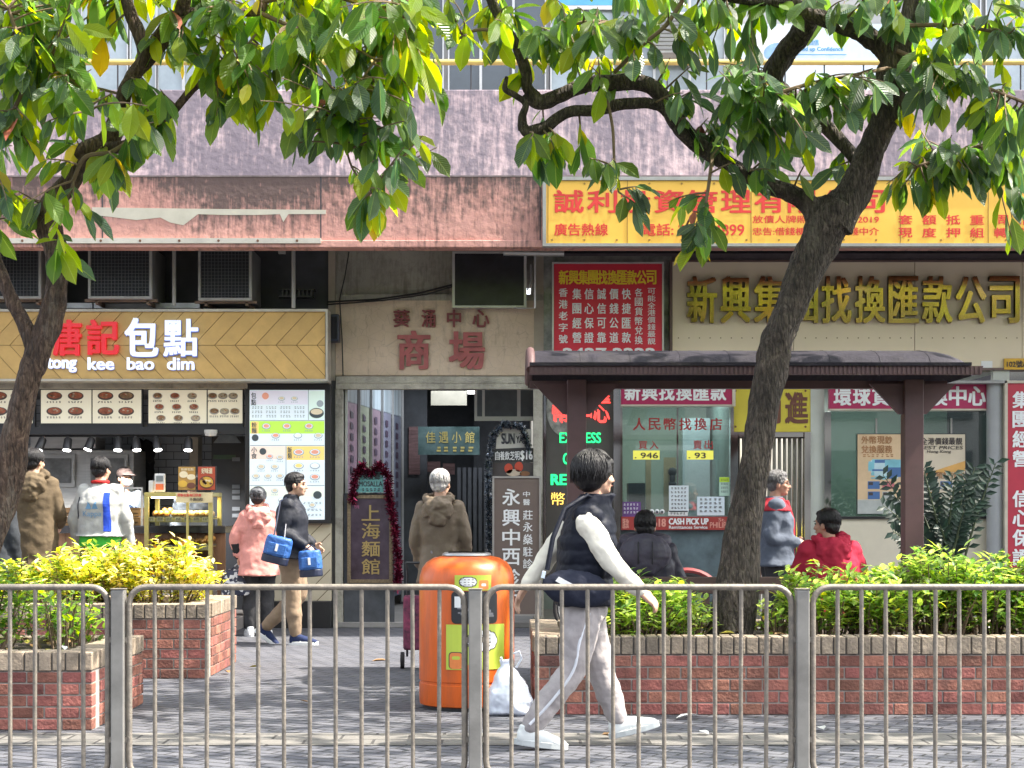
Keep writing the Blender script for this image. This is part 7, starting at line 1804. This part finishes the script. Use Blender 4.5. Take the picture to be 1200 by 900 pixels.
# --- second server, bending behind the display cabinet
d = 19.5
t, f, Q, hr, hq, k = person('server in a black cap mostly hidden behind the poster cards on the display cabinet', (X(225, d), d, STEP), -90, 1.60, dict(wrL=(-.1, .25, 1.0), wrR=(.12, .25, 1.0)), 'apron', cloth('grey_uniform', (.12, .125, .14)), .7, blackcloth, blackcloth, blackcloth, 'short')
b_ = MB(); b_.sph(hq(0, -.012, .055), .095*k, .108*k, .074*k, 16, rot=hr); bake(b_, 'cap', M('black_knit', (.016, .016, .018), .9), t, .007, 2)
# --- woman in the pink coat
pink = cloth('salmon_pink_coat', (.62, .27, .235))
d = 18.2
t, f, Q, hr, hq, k = person('person seen from behind in a pink hooded coat and mottled beret', (X(303, d), d, 0), 100, 1.57, dict(hood=(.95,), elL=(-.27, -.02, 1.13), wrL=(-.23, .02, .93), elR=(.21, 0, 1.12), wrR=(.2, .2, 1.05), handL=(.0, .1, -1)), 'coat', pink, .70, blackcloth, white, white, 'short', headyaw=-20, infl=.024, girth=1.05)
b_ = MB(); b_.sph(hq(0, -.01, .030), .098*k, .112*k, .092*k, 16, rot=hr); b_.sph(hq(0, -.03, .07), .092*k, .10*k, .06*k, 14, rot=hr); bake(b_, 'beret', M('mottled_knit', (.03, .032, .04), .9, var=.6, scale=26, col2=(.22, .23, .25), bump=.6, bscale=150), t, .008, 2, .012, .04)
g = MB(); wl = Q['wrL']; g.tube([Q['elL'].lerp(wl, .25), wl], [.062, .05], 10); g.sph(wl, .05, None, None, 8); bake(g, 'dark_cuff', M('black_cloth', (.015, .015, .017), .9), t, .009, 2)
def tote(name, label, c, w_, h, dp, m, extra=None, group=None):
    t = thing(name, label, 'bag', c, group); b_ = MB(); c = Vector(c)
    loft(b_, [(c+Vector((0, 0, z*h)), Vector((1, 0, 0)), Vector((0, 1, 0)), w_*a, dp*b2) for z, a, b2 in ((0, .46, .42), (.03, .5, .5), (.5, .5, .48), (.9, .40, .30), (1, .36, .18))])
    bake(b_, 'bag_body', m, t, .010, 2, .02, .06); return t
wl = Q['wrL']
mot = bpy.data.materials.new('navy_white_print'); mot.use_nodes = True
N = mot.node_tree.nodes; L = mot.node_tree.links; vo = N.new('ShaderNodeTexVoronoi'); vo.inputs['Scale'].default_value = 34; tc = N.new('ShaderNodeTexCoord'); L.new(tc.outputs['Object'], vo.inputs[0]); rp = N.new('ShaderNodeValToRGB'); rp.color_ramp.interpolation = 'CONSTANT'; rp.color_ramp.elements[0].color = (.015, .018, .04, 1); rp.color_ramp.elements[1].color = (.5, .5, .5, 1); rp.color_ramp.elements[1].position = .62; L.new(vo.outputs['Color'], rp.inputs[0]); L.new(rp.outputs[0], N['Principled BSDF'].inputs[0])
bc = (wl.x-.02, wl.y-.02, wl.z-.10-.33)
tt = tote('tote_bag', 'navy and white patterned tote bag hanging from the hand of the person in pink', bc, .32, .28, .16, mot)
g = MB()
for dx in (-.06, .06): g.tube([Vector((bc[0]-.07, bc[1]+dx*.4, bc[2]+.26)), Vector((wl.x-.01, wl.y, wl.z-.085)), Vector((bc[0]+.07, bc[1]+dx*.4, bc[2]+.26))], .008, 6)
g.build('handle', mot, tt, smooth=50)
# --- man with the blue bags
navy = cloth('black_navy_jacket', (.018, .02, .028), .6); khaki = cloth('khaki_trousers', (.26, .19, .13))
navyshoe = cloth('navy_shoe', (.02, .03, .08))
d = 17.1
t, f, Q, hr, hq, k = person('person in a dark jacket and khaki trousers walking right with two blue bags', (X(342, d), d, 0), -5, 1.70,
  dict(extra=lambda b_, Q, f, k: collar(b_, Q, f, k, .075, .07), hipL=(-.09, 0, .90), hipR=(.09, 0, .90), kneeR=(.09, .03, .49), ankR=(.09, .06, .085), kneeL=(-.09, .05, .50), ankL=(-.09, -.30, .15), footL=(0, 1, -35), footR=(0, 1, 0), elR=(.20, -.05, 1.13), wrR=(.18, .16, 1.0), elL=(-.24, 0, 1.12), wrL=(-.2, .17, 1.0), handR=(-.1, .8, -.5), thumbR=(-.3, .3, 1), palmR=(-.4, -.3, -.8), curlR=.8, shoe_stripe=white, head=(0, .045, 1.595)), 'jacket', navy, .86, khaki, navyshoe, white, 'full', headyaw=5, skin=SK, infl=.026)
bluebag = M('blue_nylon', (.03, .115, .36), .5, var=.2, scale=8, bump=.3, bscale=60); navyb = M('navy_nylon', (.012, .018, .045), .5)
def coolbag(label, c, w_, h, dp, rz, strap):
    t = thing('cooler_bag', label, 'bag', c, 'blue bags of the man in the dark jacket'); c = Vector(c)
    M3 = Matrix.Rotation(R(rz), 3, 'Y'); a, b_, u = M3 @ Vector((1, 0, 0)), Vector((0, 1, 0)), M3 @ Vector((0, 0, 1))
    g = MB(); loft(g, [(c+u*z*h, a, b_, w_*.5*s, dp*.5*s) for z, s in ((0, .95), (.03, 1), (.28, 1.0))]); bake(g, 'base', navyb, t, .008, 1)
    g = MB(); loft(g, [(c+u*z*h, a, b_, w_*.5*s, dp*.5*s) for z, s in ((.285, 1.0), (.6, 1.0), (.93, .96), (1, .85))]); bake(g, 'bag_body', bluebag, t, .008, 2, .012, .05)
    g = MB(); g.obox(c+u*h*.55-b_*(dp*.5+.004), a*w_*.34, b_*.008, u*h*.2); g.build('pocket', bluebag, t, bevel=.006)
    g = MB(); g.obox(c+u*h*.6-b_*(dp*.5+.016), a*.012, b_*.004, u*.035); g.build('tag', white, t)
    g = MB(); g.tube(strap, .009, 6); g.build('strap', navyb, t, smooth=50)
    return t
c1 = (X(322, 16.8), 16.74, Z(660, 16.8))
coolbag('blue shoulder bag with a white tag slung behind the man in the dark jacket', c1, .27, .27, .16, 14, [Vector(c1)+Vector((.0, .0, .26)), Q['shR']+Vector((-.06, -.06, .06)), Q['neck']+Vector((-.02, -.03, .05)), Vector(c1)+Vector((.1, .02, .25))])
wr = Q['wrR']; c2 = (X(365, 16.8), 16.8, Z(676, 16.8)); hb = Vector((wr.x+.10, wr.y-.03, wr.z-.10))
coolbag('blue cooler bag with a navy base held by the man in the dark jacket', c2, .23, .26, .17, -4, [Vector(c2)+Vector((-.08, 0, .25)), Vector((c2[0], c2[1], c2[2]+.31)), Vector(c2)+Vector((.08, 0, .25))])
# --- white haired man, sunlit
d = 14.4
tan = cloth('taupe_jacket', (.16, .125, .09), .5)
t, f, Q, hr, hq, k = person('white haired person seen from behind in a taupe hooded jacket, sunlit from the right', (X(516, d), d, 0), 82, 1.67, dict(hood=(.95,), elL=(-.22, .0, 1.12), wrL=(-.2, .09, .90), elR=(.22, .0, 1.12), wrR=(.2, .1, .9)), 'jacket', tan, .74, cloth('lilac_grey_trousers', (.26, .24, .27)), blackcloth, white, 'full', hair_m=hairg, headyaw=-12, infl=.012, girth=.93)
tr = thing('shopping_trolley', 'small dark shopping trolley with a wheel, beside the bin and the white haired person', 'trolley', (X(484, 14.5), 14.4, 0))
g = MB(); cx = X(486, 14.4); g.box(cx-.10, cx+.10, 14.42, 14.60, .16, .62); g.build('bag_body', M('maroon_navy_bag', (.05, .03, .06), .7, var=.6, scale=14, col2=(.32, .05, .12)), tr, bevel=.02)
g = MB(); g.tube([(cx-.07, 14.5, .1), (cx-.07, 14.5, .84), (cx-.07, 14.38, .9)], .011, 6); g.tube([(cx+.07, 14.5, .1), (cx+.07, 14.5, .84), (cx+.07, 14.38, .9)], .011, 6); g.tube([(cx-.07, 14.38, .9), (cx+.07, 14.38, .9)], .013, 6); g.build('frame', dkm, tr, smooth=50)
for sx in (-1, 1):
    g = MB(); g.tube([(cx+sx*.11-.015, 14.5, .07), (cx+sx*.11+.015, 14.5, .07)], .07, 16); g.build('wheel', blk, tr, smooth=40)
# --- seated man in black down jacket
d = 13.45
dblk = cloth('dark_navy_down', (.032, .032, .045), .45)
sitJ = dict(pelvis=(0, 0, .55), waist=(0, .02, .70), chest=(0, .03, .90), neck=(0, .03, 1.06), head=(0, .07, 1.215), hipL=(-.09, .03, .52), hipR=(.09, .03, .52), kneeL=(-.12, .46, .50), kneeR=(.12, .46, .50), ankL=(-.12, .44, .085), ankR=(.12, .44, .085), shL=(-.19, .02, 1.0), shR=(.19, .02, 1.0), elL=(-.27, .12, .76), elR=(.27, .12, .76), wrL=(-.1, .34, .70), wrR=(.1, .34, .70), handL=(.4, .7, 0), handR=(-.4, .7, 0))
def puffhood(b_, Q, f, k):
    n = Q['neck']; b_.sph(n-f.f*.12*k+Vector((0, 0, -.05*k)), .185*k, .10*k, .115*k, 18, rot=f.rot())
    b_.tube([n+f.r*(.16*math.cos(R(a)))*k+f.f*(.11*math.sin(R(a))-.03)*k+Vector((0, 0, .02)) for a in range(0, 361, 24)], .045*k, 8)
t, f, Q, hr, hq, k = person('person seated with back turned in a black down jacket with a large padded hood', (X(756, d), d, 0), 86, 1.70, dict(sitJ, hood=(1.38, .05, cloth('grey_purple_down', (.060, .056, .078), .5), .012)), 'jacket', dblk, .50, blackcloth, blackcloth, blackcloth, 'short', headyaw=0, infl=.04, group='people on the shelter bench', girth=1.08)
b_ = MB(); b_.sph(hq(0, -.012, .030), .090*k, .106*k, .094*k, 16, rot=hr); bake(b_, 'knit_cap', M('black_knit', (.016, .016, .018), .9), t, .008, 2)
g = MB()
for sx in (-.055, .055):
    g.tube([Q['neck']+f.r*sx*k-f.f*(.29-.6*abs(z+.05)**1.3)*k+Vector((0, 0, z*k)) for z in (.04, .01, -.03, -.07, -.11, -.135)], .005, 5)
g.build('hood_seam', M('seam_black', (.012, .012, .016), .8), t, smooth=50)
# --- seated man in red hoodie
redh = cloth('crimson_hoodie', (.36, .022, .05))
t, f, Q, hr, hq, k = person('person seated with back turned in a crimson hooded sweatshirt, head turned left', (X(974, d), d, 0), 96, 1.72, dict(sitJ, hood=(1.0,), head=(-.02, .06, 1.215)), 'sweatshirt', redh, .50, cloth('dark_denim', (.04, .05, .07)), white, white, 'full', headyaw=42, infl=.036, group='people on the shelter bench', girth=1.04, skin=SK2)
# --- standing man with glasses and cigarette
greyj = cloth('slate_grey_jacket', (.085, .10, .13))
d = 15.7
t, f, Q, hr, hq, k = person('grey haired person with glasses and red trimmed grey jacket standing with a cigarette', (X(908, d), d, 0), 2, 1.69, dict(extra=lambda b_, Q, f, k: collar(b_, Q, f, k, .08, .05), elR=(.21, -.08, 1.10), wrR=(.13, .17, 1.06), elL=(-.21, -.03, 1.10), wrL=(-.08, .18, 1.05), handR=(-.25, .9, -.2), thumbR=(-.2, .2, 1), palmR=(-.7, 0, -.6), curlR=.75, handL=(.3, .85, -.1), curlL=.6, head=(0, .035, 1.595)), 'jacket', greyj, .84, blackcloth, blackcloth, blackcloth, 'full', hair_m=hairs, headyaw=-4, skin=SK2, infl=.03, girth=1.06)
b_ = MB(); loft(b_, [(Q['chest'].lerp(Q['neck'], .45), f.r, f.f, .242, .150), (Q['chest'].lerp(Q['neck'], .7), f.r, f.f, .212, .135), (Q['neck']+Vector((0, 0, .0)), f.r, f.f, .115, .110), (Q['neck']+Vector((0, 0, .035)), f.r, f.f, .09, .09)])
bake(b_, 'red_yoke', cloth('dark_red_cloth', (.28, .02, .03)), t, .010, 2, .012, .1)
g = MB()
for sx in (-1, 1):
    g.tube([f.p(sx*.05, .095, 1.44*k), f.p(sx*.085, .142, 1.25*k), f.p(sx*.075, .145, .92*k)], [.026, .030, .028], 8)
bake(g, 'red_front_edge', cloth('dark_red_cloth', (.28, .02, .03)), t, .009, 2)
g = MB(); loft(g, [(f.p(0, .142, .95*k), f.r, f.f, .05, .03), (f.p(0, .145, 1.2*k), f.r, f.f, .05, .03), (f.p(0, .09, 1.42*k), f.r, f.f, .05, .03)]); bake(g, 'striped_shirt', M('black_white_print', (.03, .03, .035), .8, var=.2, scale=9, col2=(.55, .55, .52)), t, .009, 2)
g = MB()
for sx in (-1, 1): g.tube([hq(sx*.034+.022*math.cos(R(a)), .098, .004+.016*math.sin(R(a))) for a in range(0, 361, 30)], .0022, 5); g.tube([hq(sx*.056, .095, .01), hq(sx*.08, -.01, .008)], .0022, 5)
g.tube([hq(-.012, .1, .006), hq(.012, .1, .006)], .0022, 5); g.build('glasses', dkm, t, smooth=50)
wr = Q['wrR']; hp = wr+f.f*.13-f.r*.03+Vector((0, 0, -.045))
cg = MB(); cg.tube([hp, hp+f.f*.075+Vector((0, 0, .012))], .0042, 8); tag(cg.build('cigarette', white, smooth=50), 'white cigarette held in the fingers of the grey haired person', 'cigarette')
# --- clerk behind the glass
t, f, Q, hr, hq, k = person('clerk in a dark top sitting behind the rate window, dim through the glass', (X(740, 20.6), 20.6, .05), -90, 1.62, dict(sitJ), 'sweatshirt', cloth('dark_green_top', (.04, .07, .05)), .5, blackcloth, blackcloth, blackcloth, 'bob', infl=.03)
# --- the walking man in front
white_s = cloth('cream_sleeve', (.72, .68, .58), .85); vestm = cloth('navy_down_vest', (.007, .009, .018), .6); greyt = cloth('light_grey_trousers', (.36, .33, .325), .8)
d = 9.7; wx_ = X(686, d)
def lp(px, py, dy=0):                              # a joint of the walking man, in metres along and above the pavement
    return (dy, (px-686)*d/F, CAMH+(HZ-py)*d/F)
walkJ = dict(pelvis=lp(684, 703), waist=lp(685, 672), chest=lp(688, 633), neck=lp(694, 590), head=lp(699, 557),
  shR=(.17,)+lp(684, 612)[1:], shL=(-.17,)+lp(676, 612)[1:], elR=(.24,)+lp(712, 660)[1:], wrR=(.21,)+lp(744, 690)[1:], elL=(-.22,)+lp(644, 655)[1:], wrL=(-.20,)+lp(620, 688)[1:],
  hipR=(.085,)+lp(682, 716)[1:], hipL=(-.085,)+lp(686, 716)[1:], kneeR=(.09,)+lp(668, 783)[1:], ankR=(.08,)+lp(618, 853)[1:], kneeL=(-.09,)+lp(706, 785)[1:], ankL=(-.08,)+lp(727, 848)[1:],
  footR=(.1, 1, -6), footL=(-.05, 1, 14), handR=(-.05, .75, -.62), palmR=(-.5, -.5, -.3), thumbR=(-.3, .8, .6), curlR=.55, handL=(0, -.45, -.8), palmL=(.4, .6, -.5), thumbL=(.6, .5, 0), curlL=.45, shoe_stripe=M('mint_grey_trim', (.40, .48, .47), .5))
walkJ = {n: (v if n.startswith(('foot', 'hand', 'palm', 'thumb', 'curl')) else v) for n, v in walkJ.items()}
t, f, Q, hr, hq, k = person('person walking right behind the railing in a navy vest, cream sleeves and grey trousers', (wx_, d, 0), 4, 1.70, walkJ, None, None, .9, greyt, M('white_trainer', (.72, .75, .73), .5, var=.06), M('trainer_sole', (.52, .55, .54), .6), 'bob', headyaw=22, infl=.022, group='people in front of the shops', sleeve_m=white_s, vox=.009, folds=.03)
# quilted vest in puffed rolls
b_ = MB(); up = (Q['neck']-Q['pelvis']).normalized()
path = [Q['pelvis']-Vector((0, 0, .03)), Q['waist'], Q['chest'], Q['neck']]
zs = np.linspace(0, 1, 11); secs = []
def vp(u):
    i = min(2, int(u*3)); return path[i].lerp(path[i+1], u*3-i)
def vw(u): return np.interp(u, [0, .33, .66, .84, .95, 1], [.200, .192, .208, .185, .13, .105]), np.interp(u, [0, .33, .66, .84, .95, 1], [.165, .158, .165, .145, .12, .100])
K_ = 7
for i in range(K_*6+1):
    u = i/(K_*6); w_, dd = vw(u); puff = 1+.055*abs(math.sin(math.pi*u*K_))**.6-.03
    secs.append((vp(u), f.r, f.f, w_*puff, dd*puff))
loft(b_, secs, 28)
n = Q['neck']; loft(b_, [(n-Vector((0, 0, .03)), f.r, f.f, .11, .105), (n+f.f*.01+Vector((0, 0, .02)), f.r, f.f, .104, .104), (n+f.f*.03+Vector((0, 0, .055)), f.r, f.f, .094, .102)], 22)
for s in ('shL', 'shR'): b_.sph(Q[s].lerp(n, .2)+Vector((0, 0, .018)), .095, .09, .066, 14)
bake(b_, 'vest', vestm, t, .008, 2, .014, .06)
g = MB(); g.sph(n+f.f*.10+f.r*.02+Vector((0, 0, .045)), .03, .02, .02, 8); 
# cross-body bag
bgt = thing('crossbody_bag', 'navy cross-body bag with a white label at the hip of the walking person', 'bag', Q['pelvis'])
c = P(676, 690, d-.225); g = MB(); g.sph(c, .20, .055, .105, 20, rot=Matrix.Rotation(R(8), 3, 'Y')); bake(g, 'bag_body', cloth('navy_canvas', (.018, .021, .036)), bgt, .008, 2, .012, .06)
g = MB(); g.tube([P(641, 668, d-.24), P(648, 630, d-.23), P(662, 596, d-.16), P(688, 580, d-.10), P(704, 590, d-.02)], .014, 8); g.build('strap', vestm, bgt, smooth=50)
g = MB(); q = [P(a, b_, d-.302) for a, b_ in ((655, 676), (672, 685), (669, 691), (651, 681))]; g.add(q+[v+Vector((0, .03, 0)) for v in q], [(0, 1, 2, 3), (0, 4, 5, 1), (3, 2, 6, 7), (1, 5, 6, 2), (0, 3, 7, 4)]); q = [P(a, b_, d-.285) for a, b_ in ((636, 669), (640, 670), (638, 678), (634, 677))]; g.add(q+[v+Vector((0, .05, 0)) for v in q], [(0, 1, 2, 3), (0, 4, 5, 1), (3, 2, 6, 7), (1, 5, 6, 2), (0, 3, 7, 4)], 1); g.build('label_patch', [white, pblue], bgt)
# trouser side stripe
g = MB(); hp_, kn, an = Q['hipR'], Q['kneeR'], Q['ankR']
off = -f.f*0+f.r*.0
pts_ = [hp_+f.r*.105+f.f*.02, hp_.lerp(kn, .5)+f.r*.098, kn+f.r*.078, kn.lerp(an, .5)+f.r*.075, an+f.r*.066+Vector((0, 0, .04))]
g.tube(smoothpath([np.array(p) for p in pts_], 5) and [Vector(s) for s in smoothpath([np.array(p) for p in pts_], 5)], .009, 6); g.build('trouser_stripe', M('pale_stripe', (.62, .64, .68), .7), t, smooth=50)
# the white bag beside the bin
bt = bpy.data.objects['plastic_bag.001'] if 'plastic_bag.001' in bpy.data.objects else bpy.data.objects['plastic_bag']
c = Vector((X(596, 11.2), 11.22, 0))
g = MB(); loft(g, [(c+Vector((dx, 0, z)), Vector((1, 0, 0)), Vector((0, 1, 0)), w_, dd) for z, w_, dd, dx in ((0, .10, .09, 0), (.02, .15, .12, 0), (.10, .155, .125, .01), (.20, .12, .10, .005), (.28, .07, .06, -.01), (.32, .035, .03, -.02), (.36, .045, .03, -.02))])
bake(g, 'bag_body', M('white_film', (.62, .66, .74), .35, var=.08, scale=9, trans=0), bt, .008, 1, .03, .09)
g = MB(); g.tube([c+Vector((-.01, 0, .32)), c+Vector((.02, -.02, .40)), c+Vector((.07, -.02, .42)), c+Vector((.085, -.01, .37)), c+Vector((.05, 0, .31))], .007, 6); g.tube([c+Vector((-.03, 0, .32)), c+Vector((-.05, -.02, .38))], .009, 6); g.build('handle', M('white_film', (.62, .66, .74), .35), bt, smooth=50)
